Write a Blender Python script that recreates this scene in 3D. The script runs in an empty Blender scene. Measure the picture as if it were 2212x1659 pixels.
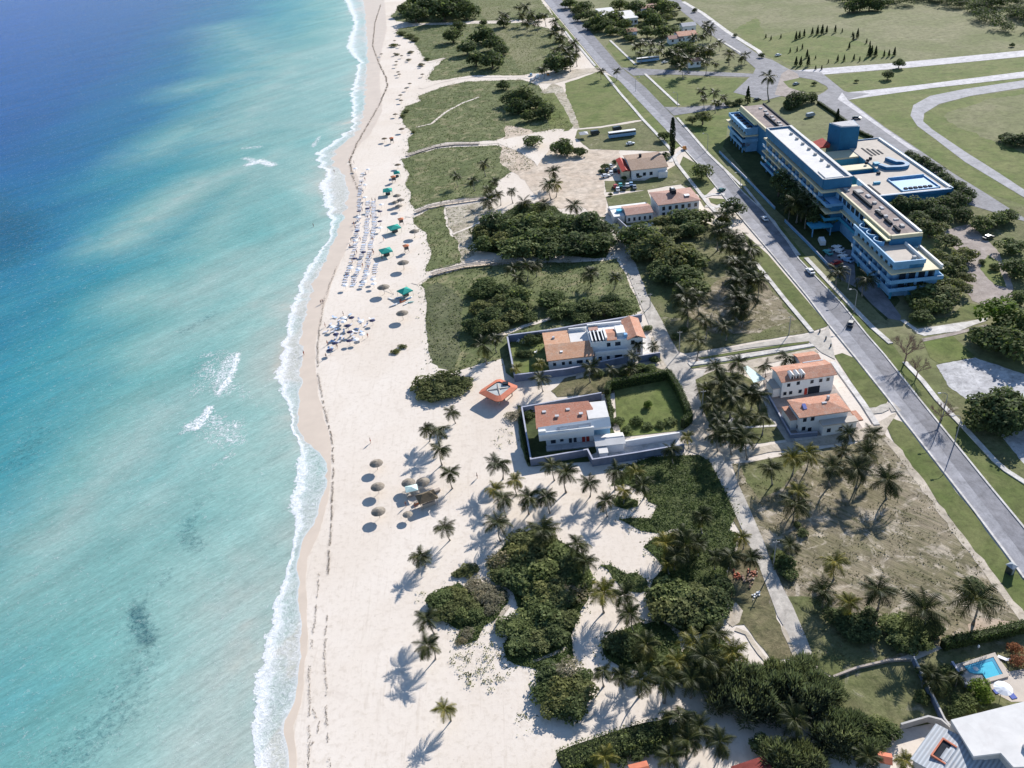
import bpy, bmesh, math, random
import numpy as np
from mathutils import Vector, Matrix, noise as mnoise
from mathutils.geometry import tessellate_polygon

rng = random.Random(7)
scene = bpy.context.scene
COL = scene.collection
PI = math.pi
sin, cos, rad = math.sin, math.cos, math.radians

# ------------------------------------------------------------------ survey
# The photograph was measured in sheets; a sheet reading is turned into a ground
# position (metres, camera foot at the origin, +Y along the avenue) once, here.
CAM_H, FPX, PITCH, ROLL = 130.0, 1760.0, rad(33.5), rad(-6.0)
CAM_F = Vector((0, cos(PITCH), -sin(PITCH)))
_R0 = Vector((1, 0, 0)); _D0 = Vector((0, -sin(PITCH), -cos(PITCH)))
CAM_R = cos(ROLL) * _R0 - sin(ROLL) * _D0
CAM_D = sin(ROLL) * _R0 + cos(ROLL) * _D0
SHEET = {k: (a * .57604, b * .57604) for k, (a, b) in dict(
    a=(1280, 0), b=(2080, 0), c=(2880, 0), d=(1120, 480), e=(2080, 400), f=(2680, 300), g=(2880, 800),
    h=(1440, 1120), i=(2160, 1080), j=(1280, 1600), k=(2080, 1600), l=(2880, 1500), m=(1280, 2160),
    n=(2080, 2160), o=(2880, 2160)).items()}

def px(sheet, x, y):
    if sheet == 'O':
        return x, y
    if sheet == 'q':                      # the parasol cluster sheet
        return 668.2 + x * .10417, 645.2 + y * .10417
    s = SHEET[sheet]
    return s[0] + x / 4, s[1] + y / 4

def ground(sheet, x, y, z=0.0):
    X, Y = px(sheet, x, y)
    d = CAM_F + (X - 1106) / FPX * CAM_R + (Y - 829.5) / FPX * CAM_D
    t = (z - CAM_H) / d.z
    return d.x * t, d.y * t

def mpp(sheet, x, y, z=0.0):              # metres per photo unit of the sheet at that spot
    gx, gy = ground(sheet, x, y, z)
    d = math.sqrt(gx * gx + gy * gy + (CAM_H - z) ** 2)
    k = 1.0 if sheet == 'O' else (.10417 if sheet == 'q' else .25)
    X, Y = px(sheet, x, y)
    off = math.hypot(X - 1106, Y - 829.5) / FPX
    return k * d / (FPX * math.sqrt(1 + off * off))

def pts(sheet, s, z=0.0):
    return [ground(sheet, *[float(v) for v in p.split(',')], z) for p in s.split()]

# ------------------------------------------------------------------ object helpers
def tag(o, label=None, cat=None, group=None, kind=None):
    if label: o['label'] = label
    if cat: o['category'] = cat
    if group: o['group'] = group
    if kind: o['kind'] = kind
    return o

def thing(name, label, cat, loc=(0, 0, 0), rz=0.0, group=None):
    o = bpy.data.objects.new(name, None); COL.objects.link(o)
    o.empty_display_size = .5
    o.location = loc; o.rotation_euler = (0, 0, rz)
    return tag(o, label, cat, group)

def meshobj(name, me, parent=None):
    o = bpy.data.objects.new(name, me); COL.objects.link(o)
    if parent is not None: o.parent = parent
    return o

class MB:
    def __init__(s): s.v = []; s.f = []
    def add(s, vs, fs):
        n = len(s.v); s.v += [tuple(p) for p in vs]; s.f += [tuple(i + n for i in q) for q in fs]; return s
    def box(s, x0, x1, y0, y1, z0, z1):
        return s.add([(x0,y0,z0),(x1,y0,z0),(x1,y1,z0),(x0,y1,z0),(x0,y0,z1),(x1,y0,z1),(x1,y1,z1),(x0,y1,z1)],
                     [(0,3,2,1),(4,5,6,7),(0,1,5,4),(1,2,6,5),(2,3,7,6),(3,0,4,7)])
    def prism(s, poly, z0, z1):
        n = len(poly); a = sum(poly[i][0]*poly[(i+1)%n][1]-poly[(i+1)%n][0]*poly[i][1] for i in range(n))
        if a < 0: poly = poly[::-1]
        vs = [(p[0],p[1],z0) for p in poly] + [(p[0],p[1],z1) for p in poly]
        fs = [tuple(range(n-1,-1,-1)), tuple(range(n,2*n))] + [(i,(i+1)%n,n+(i+1)%n,n+i) for i in range(n)]
        return s.add(vs, fs)
    def tube(s, p0, p1, r0, r1, n=8, cap=True):
        p0, p1 = Vector(p0), Vector(p1); d = (p1-p0)
        if d.length < 1e-6: return s
        d.normalize(); a = d.orthogonal().normalized(); b = d.cross(a)
        vs = [p0+r0*(cos(2*PI*i/n)*a+sin(2*PI*i/n)*b) for i in range(n)] + [p1+r1*(cos(2*PI*i/n)*a+sin(2*PI*i/n)*b) for i in range(n)]
        fs = [(i,(i+1)%n,n+(i+1)%n,n+i) for i in range(n)]
        if cap: fs += [tuple(range(n-1,-1,-1)), tuple(range(n,2*n))]
        return s.add(vs, fs)
    def path(s, ps, rs, n=7):
        for i in range(len(ps)-1): s.tube(ps[i], ps[i+1], rs[i], rs[i+1], n)
        return s
    def cone(s, c, r, z0, z1, n=12, r1=0.0):
        return s.tube((c[0],c[1],z0), (c[0],c[1],z1), r, max(r1,.01), n)
    def wall(s, ps, w, z0, z1, closed=False):
        n = len(ps); L = []; R = []
        for i in range(n):
            p = Vector(ps[i][:2])
            a = Vector(ps[i-1][:2]) if (i > 0 or closed) else None
            b = Vector(ps[(i+1)%n][:2]) if (i < n-1 or closed) else None
            ds = []
            if a is not None and (p-a).length > 1e-6: ds.append((p-a).normalized())
            if b is not None and (b-p).length > 1e-6: ds.append((b-p).normalized())
            d = sum(ds, Vector((0,0)))
            if d.length < 1e-6: d = ds[0]
            d.normalize(); nn = Vector((-d.y, d.x)); k = 1.0
            if len(ds) == 2: k = 1/max(.4, math.sqrt((1+ds[0].dot(ds[1]))/2))
            L.append(p+nn*w/2*k); R.append(p-nn*w/2*k)
        m = n if closed else n-1
        vs = [(p.x,p.y,z0) for p in L]+[(p.x,p.y,z0) for p in R]+[(p.x,p.y,z1) for p in L]+[(p.x,p.y,z1) for p in R]
        fs = []
        for i in range(m):
            j = (i+1)%n
            fs += [(2*n+i,3*n+i,3*n+j,2*n+j),(i,2*n+i,2*n+j,j),(n+i,n+j,3*n+j,3*n+i)]
        if not closed: fs += [(0,n,3*n,2*n),(n-1,3*n-1,4*n-1,2*n-1)]
        return s.add(vs, fs)
    def mesh(s, name, mat, smooth=False):
        me = bpy.data.meshes.new(name); me.from_pydata(s.v, [], s.f); me.materials.append(mat)
        me.validate(); me.update()
        if smooth: me.polygons.foreach_set('use_smooth', [True]*len(me.polygons))
        return me
    def build(s, name, mat, parent=None, smooth=False):
        return meshobj(name, s.mesh(name, mat, smooth), parent)

def npmesh(name, v, f, mat, tint=None):
    """v (n,3) float, f (m,k) int; optional per-face tint"""
    me = bpy.data.meshes.new(name)
    v = np.asarray(v, dtype=np.float32); f = np.asarray(f, dtype=np.int32); k = f.shape[1]
    me.vertices.add(len(v)); me.vertices.foreach_set('co', v.ravel())
    me.loops.add(f.size); me.loops.foreach_set('vertex_index', f.ravel())
    me.polygons.add(len(f)); me.polygons.foreach_set('loop_start', np.arange(0, f.size, k, dtype=np.int32))
    if tint is not None:
        at = me.attributes.new('tint', 'FLOAT', 'FACE'); at.data.foreach_set('value', np.asarray(tint, dtype=np.float32))
    me.materials.append(mat); me.update(); me.validate()
    return me

# ------------------------------------------------------------------ materials
def newmat(name):
    m = bpy.data.materials.new(name); m.use_nodes = True
    nt = m.node_tree; nt.nodes.clear()
    o = nt.nodes.new('ShaderNodeOutputMaterial'); p = nt.nodes.new('ShaderNodeBsdfPrincipled')
    nt.links.new(p.outputs[0], o.inputs[0])
    return m, nt, p

def N(nt, typ, **kw):
    n = nt.nodes.new('ShaderNode' + typ)
    for k, v in kw.items():
        if k.startswith('i_'):
            key = k[2:]
            n.inputs[int(key) if key.isdigit() else key.replace('_', ' ')].default_value = v
        else: setattr(n, k, v)
    return n

def ramp(nt, fac, stops, interp='LINEAR'):
    r = nt.nodes.new('ShaderNodeValToRGB'); cr = r.color_ramp; cr.interpolation = interp
    while len(cr.elements) < len(stops): cr.elements.new(.5)
    for e, (p, c) in zip(cr.elements, stops):
        e.position = p; e.color = (*c, 1) if not isinstance(c, (int, float)) else (c, c, c, 1)
    nt.links.new(fac, r.inputs[0]); return r.outputs[0]

def mix(nt, fac, a, b, blend='MIX'):
    m = nt.nodes.new('ShaderNodeMix'); m.data_type = 'RGBA'; m.blend_type = blend
    for sock, val in ((0, fac), (6, a), (7, b)):
        if isinstance(val, (int, float)): m.inputs[sock].default_value = val
        elif isinstance(val, tuple): m.inputs[sock].default_value = (*val, 1)
        else: nt.links.new(val, m.inputs[sock])
    return m.outputs[2]

def wpos(nt, scale=(1, 1, 1), rot=0.0):
    """world position turned by -rot, then scaled: a small x scale stretches a texture along the angle rot"""
    g = nt.nodes.new('ShaderNodeNewGeometry'); out = g.outputs['Position']
    if rot:
        m0 = nt.nodes.new('ShaderNodeMapping'); m0.inputs['Rotation'].default_value = (0, 0, -rot)
        nt.links.new(out, m0.inputs['Vector']); out = m0.outputs[0]
    mp = nt.nodes.new('ShaderNodeMapping'); mp.inputs['Scale'].default_value = scale
    nt.links.new(out, mp.inputs['Vector']); return mp.outputs[0]

def nz(nt, vec, scale, detail=4, rough=.6, dist=0.0):
    n = N(nt, 'TexNoise', i_Scale=scale, i_Detail=detail, i_Roughness=rough, i_Distortion=dist)
    nt.links.new(vec, n.inputs['Vector']); return n.outputs['Fac']

def bump(nt, p, h, strength=.3, dist=.1):
    b = N(nt, 'Bump', i_Strength=strength, i_Distance=dist)
    nt.links.new(h, b.inputs['Height']); nt.links.new(b.outputs[0], p.inputs['Normal'])

def M_ground(name, c1, c2, c3, big=.05, fine=1.2, spread=.12, amt=.5, aniso=None, bmp=.5, bdist=.15, patch=None, rough=.95):
    """c1<->c2 in broad patches, c3 in fine speckle"""
    m, nt, p = newmat(name)
    v = wpos(nt)
    b = ramp(nt, nz(nt, v, big, 5, .62, .4), [(.5-spread, c1), (.5+spread, c2)])
    vf = wpos(nt, aniso[0], aniso[1]) if aniso else v
    f1 = nz(nt, vf, fine, 5, .7, .3)
    col = mix(nt, ramp(nt, f1, [(.48, 0.0), (.66, amt)]), b, c3)
    if patch:
        col = mix(nt, ramp(nt, nz(nt, v, patch[1], 6, .7, .8), [(patch[2], 0.0), (patch[2]+.09, patch[3])]), col, patch[0])
    col = mix(nt, .75, col, ramp(nt, nz(nt, v, .28, 5, .75, .6), [(.33, .62), (.5, 1.0), (.67, 1.32)]), 'MULTIPLY')
    g = nz(nt, v, 4.5, 3, .7)
    col = mix(nt, .35, col, ramp(nt, g, [(.3, .55), (.7, 1.25)]), 'MULTIPLY')
    nt.links.new(col, p.inputs['Base Color']); p.inputs['Roughness'].default_value = rough
    p.inputs['Specular IOR Level'].default_value = .15
    if bmp: bump(nt, p, f1, bmp, bdist)
    return m

def M_plain(name, c, rough=.6, spec=.3, var=.12, scale=.6, metal=0.0, stain=None):
    m, nt, p = newmat(name)
    v = wpos(nt)
    n1 = nz(nt, v, scale, 5, .65, .3)
    col = mix(nt, ramp(nt, n1, [(.3, 0.0), (.7, 1.0)]), tuple(x*(1-var) for x in c), tuple(min(1, x*(1+var)) for x in c))
    if stain: col = mix(nt, ramp(nt, nz(nt, v, stain[1], 6, .75, .6), [(.52, 0.0), (.72, stain[2])]), col, stain[0])
    nt.links.new(col, p.inputs['Base Color']); p.inputs['Roughness'].default_value = rough
    p.inputs['Specular IOR Level'].default_value = spec; p.inputs['Metallic'].default_value = metal
    return m

def M_leaf(name, dark, mid, lite, rough=.7, varobj=.35, spec=.08, trans=.42):
    m, nt, p = newmat(name)
    a = N(nt, 'Attribute', attribute_name='tint'); oi = nt.nodes.new('ShaderNodeObjectInfo')
    col = ramp(nt, a.outputs['Fac'], [(0.0, dark), (.5, mid), (1.0, lite)])
    col = mix(nt, varobj, col, ramp(nt, oi.outputs['Random'], [(0.0, (.55, .62, .5)), (.5, (1.0, 1.0, 1.0)), (1.0, (1.5, 1.3, .9))]), 'MULTIPLY')
    nt.links.new(col, p.inputs['Base Color']); p.inputs['Roughness'].default_value = rough
    p.inputs['Specular IOR Level'].default_value = spec
    tr = nt.nodes.new('ShaderNodeBsdfTranslucent'); ms = nt.nodes.new('ShaderNodeMixShader'); ms.inputs[0].default_value = trans
    nt.links.new(mix(nt, .6, col, (.9, 1.0, .35), 'MULTIPLY'), tr.inputs['Color'])
    nt.links.new(p.outputs[0], ms.inputs[1]); nt.links.new(tr.outputs[0], ms.inputs[2])
    nt.links.new(ms.outputs[0], nt.nodes['Material Output'].inputs[0])
    return m

def M_tiles(name, c1, c2, c3, rot=0.0, scale=.55):
    m, nt, p = newmat(name)
    v = wpos(nt)
    n1 = nz(nt, v, .5, 6, .75, .5); n2 = nz(nt, v, 3.0, 4, .8)
    col = ramp(nt, n1, [(.3, c1), (.5, c2), (.72, c3)])
    col = mix(nt, ramp(nt, n2, [(.42, 0.0), (.68, .7)]), col, tuple(x*.45 for x in c2))
    col = mix(nt, ramp(nt, nz(nt, v, 1.1, 5, .8, .8), [(.55, 0.0), (.66, .6)]), col, (.36, .30, .26))
    col = mix(nt, ramp(nt, nz(nt, wpos(nt, (1, 1, 2)), 1.7, 4, .8, .5), [(.60, 0.0), (.70, .6)]), col, (.66, .54, .46))
    w = N(nt, 'TexWave', wave_type='BANDS', bands_direction='X', i_Scale=scale*2.2, i_Distortion=.4)
    nt.links.new(wpos(nt, (1, 1, 1), rot), w.inputs['Vector'])
    col = mix(nt, .3, col, ramp(nt, w.outputs['Fac'], [(0.0, .5), (1.0, 1.15)]), 'MULTIPLY')
    nt.links.new(col, p.inputs['Base Color']); p.inputs['Roughness'].default_value = .85
    bump(nt, p, w.outputs['Fac'], .5, .08)
    return m

def M_sand():
    m, nt, p = newmat('sand')
    v = wpos(nt)
    b = ramp(nt, nz(nt, v, .03, 5, .6, .5), [(.35, (.67, .585, .50)), (.65, (.73, .655, .58))])
    n1 = nz(nt, v, .8, 6, .75, .3); n2 = nz(nt, v, .18, 4, .6, .8)
    col = mix(nt, ramp(nt, n1, [(.50, 0.0), (.72, .55)]), b, (.47, .395, .315))
    col = mix(nt, ramp(nt, n2, [(.58, 0.0), (.72, .3)]), col, (.52, .44, .37))
    tr = nz(nt, wpos(nt, (1, .06, 1)), 1.1, 4, .75, .6)      # wheel and foot tracks along the shore
    col = mix(nt, ramp(nt, tr, [(.56, 0.0), (.66, .28)]), col, (.50, .42, .34))
    # wrack and trodden specks
    col = mix(nt, ramp(nt, nz(nt, v, 1.7, 2, .5), [(.70, 0.0), (.75, .5)]), col, (.25, .20, .16))
    nt.links.new(col, p.inputs['Base Color']); p.inputs['Roughness'].default_value = 1.0
    p.inputs['Specular IOR Level'].default_value = .05
    bump(nt, p, n1, .35, .12)
    return m

MAT = {}
def mats():
    G = M_ground
    MAT['sand'] = M_sand()
    MAT['wet_sand'] = M_plain('wet_sand', (.60, .50, .41), .5, .3, .06, .15)
    MAT['scrub'] = G('dune_scrub', (.115,.14,.055), (.17,.185,.085), (.075,.09,.04), .045, .45, .12, .75, ((.3,1,1),rad(35)), .7, .35, ((.33,.28,.17), .14, .53, .55))
    MAT['scrub_dark'] = G('dark_scrub', (.10,.115,.055), (.15,.155,.085), (.065,.075,.04), .06, .7, .1, .8, None, .8, .4, ((.36,.31,.24), .15, .62, .5))
    MAT['sandy_scrub'] = G('sandy_scrub', (.40,.34,.26), (.52,.46,.38), (.12,.13,.06), .08, .6, .12, .95, None, .7, .3)
    MAT['field'] = G('dry_field', (.155,.17,.07), (.225,.215,.12), (.115,.125,.055), .022, .35, .1, .55, None, .4, .2, ((.42,.38,.29), .035, .66, .55))
    MAT['lawn'] = G('lawn', (.12,.155,.042), (.175,.185,.07), (.085,.11,.035), .06, .7, .12, .5, None, .4, .12, ((.30,.26,.17), .09, .64, .4))
    MAT['verge'] = G('verge_grass', (.105,.135,.04), (.155,.165,.065), (.075,.09,.033), .08, .8, .12, .5, None, .5, .12)
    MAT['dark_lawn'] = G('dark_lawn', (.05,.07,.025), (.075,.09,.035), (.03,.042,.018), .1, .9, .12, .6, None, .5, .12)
    MAT['dry'] = G('dry_plot', (.27,.225,.16), (.20,.175,.105), (.105,.105,.05), .05, .7, .1, .9, ((.16,1,1), rad(-48)), .8, .3, ((.47,.405,.325), .22, .52, .8))
    MAT['dry_green'] = G('rough_grass', (.125,.14,.055), (.19,.18,.095), (.08,.095,.035), .06, .8, .12, .8, None, .7, .25, ((.42,.37,.29), .14, .6, .6))
    MAT['vine'] = G('creeper_ground', (.06,.085,.025), (.11,.125,.05), (.03,.045,.015), .12, .9, .12, .9, None, .9, .4)
    MAT['brown_scrub'] = G('brown_scrub', (.20,.165,.10), (.15,.145,.07), (.08,.08,.04), .1, .8, .12, .9, None, .8, .3, ((.42,.35,.28), .15, .62, .6))
    MAT['dirt'] = G('sand_track', (.46,.40,.32), (.54,.47,.39), (.33,.28,.20), .1, .8, .12, .5, None, .3, .08)
    MAT['parking_sand'] = G('parking_sand', (.52,.42,.33), (.60,.51,.42), (.40,.32,.24), .08, .8, .14, .5, ((1,.3,1),rad(60)), .3, .1, ((.36,.32,.2), .2, .66, .6))
    MAT['pink_dirt'] = G('bare_earth', (.48,.37,.29), (.42,.35,.27), (.28,.22,.15), .15, .9, .12, .6, None, .4, .1)
    MAT['asphalt'] = G('asphalt', (.20,.20,.22), (.245,.24,.26), (.145,.145,.16), .09, 1.5, .15, .4, ((1,.12,1),0.0), .12, .02, ((.21,.21,.23), .25, .6, .45), .8)
    MAT['asphalt_lite'] = G('worn_asphalt', (.285,.285,.31), (.33,.325,.35), (.21,.21,.23), .12, 1.2, .15, .4, ((1,.12,1),0.0), .12, .02, None, .8)
    MAT['concrete_road'] = G('concrete_road', (.45,.41,.365), (.51,.47,.42), (.34,.305,.265), .12, 1.0, .15, .35, None, .15, .02, ((.42,.39,.35), .3, .6, .4), .85)
    MAT['pale_road'] = G('pale_road', (.50,.48,.50), (.56,.54,.55), (.40,.385,.39), .06, .9, .15, .4, None, .1, .02, None, .85)
    MAT['paving'] = G('pavement', (.56,.53,.50), (.66,.63,.60), (.42,.39,.35), .3, 1.1, .15, .4, None, .1, .02, ((.30,.28,.22), .4, .62, .5), .85)
    MAT['brown_paving'] = G('brown_paving', (.33,.28,.25), (.39,.34,.31), (.24,.20,.18), .2, 1.0, .15, .4, None, .1, .02)
    MAT['rubble'] = G('rubble_pad', (.46,.45,.46), (.56,.55,.55), (.30,.29,.29), .2, .8, .12, .8, None, .4, .1)
    P = M_plain
    MAT['white'] = P('white_render', (.78,.77,.76), .7, .2, .05, .5, 0, ((.45,.42,.38), .5, .35))
    MAT['white_roof'] = P('white_roof_coat', (.66,.64,.62), .8, .1, .08, .4, 0, ((.5,.46,.44), .35, .4))
    MAT['stucco'] = P('grey_render', (.50,.48,.46), .85, .1, .12, .5, 0, ((.25,.23,.20), .6, .6))
    MAT['wall_blue_shaded'] = P('shaded_blue_grey_wall', (.17,.20,.28), .85, .1, .15, .5, 0, ((.12,.13,.16), .7, .6))  # wall blue-grey with the shade of the faces put in; coping kept lighter
    MAT['wall_cap'] = P('wall_coping', (.40,.41,.49), .85, .1, .12, .5, 0, ((.25,.25,.28), .7, .5))
    MAT['wall_grey'] = P('weathered_wall', (.52,.51,.52), .85, .1, .12, .5, 0, ((.22,.21,.20), .7, .6))
    MAT['blue_wall'] = P('blue_paint', (.035,.155,.30), .6, .2, .15, .3, 0, ((.02,.08,.16), .5, .5))
    MAT['tower_blue'] = P('tower_blue_paint', (.02,.13,.25), .6, .2, .15, .3, 0, ((.015,.07,.14), .5, .5))
    MAT['lite_blue'] = P('light_blue_paint', (.19,.385,.60), .6, .2, .15, .25, 0, ((.07,.18,.33), .6, .6))
    MAT['teal_blue'] = P('teal_blue_paint', (.05,.27,.42), .6, .2, .15, .3)
    MAT['cream'] = P('cream_paint', (.62,.55,.38), .7, .2, .1, .4, 0, ((.42,.36,.25), .8, .5))
    MAT['yellow'] = P('pale_yellow_paint', (.86,.76,.42), .65, .2, .06, .4)
    MAT['gravel_roof'] = G('gravel_roof', (.30,.245,.225), (.36,.30,.275), (.21,.17,.16), .25, 1.0, .14, .5, None, .2, .03, ((.48,.44,.42), .3, .6, .5))
    MAT['terrace'] = P('terrace_screed', (.53,.47,.41), .85, .1, .12, .3, 0, ((.42,.37,.32), .3, .45))
    MAT['glass'] = P('dark_glass', (.018,.026,.04), .12, .6, .3, .5)
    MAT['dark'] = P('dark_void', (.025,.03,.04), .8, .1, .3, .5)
    MAT['pool'] = P('pool_water', (.10,.50,.66), .08, .6, .1, .8)
    MAT['pool_deep'] = P('pool_tile', (.02,.24,.40), .2, .5, .1, .8)
    MAT['red'] = P('red_roof_paint', (.42,.05,.035), .7, .2, .2, .6, 0, ((.2,.04,.03), .7, .6))
    MAT['red_in_shade'] = P('shaded_red_roof', (.17,.04,.035), .8, .1, .25, .8)  # roof red with the shade of the trees darkened into it
    MAT['orange'] = P('orange_roof_paint', (.52,.17,.10), .75, .2, .15, .7, 0, ((.42,.15,.10), .8, .5))
    MAT['hut_grey'] = P('bleached_screed', (.44,.46,.45), .85, .15, .15, .6, 0, ((.28,.29,.28), .7, .6))
    MAT['tiles_a'] = M_tiles('clay_tiles_ochre', (.52,.24,.12), (.60,.32,.19), (.64,.44,.31))
    MAT['tiles_b'] = M_tiles('clay_tiles_red', (.42,.155,.09), (.50,.20,.125), (.42,.27,.22))
    MAT['tiles_c'] = M_tiles('clay_tiles_pink', (.50,.20,.115), (.58,.27,.17), (.66,.42,.31))
    MAT['tiles_d'] = M_tiles('clay_tiles_brown', (.28,.18,.12), (.34,.22,.15), (.42,.30,.24))
    MAT['tiles_e'] = M_tiles('clay_tiles_faded', (.42,.22,.17), (.48,.26,.20), (.56,.40,.34))
    m, nt, p = newmat('corrugated_sheet')
    w = N(nt, 'TexWave', wave_type='BANDS', bands_direction='Y', i_Scale=.55, i_Distortion=.2)
    nt.links.new(wpos(nt, (1,1,1), rad(39)), w.inputs['Vector'])
    col = ramp(nt, w.outputs['Fac'], [(0.0, (.26,.28,.31)), (1.0, (.42,.45,.49))])
    col = mix(nt, ramp(nt, nz(nt, wpos(nt), .6, 5, .7), [(.5, 0.0), (.75, .5)]), col, (.24,.22,.21))
    nt.links.new(col, p.inputs['Base Color']); p.inputs['Roughness'].default_value = .55; bump(nt, p, w.outputs['Fac'], .6, .1)
    MAT['corrugated'] = m
    MAT['wood'] = P('weathered_boards', (.42,.36,.31), .85, .1, .2, 1.5)
    MAT['thatch'] = G('thatch', (.24,.205,.165), (.34,.30,.25), (.13,.11,.09), .4, 4.0, .15, .7, None, .8, .1)
    MAT['thatch_dark'] = G('brown_thatch', (.15,.115,.075), (.20,.16,.11), (.08,.06,.04), .4, 4.0, .15, .7, None, .8, .1)
    MAT['bark'] = P('palm_bark', (.27,.24,.205), .9, .1, .25, 2.5)
    MAT['bark_dark'] = P('tree_bark', (.13,.10,.08), .9, .1, .25, 2.5)
    MAT['twig'] = P('bare_twigs', (.26,.17,.14), .9, .1, .25, 1.5)
    MAT['pole'] = P('concrete_pole', (.33,.32,.31), .8, .2, .15, 1.0)
    MAT['green_cloth'] = P('green_canvas', (.02,.30,.25), .8, .2, .12, 1.0)
    MAT['pale_teal'] = P('pale_teal_sheet', (.60,.76,.70), .6, .3, .1, 1.0)
    MAT['orange_cloth'] = P('orange_canvas', (.58,.20,.10), .8, .2, .15, 1.0)
    MAT['white_cloth'] = P('white_canvas', (.78,.80,.84), .8, .2, .05, 1.0)
    MAT['blue_cloth'] = P('pale_blue_canvas', (.46,.60,.82), .8, .2, .08, 1.0)
    MAT['dark_cloth'] = P('dark_blue_canvas', (.03,.035,.09), .8, .2, .15, 1.0)
    MAT['navy_cloth'] = P('blue_tarp', (.02,.06,.32), .6, .3, .15, 1.0)
    MAT['plastic'] = P('white_plastic', (.62,.64,.72), .45, .4, .05, 1.0)
    MAT['skin'] = P('skin', (.36,.20,.13), .6, .3, .1, 2.0)
    MAT['swim_red'] = P('red_swimwear', (.5,.05,.05), .7, .2, .1, 2.0)
    MAT['swim_navy'] = P('navy_swimwear', (.03,.05,.16), .7, .2, .1, 2.0)
    MAT['hair'] = P('dark_hair', (.03,.02,.015), .6, .3, .1, 2.0)
    MAT['tyre'] = P('tyre_rubber', (.03,.03,.03), .8, .2, .1, 3.0)
    for k, c in dict(car_white=(.75,.76,.78), car_grey=(.28,.31,.35), car_teal=(.10,.42,.42), car_dark=(.03,.04,.05), car_red=(.45,.04,.03), car_blue=(.25,.42,.62), car_orange=(.7,.25,.04), car_green=(.03,.14,.12)).items():
        MAT[k] = P(k.replace('car_', '') + '_car_paint', c, .3, .5, .06, .8)
    L = M_leaf
    MAT['palm'] = L('palm_fronds', (.016,.025,.008), (.038,.05,.015), (.14,.135,.04), .5, .4, .2)
    MAT['palm_yellow'] = L('yellowing_palm_fronds', (.04,.05,.012), (.14,.14,.03), (.42,.33,.06), .5, .3, .2)
    MAT['leaf'] = L('broad_leaves', (0.048,0.066,0.024), (0.124,0.158,0.061), (0.299,0.342,0.152))  # leaf, olive and dark: lightest stop raised to paint in crown highlights
    MAT['leaf_olive'] = L('olive_leaves', (0.066,0.076,0.032), (0.152,0.170,0.070), (0.338,0.342,0.158))
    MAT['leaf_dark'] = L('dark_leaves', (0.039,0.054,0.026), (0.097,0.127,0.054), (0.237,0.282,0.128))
    MAT['leaf_lime'] = L('fresh_leaves', (.05,.09,.015), (.11,.17,.03), (.22,.28,.05))
    MAT['leaf_grey'] = L('greyish_scrub_leaves', (.16,.145,.10), (.27,.245,.17), (.40,.36,.27))
    MAT['needle'] = L('casuarina_needles', (.06,.078,.052), (.135,.16,.105), (.25,.265,.19))
    MAT['needle_dark'] = L('conifer_needles', (.015,.026,.016), (.03,.045,.024), (.055,.075,.035))
    MAT['tuft'] = L('grass_tufts', (.08,.105,.035), (.14,.17,.065), (.22,.225,.11), .8, 0.0, .1)
    MAT['tuft_dry'] = L('dry_grass_tufts', (.10,.10,.045), (.19,.175,.095), (.32,.28,.19), .8, 0.0, .1)
    MAT['vine_leaf'] = L('creeper_leaves', (.04,.066,.018), (.09,.13,.036), (.17,.21,.075), .6, 0.0, .2)
    MAT['reddish'] = L('reddish_leaves', (.12,.05,.03), (.26,.11,.06), (.36,.2,.1))
mats()

# ------------------------------------------------------------------ ground sheets
def densify(ps, step, jit, seed, closed=True):
    out = []; n = len(ps); m = n if closed else n-1
    for i in range(m):
        a = Vector(ps[i]); b = Vector(ps[(i+1)%n]); L = (b-a).length
        k = max(1, min(80, int(L/step)))
        nn = Vector((-(b-a).y, (b-a).x)); nn = nn/max(nn.length, 1e-6)
        for j in range(k):
            p = a+(b-a)*(j/k)
            if jit:
                d = mnoise.noise(Vector((p.x*.13+seed*7.3, p.y*.13, seed)))*1.0+mnoise.noise(Vector((p.x*.6, p.y*.6+seed*3.1, seed+9)))*.55
                p = p+nn*d*jit
            out.append((p.x, p.y))
    if not closed: out.append(tuple(ps[-1]))
    return out

SHEETS = {}
def sheet(name, ps, mat, z, jit=0.0, step=1.2, kind='structure', h=0.0):
    if jit: ps = densify(ps, step, jit, len(SHEETS)+1)
    if not h: z = z*3+len(SHEETS)*.0003          # sheets lie clear of each other
    else: h = .28; z = .28+len(SHEETS)*.0003
    tri = tessellate_polygon([[Vector((p[0], p[1], 0)) for p in ps]])
    me = bpy.data.meshes.new(name)
    vs = [(p[0], p[1], z) for p in ps]; fs = []
    for t in tri:
        a, b, c = (Vector(vs[i]) for i in t)
        fs.append(tuple(t) if (b-a).cross(c-a).z > 0 else tuple(t[::-1]))
    if h:
        n = len(ps); vs += [(p[0], p[1], 0) for p in ps]
        ar = sum(ps[i][0]*ps[(i+1)%n][1]-ps[(i+1)%n][0]*ps[i][1] for i in range(n))
        for i in range(n):
            j = (i+1)%n
            fs.append((n+i, n+j, j, i) if ar > 0 else (i, j, n+j, n+i))
    me.from_pydata(vs, [], fs); me.materials.append(MAT[mat]); me.update()
    o = meshobj(name, me); o['kind'] = kind
    SHEETS[len(SHEETS)] = o
    return ps

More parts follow.
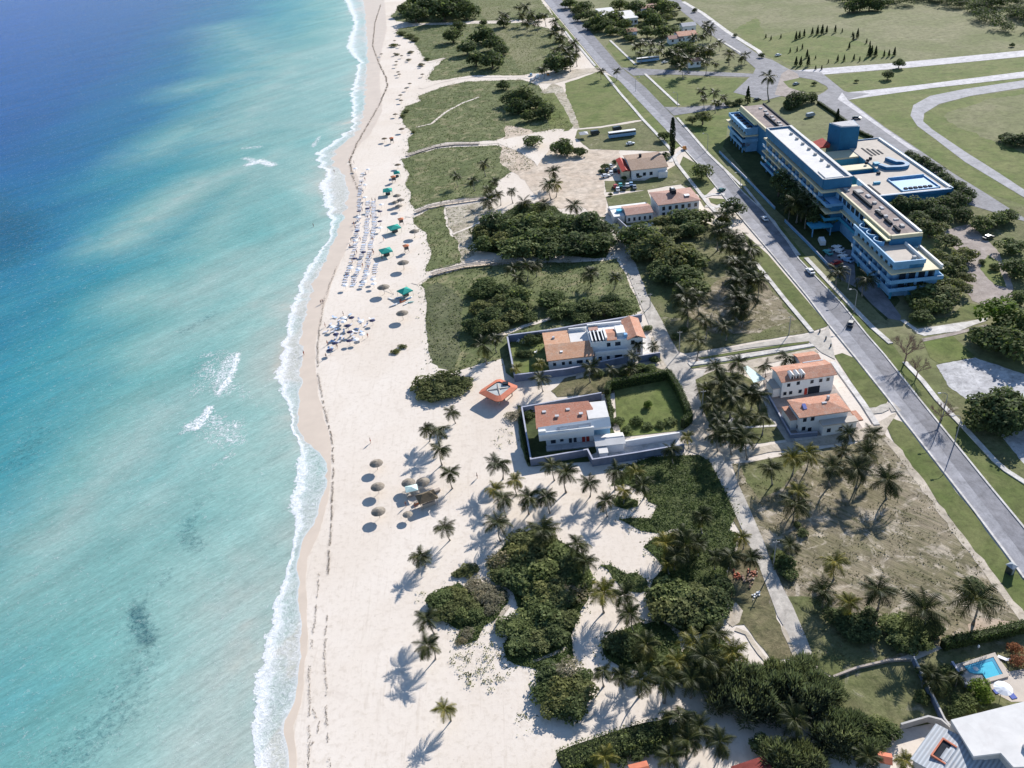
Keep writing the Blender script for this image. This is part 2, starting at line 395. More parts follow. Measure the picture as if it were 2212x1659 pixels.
def ribbon(name, ps, w, mat, z, jit=0.0, h=0.0, step=2.0):
    """a strip of width w (metres) along ps"""
    ps = densify(ps, step, 0, 1, closed=False)
    L = []; R = []; n = len(ps)
    for i in range(n):
        a = Vector(ps[max(0, i-1)]); b = Vector(ps[min(n-1, i+1)]); d = (b-a).normalized(); q = Vector((-d.y, d.x)); p = Vector(ps[i])
        k = 1+(jit*mnoise.noise(Vector((p.x*.4, p.y*.4, 3.3))) if jit else 0)
        k2 = 1+(jit*mnoise.noise(Vector((p.x*.4, p.y*.4, 8.3))) if jit else 0)
        L.append(tuple(p+q*w/2*k)); R.append(tuple(p-q*w/2*k2))
    return sheet(name, L+R[::-1], mat, z, h=h)

def band(name, left, right, mat, z, jit=0.0, h=0.0):
    return sheet(name, list(left)+list(right)[::-1], mat, z, jit, h=h)

def inpoly(P, X, Y):
    P = np.asarray(P); r = np.zeros(len(X), bool); n = len(P); j = n-1
    for i in range(n):
        xi, yi = P[i]; xj, yj = P[j]
        c = ((yi > Y) != (yj > Y)) & (X < (xj-xi)*(Y-yi)/((yj-yi) if yj != yi else 1e-9)+xi)
        r ^= c; j = i
    return r

nrng = np.random.default_rng(11)
def scatter(poly, dens, cap=40000):
    P = np.asarray(poly); lo = P.min(0); hi = P.max(0)
    n = int(min(cap, (hi[0]-lo[0])*(hi[1]-lo[1])*dens))
    X = nrng.uniform(lo[0], hi[0], n); Y = nrng.uniform(lo[1], hi[1], n)
    k = inpoly(P, X, Y); return X[k], Y[k]

def clumpy(X, Y, f, thr, seed=0.0):
    q = np.array([mnoise.noise(Vector((x*f, y*f, seed))) for x, y in zip(X, Y)])
    k = q > thr; return X[k], Y[k]

class Tufts:
    """many small blades / leaves in ONE mesh (uncountable ground cover)"""
    def __init__(s): s.V = []; s.F = []; s.T = []; s.n = 0
    def grass(s, X, Y, size, hgt, nb=4):
        n = len(X)
        for b in range(nb):
            a = nrng.uniform(0, 2*PI, n); sz = size*nrng.uniform(.6, 1.4, n); hh = hgt*nrng.uniform(.5, 1.4, n)
            ox = X+nrng.normal(0, size*.5, n); oy = Y+nrng.normal(0, size*.5, n)
            dx = np.cos(a)*sz*.5; dy = np.sin(a)*sz*.5; lean = nrng.normal(0, .5, (n, 2))*hh[:, None]
            v = np.empty((n, 3, 3))
            v[:, 0] = np.c_[ox-dx, oy-dy, np.zeros(n)]; v[:, 1] = np.c_[ox+dx, oy+dy, np.zeros(n)]
            v[:, 2] = np.c_[ox+lean[:, 0], oy+lean[:, 1], hh]
            s._put(v, 3, np.clip(nrng.normal(.5, .22, n), 0, 1))
    def leaves(s, X, Y, size, hbase, hvar, nb=2, seed=1.0):
        n = len(X)
        bmp = np.array([mnoise.noise(Vector((x*.35, y*.35, seed))) for x, y in zip(X, Y)])
        for b in range(nb):
            z = np.clip(hbase+hvar*(bmp+.3)+nrng.uniform(-.1, .15, n), .04, None)
            c = np.c_[X+nrng.normal(0, size*.6, n), Y+nrng.normal(0, size*.6, n), z]
            s.quads(c, np.c_[nrng.normal(0, .55, n), nrng.normal(0, .55, n), np.ones(n)], size*nrng.uniform(.6, 1.3, n), np.clip(.45+bmp*.5+nrng.normal(0, .2, n), 0, 1))
    def quads(s, c, nrm, size, tint, asp=.7):
        v = leafquads(c, nrm, size, asp); s._put(v, 4, tint)
    def _put(s, v, k, t):
        n = len(v)
        if k == 3: v = np.concatenate([v, v[:, 2:3]], axis=1)+0
        if k == 3:
            v[:, 3] = v[:, 2]+np.c_[np.full(n, .02), np.zeros(n), np.zeros(n)]
        s.V.append(v.reshape(-1, 3)); s.F.append(np.arange(n*4).reshape(-1, 4)+s.n); s.T.append(t); s.n += n*4
    def build(s, name, mat, parent=None):
        me = npmesh(name, np.concatenate(s.V), np.concatenate(s.F), MAT[mat], np.concatenate(s.T))
        return meshobj(name, me, parent)
    def mesh(s, name, mat):
        return npmesh(name, np.concatenate(s.V), np.concatenate(s.F), MAT[mat], np.concatenate(s.T))

def leafquads(c, nrm, size, asp=.7):
    n = len(c); nrm = nrm/np.linalg.norm(nrm, axis=1, keepdims=True)
    r = nrng.normal(0, 1, (n, 3)); t = np.cross(nrm, r); t /= np.linalg.norm(t, axis=1, keepdims=True)+1e-9
    b = np.cross(nrm, t); s = np.asarray(size).reshape(-1, 1)*.5
    return np.stack([c-t*s-b*s*asp*.35, c+b*s*asp, c+t*s+b*s*asp*.2, c-b*s*asp], axis=1)
# ------------------------------------------------------------------ the ground
def build_ground():
    me = bpy.data.meshes.new('ground')
    me.from_pydata([(-1200, -300, 0), (4000, -300, 0), (4000, 6000, 0), (-1200, 6000, 0)], [], [(0, 1, 2, 3)])
    me.materials.append(MAT['sand']); tag(meshobj('ground', me), kind='structure')
    S = sheet
    # land behind the beach
    S('far_land', [(108, -290), (3990, -290), (3990, 5990), (-900, 5990), (-20, 1400), (70, 860), (90, 500), (100, 200)], 'field', .004)
    S('field', pts('O', '1180,-75 2330,-175 2800,-120 2800,700 2700,1200 2260,1330 2186,1214 2104,1104 1951,907 1919,863 1846,771 1789,701 1743,640 1598,468 1546,403 1440,282 1338,170 1298,147 1198,27'), 'field', .010)
    scr = []
    scr.append(S('dune_scrub', pts('a', '600,-120 560,0 430,140 480,180 600,198 740,200 1060,196 1100,182 1380,175 1560,170 1850,150 1700,0 1640,-120'), 'scrub', .012, 1.6))
    scr.append(S('dune_scrub', pts('a', '500,245 700,217 1070,212 1120,206 1400,202 1560,196 1800,250 1950,330 2050,480 2000,560 1700,630 1560,650 1100,655 960,680 790,700 750,685 790,600 900,500 740,530 650,400 620,360 470,290'), 'scrub', .012, 1.6))
    scr.append(S('dune_scrub', pts('a', '660,830 900,745 1100,702 1560,690 1700,740 1800,850 1900,1000 2000,1110 1700,1140 1500,1150 1330,1215 1150,1222 900,1228 750,1275 590,1320 570,1210 620,1150 540,1080 510,980 560,920 690,870'), 'scrub', .012, 1.4))
    scr.append(S('dune_scrub', pts('d', '890,270 1050,215 1250,172 1500,158 1710,150 1880,200 2030,290 1990,350 1850,370 1720,450 1700,520 1620,595 1280,622 1100,665 1010,705 960,630 970,560 920,470 960,400 910,340'), 'scrub', .012, 1.2))
    scr.append(S('dune_scrub', pts('d', '985,780 1130,705 1250,680 1270,830 1320,920 1380,1000 1400,1120 1400,1170 1270,1205 1100,1240 1150,1060 1110,920 1020,850'), 'scrub', .012, 1.0))
    scr.append(S('dune_scrub', pts('d', '1030,1355 1160,1280 1450,1210 1800,1175 2212,1160 2420,1200 2500,1400 2640,1560 2800,1810 2700,1850 2200,1900 1740,1990 1500,2060 1330,2110 1150,2030 1120,1800 1100,1659 1110,1500 1090,1400'), 'scrub', .012, 1.2))
    S('sandy_scrub', pts('d', '1270,690 1600,640 1700,700 1640,800 1520,880 1480,1000 1520,1100 1400,1160 1390,1010 1330,910 1290,830'), 'sandy_scrub', .014, .8)
    scr.append(S('dune_scrub', pts('O', '1180,568 1300,564 1332,558 1350,592 1376,648 1385,672 1300,700 1215,700 1170,640'), 'scrub', .0125, .5))
    S('parking', pts('e', '-420,160 -200,200 0,380 200,375 560,372 570,420 430,540 425,640 440,860 440,1000 360,950 200,850 60,880 -100,850 -260,640 -480,480'), 'parking_sand', .013, .9)
    dk = S('dune_scrub', pts('d', '1090,1400 1190,1330 1330,1400 1420,1500 1400,1700 1380,1960 1330,2110 1150,2030 1120,1800 1100,1659 1110,1500'), 'scrub_dark', .016, .7)
    S('dry_field', pts('a', '1100,225 1400,210 1600,230 1850,290 1950,420 1800,560 1560,630 1480,500 1420,400 1330,290'), 'field', .018, 1.2)
    S('dry_field', pts('a', '1180,-60 1690,-60 1800,120 1560,165 1250,170 1180,100'), 'field', .018, 1.2)
    # green parcels west of the avenue
    S('lawn', pts('b', '90,720 380,620 430,640 560,800 760,1030 400,1090 200,1110 180,1000 100,850'), 'lawn', .020, .6)
    S('lawn', pts('b', '-120,810 20,800 60,850 160,1090 120,1130 -30,1150'), 'lawn', .020, .6)
    S('sand_track', pts('b', '-20,720 60,750 140,900 220,1110 165,1110 80,930 -10,800 -120,800'), 'sandy_scrub', .024, .7)
    S('lawn', pts('b', '400,1105 770,1045 940,1215 1000,1300 900,1310 640,1300 300,1290 180,1190 200,1120'), 'dry_green', .020, .6)
    S('lawn', pts('e', '780,640 1060,500 1200,680 1330,850 1290,880 1240,760 1090,670 800,720 440,740 430,640'), 'dry_green', .020, .6)
    S('verge', pts('b', '0,120 400,600 350,585 280,490 150,355 20,195 -50,60'), 'lawn', .022)
    S('verge', pts('b', '560,690 970,1130 1090,1260 1010,1310 930,1210 700,960 560,800 440,640'), 'lawn', .022)
    S('verge', pts('e', '1110,430 1240,500 1390,690 1300,770 1200,680 1080,500'), 'verge', .022)
    S('verge', pts('e', '1330,790 1470,800 1480,830 1400,850 1350,830'), 'verge', .026)
    S('verge', pts('b', '440,400 480,355 700,565 600,585'), 'lawn', .022)
    S('verge', pts('b', '690,650 790,645 1075,912 940,930'), 'verge', .022)
    S('lawn', pts('b', '820,668 1780,678 1900,790 1480,880 1100,915'), 'lawn', .020, .8)
    S('lawn', pts('b', '1040,1000 1330,960 1500,935 1560,940 1500,1060 1480,1200 1400,1400 1200,1200'), 'lawn', .020)
    S('lawn', pts('c', '690,862 880,815 1400,765 2212,675 2212,692 1700,772 1400,832 1250,912 1230,1000 1290,1090 1440,1200 1700,1400 2130,1659 2300,1800 1860,1659 1310,1300 1010,1100'), 'lawn', .016)
    S('lawn', pts('c', '500,655 1200,590 2212,495 2212,618 1280,738 700,798 640,770'), 'lawn', .016)
    S('lawn', pts('c', '2300,760 1750,835 1480,905 1350,985 1345,1050 1425,1120 1700,1310 2000,1500 2300,1690'), 'lawn', .016, 1.5)
    S('dry_field', pts('c', '2300,800 1900,860 1600,960 1500,1010 1640,1100 2000,1250 2300,1350'), 'field', .018, 2.0)
    S('lawn', pts('c', '-100,150 0,330 200,270 700,330 1100,480 700,540 250,590 -20,480 -300,260'), 'lawn', .016, 2.5)
    # lawn before the hotel, its shade put into the dark grass colour; forecourts
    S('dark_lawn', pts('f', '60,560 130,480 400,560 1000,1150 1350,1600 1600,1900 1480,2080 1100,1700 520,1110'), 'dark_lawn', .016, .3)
    S('forecourt', pts('g', '520,300 740,320 760,640 600,560 470,420'), 'asphalt', .026)
    S('forecourt', pts('g', '760,560 900,560 1010,700 1150,890 1140,930 1040,910 900,790 780,660'), 'asphalt', .026)
    S('plaza', pts('g', '1500,160 1740,90 1900,240 1990,330 2100,600 2120,760 1980,830 1760,760 1690,640 1740,480'), 'brown_paving', .024, .6)
    S('rough_grass', pts('g', '1700,-60 2300,-60 2400,700 2100,800 2080,600 1990,330 1830,170'), 'dry_green', .018, .8)
    S('rough_grass', pts('g', '1900,360 1990,420 2060,640 1960,620 1830,480'), 'lawn', .028, .5)
    S('lawn', pts('g', '1560,900 1720,770 1970,835 1900,900 1300,985 1180,930'), 'verge', .026, .3)
    S('lawn', pts('g', '1340,1110 1590,1055 1790,1240 1480,1300 1400,1250'), 'lawn', .026)
    S('rubble_pad', pts('g', '1450,1310 1790,1250 2300,1420 2300,1640 2000,1560 1750,1640 1560,1500'), 'rubble', .026, .5)
    S('garden_path', pts('g', '1140,925 1180,920 1290,1000 1640,950 1890,905 1890,930 1640,1020 1350,1060 1290,1040'), 'paving', .034, .3)
    S('garden_path', pts('g', '1330,1085 1600,1030 1890,960 1890,985 1600,1058 1340,1112'), 'brown_paving', .036)
    S('rough_grass', pts('l', '1500,20 1700,230 2000,560 2230,730 2400,700 2400,-200 1800,-300 1500,-200'), 'dry_green', .014, .4)
    S('lawn', pts('l', '2050,-20 2400,100 2400,700 2212,560 2000,300'), 'rubble', .016, .8)
    # plots between lane and avenue
    p1 = S('dry_plot', pts('O', '1582,1003 1740,978 1850,958 1912,938 1928,960 2000,1055 2070,1152 2140,1245 2212,1340 2270,1425 2210,1356 2069,1384 1799,1461 1770,1440 1722,1341 1678,1240 1623,1110'), 'dry', .020, .5)
    S('rough_grass', pts('O', '1715,1345 1690,1290 1750,1290 1830,1330 1920,1370 1990,1400 1799,1461 1765,1440'), 'dry_green', .022, .9)
    S('rough_grass', pts('O', '1590,1005 1700,985 1740,1000 1680,1060 1640,1080'), 'dry_green', .022, .9)
    p2 = S('dry_plot', pts('O', '1350,500 1500,470 1580,505 1628,565 1693,648 1750,718 1620,740 1480,764 1464,760 1432,698 1414,668 1401,640 1368,565'), 'dry_green', .020, .4)
    S('bare_earth', pts('O', '1560,600 1640,600 1720,690 1640,720 1540,720 1480,680 1500,640'), 'dry', .024, 1.0)
    p3 = S('grove_floor', pts('O', '1500,818 1545,800 1600,808 1640,830 1660,900 1700,950 1640,958 1562,960 1528,908 1512,870'), 'dry_green', .020, .4)
    S('grove_floor', pts('O', '1540,790 1600,775 1650,770 1650,810 1600,806 1545,798'), 'sandy_scrub', .022, .3)
    S('verge', pts('O', '1603,500 1659,550 1787,701 1790,704 1752,717 1659,601 1628,556'), 'verge', .026)
    S('verge', pts('O', '1802,768 1819,763 1844,773 1918,866 1909,881 1880,884 1870,873'), 'verge', .026)
    S('verge', pts('O', '1925,903 1950,912 2103,1110 2185,1220 2260,1322 2290,1420 2214,1330 2142,1240 2072,1148 2002,1050 1935,965 1915,920'), 'verge', .026, .3)
    ribbon('sand_track', pts('O', '1912,945 1940,975 2003,1062 2072,1158 2142,1248 2225,1355 2290,1440'), 1.7, 'dirt', .030, .9)
    S('verge', pts('O', '1672,478 1726,563 1819,660 1909,768 1989,869 2136,1051 2230,1163 2320,1262 2340,1150 2172,1012 2149,994 2079,918 2024,861 1992,820 1954,780 1924,740 1884,705 1821,640 1741,555 1690,490'), 'verge', .024)
    S('verge', pts('e', '1010,110 1080,90 1620,680 1600,700 1440,520'), 'verge', .024)
    # creeper carpets and scrub in the beach groves
    V = []
    V.append(S('creeper_ground', pts('k', '620,340 830,270 1000,260 1250,240 1340,300 1450,500 1570,770 1500,900 1100,890 1000,900 880,925 740,900 550,800 650,785 830,795 900,680 820,650 760,560 620,500 480,510 560,430'), 'vine', .020, .4))
    V.append(S('creeper_ground', pts('k', '500,640 560,600 720,640 720,690 620,710 530,690'), 'vine', .020, .3))
    V.append(S('creeper_ground', pts('k', '770,1040 850,970 1050,900 1480,890 1600,930 1560,1050 1480,1250 1500,1450 1430,1659 1300,1800 1100,1790 880,1640 830,1420 850,1330 950,1220 870,1120'), 'vine', .021, .4))
    V.append(S('creeper_ground', pts('j', '1260,1180 1420,1020 1600,920 1760,900 1950,1020 2120,1140 2180,1300 2130,1480 2050,1640 1980,1800 2000,1990 1900,2100 1760,2140 1560,2080 1440,2010 1400,1900 1480,1780 1560,1620 1480,1440 1330,1330 '), 'vine', .0208, .6))
    V.append(S('creeper_ground', pts('m', '760,210 860,110 1010,60 1150,140 1260,100 1420,130 1440,230 1330,390 1240,430 1180,560 1060,600 980,570 1040,470 900,400 780,330'), 'vine', .0207, .6))
    V.append(S('creeper_ground', pts('k', '390,1200 480,1195 620,1270 700,1260 790,1330 810,1400 740,1440 600,1420 500,1310 460,1230'), 'vine', .022, .3))
    V.append(S('creeper_ground', pts('n', '670,430 780,390 900,380 1020,470 1080,570 1100,660 900,720 700,700 420,680 400,560 500,520'), 'vine', .022, .3))
    V.append(S('creeper_ground', pts('n', '1480,820 1650,780 1800,850 1750,950 1450,980 1380,900'), 'vine', .022, .4))
    V.append(S('forest_floor', pts('d', '1520,880 1640,800 1740,760 1900,660 2080,650 2212,680 2400,850 2640,860 2700,1000 2660,1120 2560,1130 2300,1100 2100,1110 1900,1120 1700,1080 1560,1060 1500,980'), 'vine', .0212, .5))
    V.append(S('creeper_ground', pts('n', '430,560 700,690 900,720 1110,650 1200,560 1400,480 1500,600 1600,680 1480,820 1300,930 1180,960 1000,880 850,820 600,800 440,700'), 'vine', .0215, .5))
    S('brown_scrub', pts('k', '1450,480 1490,560 1570,760 1640,950 1820,1250 1930,1659 2050,1900 2060,2000 1880,2010 1700,1800 1640,1720 1500,1720 1560,1640 1480,1480 1500,1250 1570,1060 1600,930 1540,800'), 'brown_scrub', .018, .5)
    S('bare_earth', pts('n', '1500,290 1560,230 1620,300 1590,400 1540,440 1490,400'), 'dirt', .022, .4)
    S('rough_grass', pts('i', '0,750 200,690 400,660 640,670 790,720 830,790 600,800 300,850 0,930'), 'dry_green', .018, .5)
    S('rough_grass', pts('h', '1560,690 1760,640 2100,640 2212,700 2212,790 1900,820 1500,850 1450,800'), 'brown_scrub', .019, .6)
    S('rough_grass', pts('h', '1010,330 1075,310 1130,650 1160,720 1050,640 1020,500'), 'scrub', .018, .3)
    S('rough_grass', pts('h', '1150,920 1195,930 1270,1400 1400,1400 1500,1370 1400,1440 1250,1450 1180,1280 1170,1100'), 'scrub', .018, .4)
    # gardens
    S('garden', pts('h', '1085,330 1400,300 1440,620 1130,650'), 'lawn', .022)
    S('terrace', [(16, 198.2), (44, 201.6), (43, 224), (24, 216), (11, 204)], 'paving', .024)
    S('garden', [(2.2, 158.7), (2.0, 181.0), (24, 183.8), (25.5, 164.8), (17.5, 159.8), (28, 157)], 'dark_lawn', .022)
    S('lawn', pts('i', '330,860 800,780 840,800 990,1150 930,1230 400,1290 350,1120'), 'lawn', .024)
    S('garden', [(18, 156.2), (17.5, 160), (26, 165), (41, 166), (40.4, 158.2)], 'paving', .023)
    S('yard', [(68, 158.5), (86.5, 158.5), (87, 190), (70, 188), (68, 178)], 'brown_paving', .023)
    S('yard', pts('i', '1000,690 1400,640 2060,520 2100,560 1900,600 1640,660 1480,700 1180,700'), 'dirt', .022, .3)
    S('yard', pts('e', '440,780 800,720 830,800 850,1000 520,1040'), 'dry_green', .018)
    S('rough_grass', pts('o', '560,880 1030,745 1240,740 1500,1270 1130,1330 800,1400 560,1100'), 'dry_green', .022, .3)
    S('rough_grass', pts('o', '1250,740 1640,570 2300,440 2300,1090 1620,1250 1500,1260'), 'dry_green', .022)
    S('bare_earth', pts('o', '1720,420 1820,360 1960,370 2212,420 2190,450 1840,520 1740,520'), 'pink_dirt', .024, .3)
    S('poolside', pts('o', '1580,770 1640,760 1960,670 2080,830 2240,800 2280,1090 2100,1090 1950,1010 1900,920 1760,950 1720,980 1640,860'), 'terrace', .030)
    # ---- roads
    avL = pts('O', '1150,-30 1175,0 1198,27 1298,147 1338,175 1440,282 1508,355 1546,403 1598,468 1668,550 1743,640 1789,701 1846,771 1919,863 1951,907 2104,1104 2186,1214 2212,1250 2330,1415')
    avR = pts('O', '1188,-30 1213,0 1270,62 1343,147 1395,190 1453,250 1500,300 1556,358 1604,415 1672,478 1726,561 1775,612 1819,658 1874,726 1909,766 1960,830 1989,867 2136,1049 2212,1141 2330,1285')
    band('avenue', avL, avR, 'asphalt', .034)
    mid = [((a[0]*.56+b[0]*.44), (a[1]*.56+b[1]*.44)) for a, b in zip(avL, avR)]
    band('avenue_lane', avL, mid, 'asphalt_lite', .040)
    ribbon('road_seam', [q for q in mid if q[1] < 330], .22, 'asphalt', .044, .5)
    for nm, e, s in (('kerb', avL, .0), ('kerb', avR, .0)):
        m = MB(); cut = [p for p in e if 90 < p[1] < 420]
        m.wall(cut, .45, 0, .30); tag(m.build('kerb', MAT['paving']), kind='structure')
    band('cross_street', pts('b', '580,585 980,605 1500,628 1790,642'), pts('b', '680,655 1000,645 1500,662 1790,668'), 'asphalt', .036)
    band('cross_street', pts('b', '950,925 1100,930 1330,912 1490,885'), pts('b', '1030,1000 1120,986 1330,955 1510,932'), 'asphalt', .036)
    S('sand_track', pts('b', '-30,655 180,600 380,585 480,590 600,640 380,622 180,650 60,700 -20,730'), 'dirt', .030, .5)
    S('sand_track', pts('a', '1700,720 1930,650 2212,590 2212,610 1960,690 1850,720'), 'dirt', .029, .4)
    band('back_road', pts('b', '950,-30 1000,20 1180,165 1350,300 1600,475 1790,640'), pts('b', '1060,-30 1100,10 1270,115 1500,290 1800,500 2030,600'), 'asphalt', .034)
    S('back_road', pts('c', '-60,490 40,520 180,600 250,612 460,628 660,790 700,800 880,812 692,862 1010,1100 1310,1300 1600,1500 1860,1659 2300,1940 1700,1760 1400,1560 1060,1310 720,1090 430,885 420,830 480,800 520,770 505,745 400,692 270,668 130,700 90,760 120,830 -30,870 -300,800 -130,640'), 'asphalt', .034)
    S('traffic_island', pts('c', '130,706 270,675 400,698 500,750 510,765 470,795 300,798 180,758'), 'lawn', .040)
    S('back_road', pts('b', '1960,640 2020,600 2100,640 2160,800 2060,850 1900,820'), 'brown_paving', .038)
    band('side_road', pts('c', '230,610 1100,545 2300,428'), pts('c', '300,660 1200,588 2300,482'), 'pale_road', .030)
    band('side_road', pts('c', '690,800 1280,738 2300,608'), pts('c', '690,864 1400,764 2300,662'), 'pale_road', .031)
    band('loop_road', pts('c', '2300,682 1700,770 1400,830 1255,910 1230,1000 1290,1090 1440,1200 1700,1400 2130,1659 2300,1760'),
         pts('c', '2300,745 1750,830 1480,900 1350,980 1340,1050 1420,1120 1700,1310 2000,1500 2212,1640 2300,1690'), 'asphalt_lite', .030)
    band('road_edge', pts('c', '640,800 700,880 1010,1110 1310,1312'), pts('c', '600,860 650,890 940,1090 1220,1290'), 'pale_road', .042)
    ribbon('road_edge', pts('b', '1110,15 1280,115 1500,280 1760,440 1800,490'), 3.2, 'paving', .040)
    lnL = pts('O', '1290,470 1316,498 1333,548 1353,585 1378,645 1387,665 1404,707 1434,782 1444,797 1462,822 1494,912 1500,935 1527,985 1560,1050 1605,1148 1640,1225 1680,1332 1700,1365 1724,1425')
    lnR = pts('O', '1330,500 1346,525 1352,543 1372,567 1400,642 1416,668 1432,697 1462,762 1482,790 1500,812 1512,862 1520,897 1530,912 1552,955 1572,1000 1604,1065 1650,1170 1674,1240 1711,1307 1742,1379 1757,1420')
    band('lane', lnL, lnR, 'concrete_road', .032)
    S('lane_shoulder', pts('i', '700,420 760,640 800,690 740,690 700,560 650,430'), 'dirt', .030, .3)
    S('lane_shoulder', pts('n', '1960,450 2090,760 2180,700 2000,420'), 'dirt', .030, .4)
    band('cross_street', pts('i', '860,592 1200,540 1500,490 2020,398 2150,360 2180,320'), pts('i', '930,622 1250,562 1500,520 2010,462 2120,560 2240,620'), 'concrete_road', .036)
    S('verge', pts('i', '1050,606 1500,532 2010,462 2014,478 1500,556 1090,618'), 'verge', .040)
    m = MB(); m.prism(pts('i', '965,652 1400,588 2040,488 2060,506 1400,620 985,678 '), 0, .30); tag(m.build('pavement', MAT['paving']), kind='structure')
    S('verge', pts('i', '985,685 1400,625 2060,512 2065,520 1400,640 990,700'), 'verge', .028)
    S('lane_mouth', pts('i', '945,625 1010,720 1130,705 1100,760 1020,800 900,760'), 'concrete_road', .035)
    band('sand_road', pts('l', '-420,470 0,392 300,345 760,268 960,190 1110,110'), pts('l', '-380,540 0,455 300,415 800,352 1000,305 1050,215'), 'dirt', .033, .25)
    S('sand_road', pts('i', '930,1235 1000,1170 1100,1100 1200,1250 1400,1400 1150,1480 950,1400 900,1290'), 'dirt', .0335, .3)
    S('sand_road', pts('i', '0,740 250,665 500,640 640,640 780,690 800,730 640,670 400,680 0,790'), 'dirt', .026, .3)
    # pavements of the avenue
    P = lambda s, w=1.5, z=.10: ribbon('pavement', pts('O', s), w, 'paving', .045 if z < .05 else .1, h=z)
    P('1221,68 1236,88 1253,103 1286,143'); P('1305,158 1338,200 1373,240 1388,258 1431,303 1448,323 1463,355 1498,400 1531,443 1558,470 1578,495')
    P('1628,563 1693,645 1754,718', 1.4); P('1799,783 1832,828 1866,875 1894,919', 1.5)
    P('1318,88 1373,140'); P('1393,160 1466,228'); P('1463,255 1530,333 1602,402', 1.2)
    P('1741,558 1821,643 1884,708 1924,743', 1.5); P('1954,783 1992,823 2024,864 2079,921 2149,997 2172,1017 2230,1054', 1.3)
    P('1608,404 1668,478 1726,552', 1.0); P('1551,85 1600,115', 1.6)
    ribbon('driveway', pts('e', '1290,780 1360,760 1470,760'), 2.2, 'paving', .042)
    ribbon('driveway', pts('e', '1300,860 1400,870 1480,830'), 2.0, 'paving', .042)
    ribbon('driveway', pts('e', '1000,480 1050,420 1150,330'), 2.0, 'paving', .028)
    ribbon('driveway', pts('l', '860,100 960,90 1060,40 1110,100'), 2.6, 'concrete_road', .0425)
    ribbon('garden_path', pts('i', '1260,1215 1310,1180 1360,1125'), .8, 'paving', .030)
    ribbon('garden_path', pts('i', '1260,1220 1500,1205 1750,1190'), .8, 'paving', .0305)
    ribbon('garden_path', pts('i', '1530,840 1640,950 1740,1150 1860,1330'), 2.2, 'concrete_road', .031)
    # sandy footpaths across the dunes
    for s, sh, w in (('580,207 740,204 1090,190 1400,183 1560,178', 'a', 3.5), ('680,765 840,712 1000,678 1150,660 1600,665 1700,690', 'a', 5.0),
                     ('900,262 1050,200 1180,160 1350,140 1700,130 1850,90 2212,30', 'd', 3.0), ('1000,1350 1080,1300 1150,1255', 'd', 2.4),
                     ('990,322 1250,228 1400,185 1530,130', 'h', 1.8), ('650,1100 780,1070 900,970 1050,890 1190,840', 'a', 1.6),
                     ('750,540 900,500 ', 'a', 4.0), ('1330,920 1480,860 1640,780', 'd', 1.2), ('1000,730 940,770 ', 'd', 3)):
        ribbon('footpath', pts(sh, s), w, 'sand', .026, .5)
    S('footpath', pts('d', '1720,135 1850,85 2212,10 2300,10 2212,130 2060,330 2030,290 1880,195'), 'sand', .024, .5)
    for s, sh, w in (('1230,10 1320,100 1340,130', 'm', .8), ('1450,250 1330,410 1300,500', 'm', .9), ('1640,750 1800,690 1950,625', 'm', .8),
                     ('760,410 900,380 960,400 1040,480 1060,520', 'n', .6), ('1560,460 1660,500 1720,590 1840,750', 'n', .8), ('860,960 1000,905 1070,890', 'k', .8)):
        ribbon('footpath', pts(sh, s), w, 'dirt', .030, .7)
    # wrack lines of seaweed on the sand (irregular dark strips)
    m, nt, p = newmat('seaweed')
    v = wpos(nt); n1 = nz(nt, v, 1.6, 5, .8)
    col = ramp(nt, n1, [(.36, (.13, .095, .07)), (.52, (.34, .27, .21)), (.66, (.56, .48, .40))])
    nt.links.new(col, p.inputs['Base Color']); p.inputs['Roughness'].default_value = 1; MAT['seaweed'] = m; MAT['seaweed_leaf'] = M_leaf('seaweed_leaf', (.10,.075,.055), (.20,.155,.12), (.34,.27,.21), .9, 0.0, .05, .1)
    t = Tufts()
    for s, sh, w, dn in (('727,576 700,650 692,700 686,745 685,800 690,835 700,880 708,905 712,930', 'O', 0.44000000000000006, 2), ('712,930 719,965 720,1000 719,1060 716,1120 712,1180 709,1240', 'O', 0.30400000000000005, 2), ('690,1240 683,1310 675,1390 668,1450 669,1540 667,1600 663,1700', 'O', 0.20800000000000002, 1), ('705,1330 704,1420 705,1520 710,1620 714,1700', 'O', 0.144, 1), ('675,1530 690,1560 686,1590 672,1610', 'O', 0.128, 1),
                         ('340,40 290,200 270,400 330,560 390,680 400,740 330,900 240,1060 130,1250 70,1400 110,1560 150,1659', 'a', .8, 5)):
        q = np.array(densify(densify(pts(sh, s), 1.0, .35, 3, False), .05, 0, 1, False)); q = np.repeat(q, dn, 0); n = len(q)
        o = q+nrng.normal(0, w*.42, (n, 2)); x, y = clumpy(o[:, 0], o[:, 1], .45, -.22, 6.0); x, y = clumpy(x, y, 1.6, -.25, 8.0)
        t.leaves(x, y, .17, .05, .05, 1, 2.0)
    tag(t.build('seaweed', 'seaweed_leaf'), 'dark line of washed up seaweed along the beach', 'seaweed', kind='stuff')
    # wet sand at the water's edge
    S('wet_sand', pts('O', '760,-60 830,0 836,60 822,120 820,180 826,240 800,290 760,330 748,352 770,375 783,420 770,480 745,545 720,600 705,650 690,700 680,745 682,800 688,850 700,905 715,960 716,1000 708,1080 690,1150 668,1205 660,1260 662,1330 663,1400 660,1460 650,1520 632,1570 640,1610 645,1720 500,1720 500,800 600,400 650,100'), 'wet_sand', .008, .5)
    return scr, dk, V, p1, p2, p3

SCRUB, SCRUB_DK, VINES, PLOT1, PLOT2, PLOT3 = build_ground()

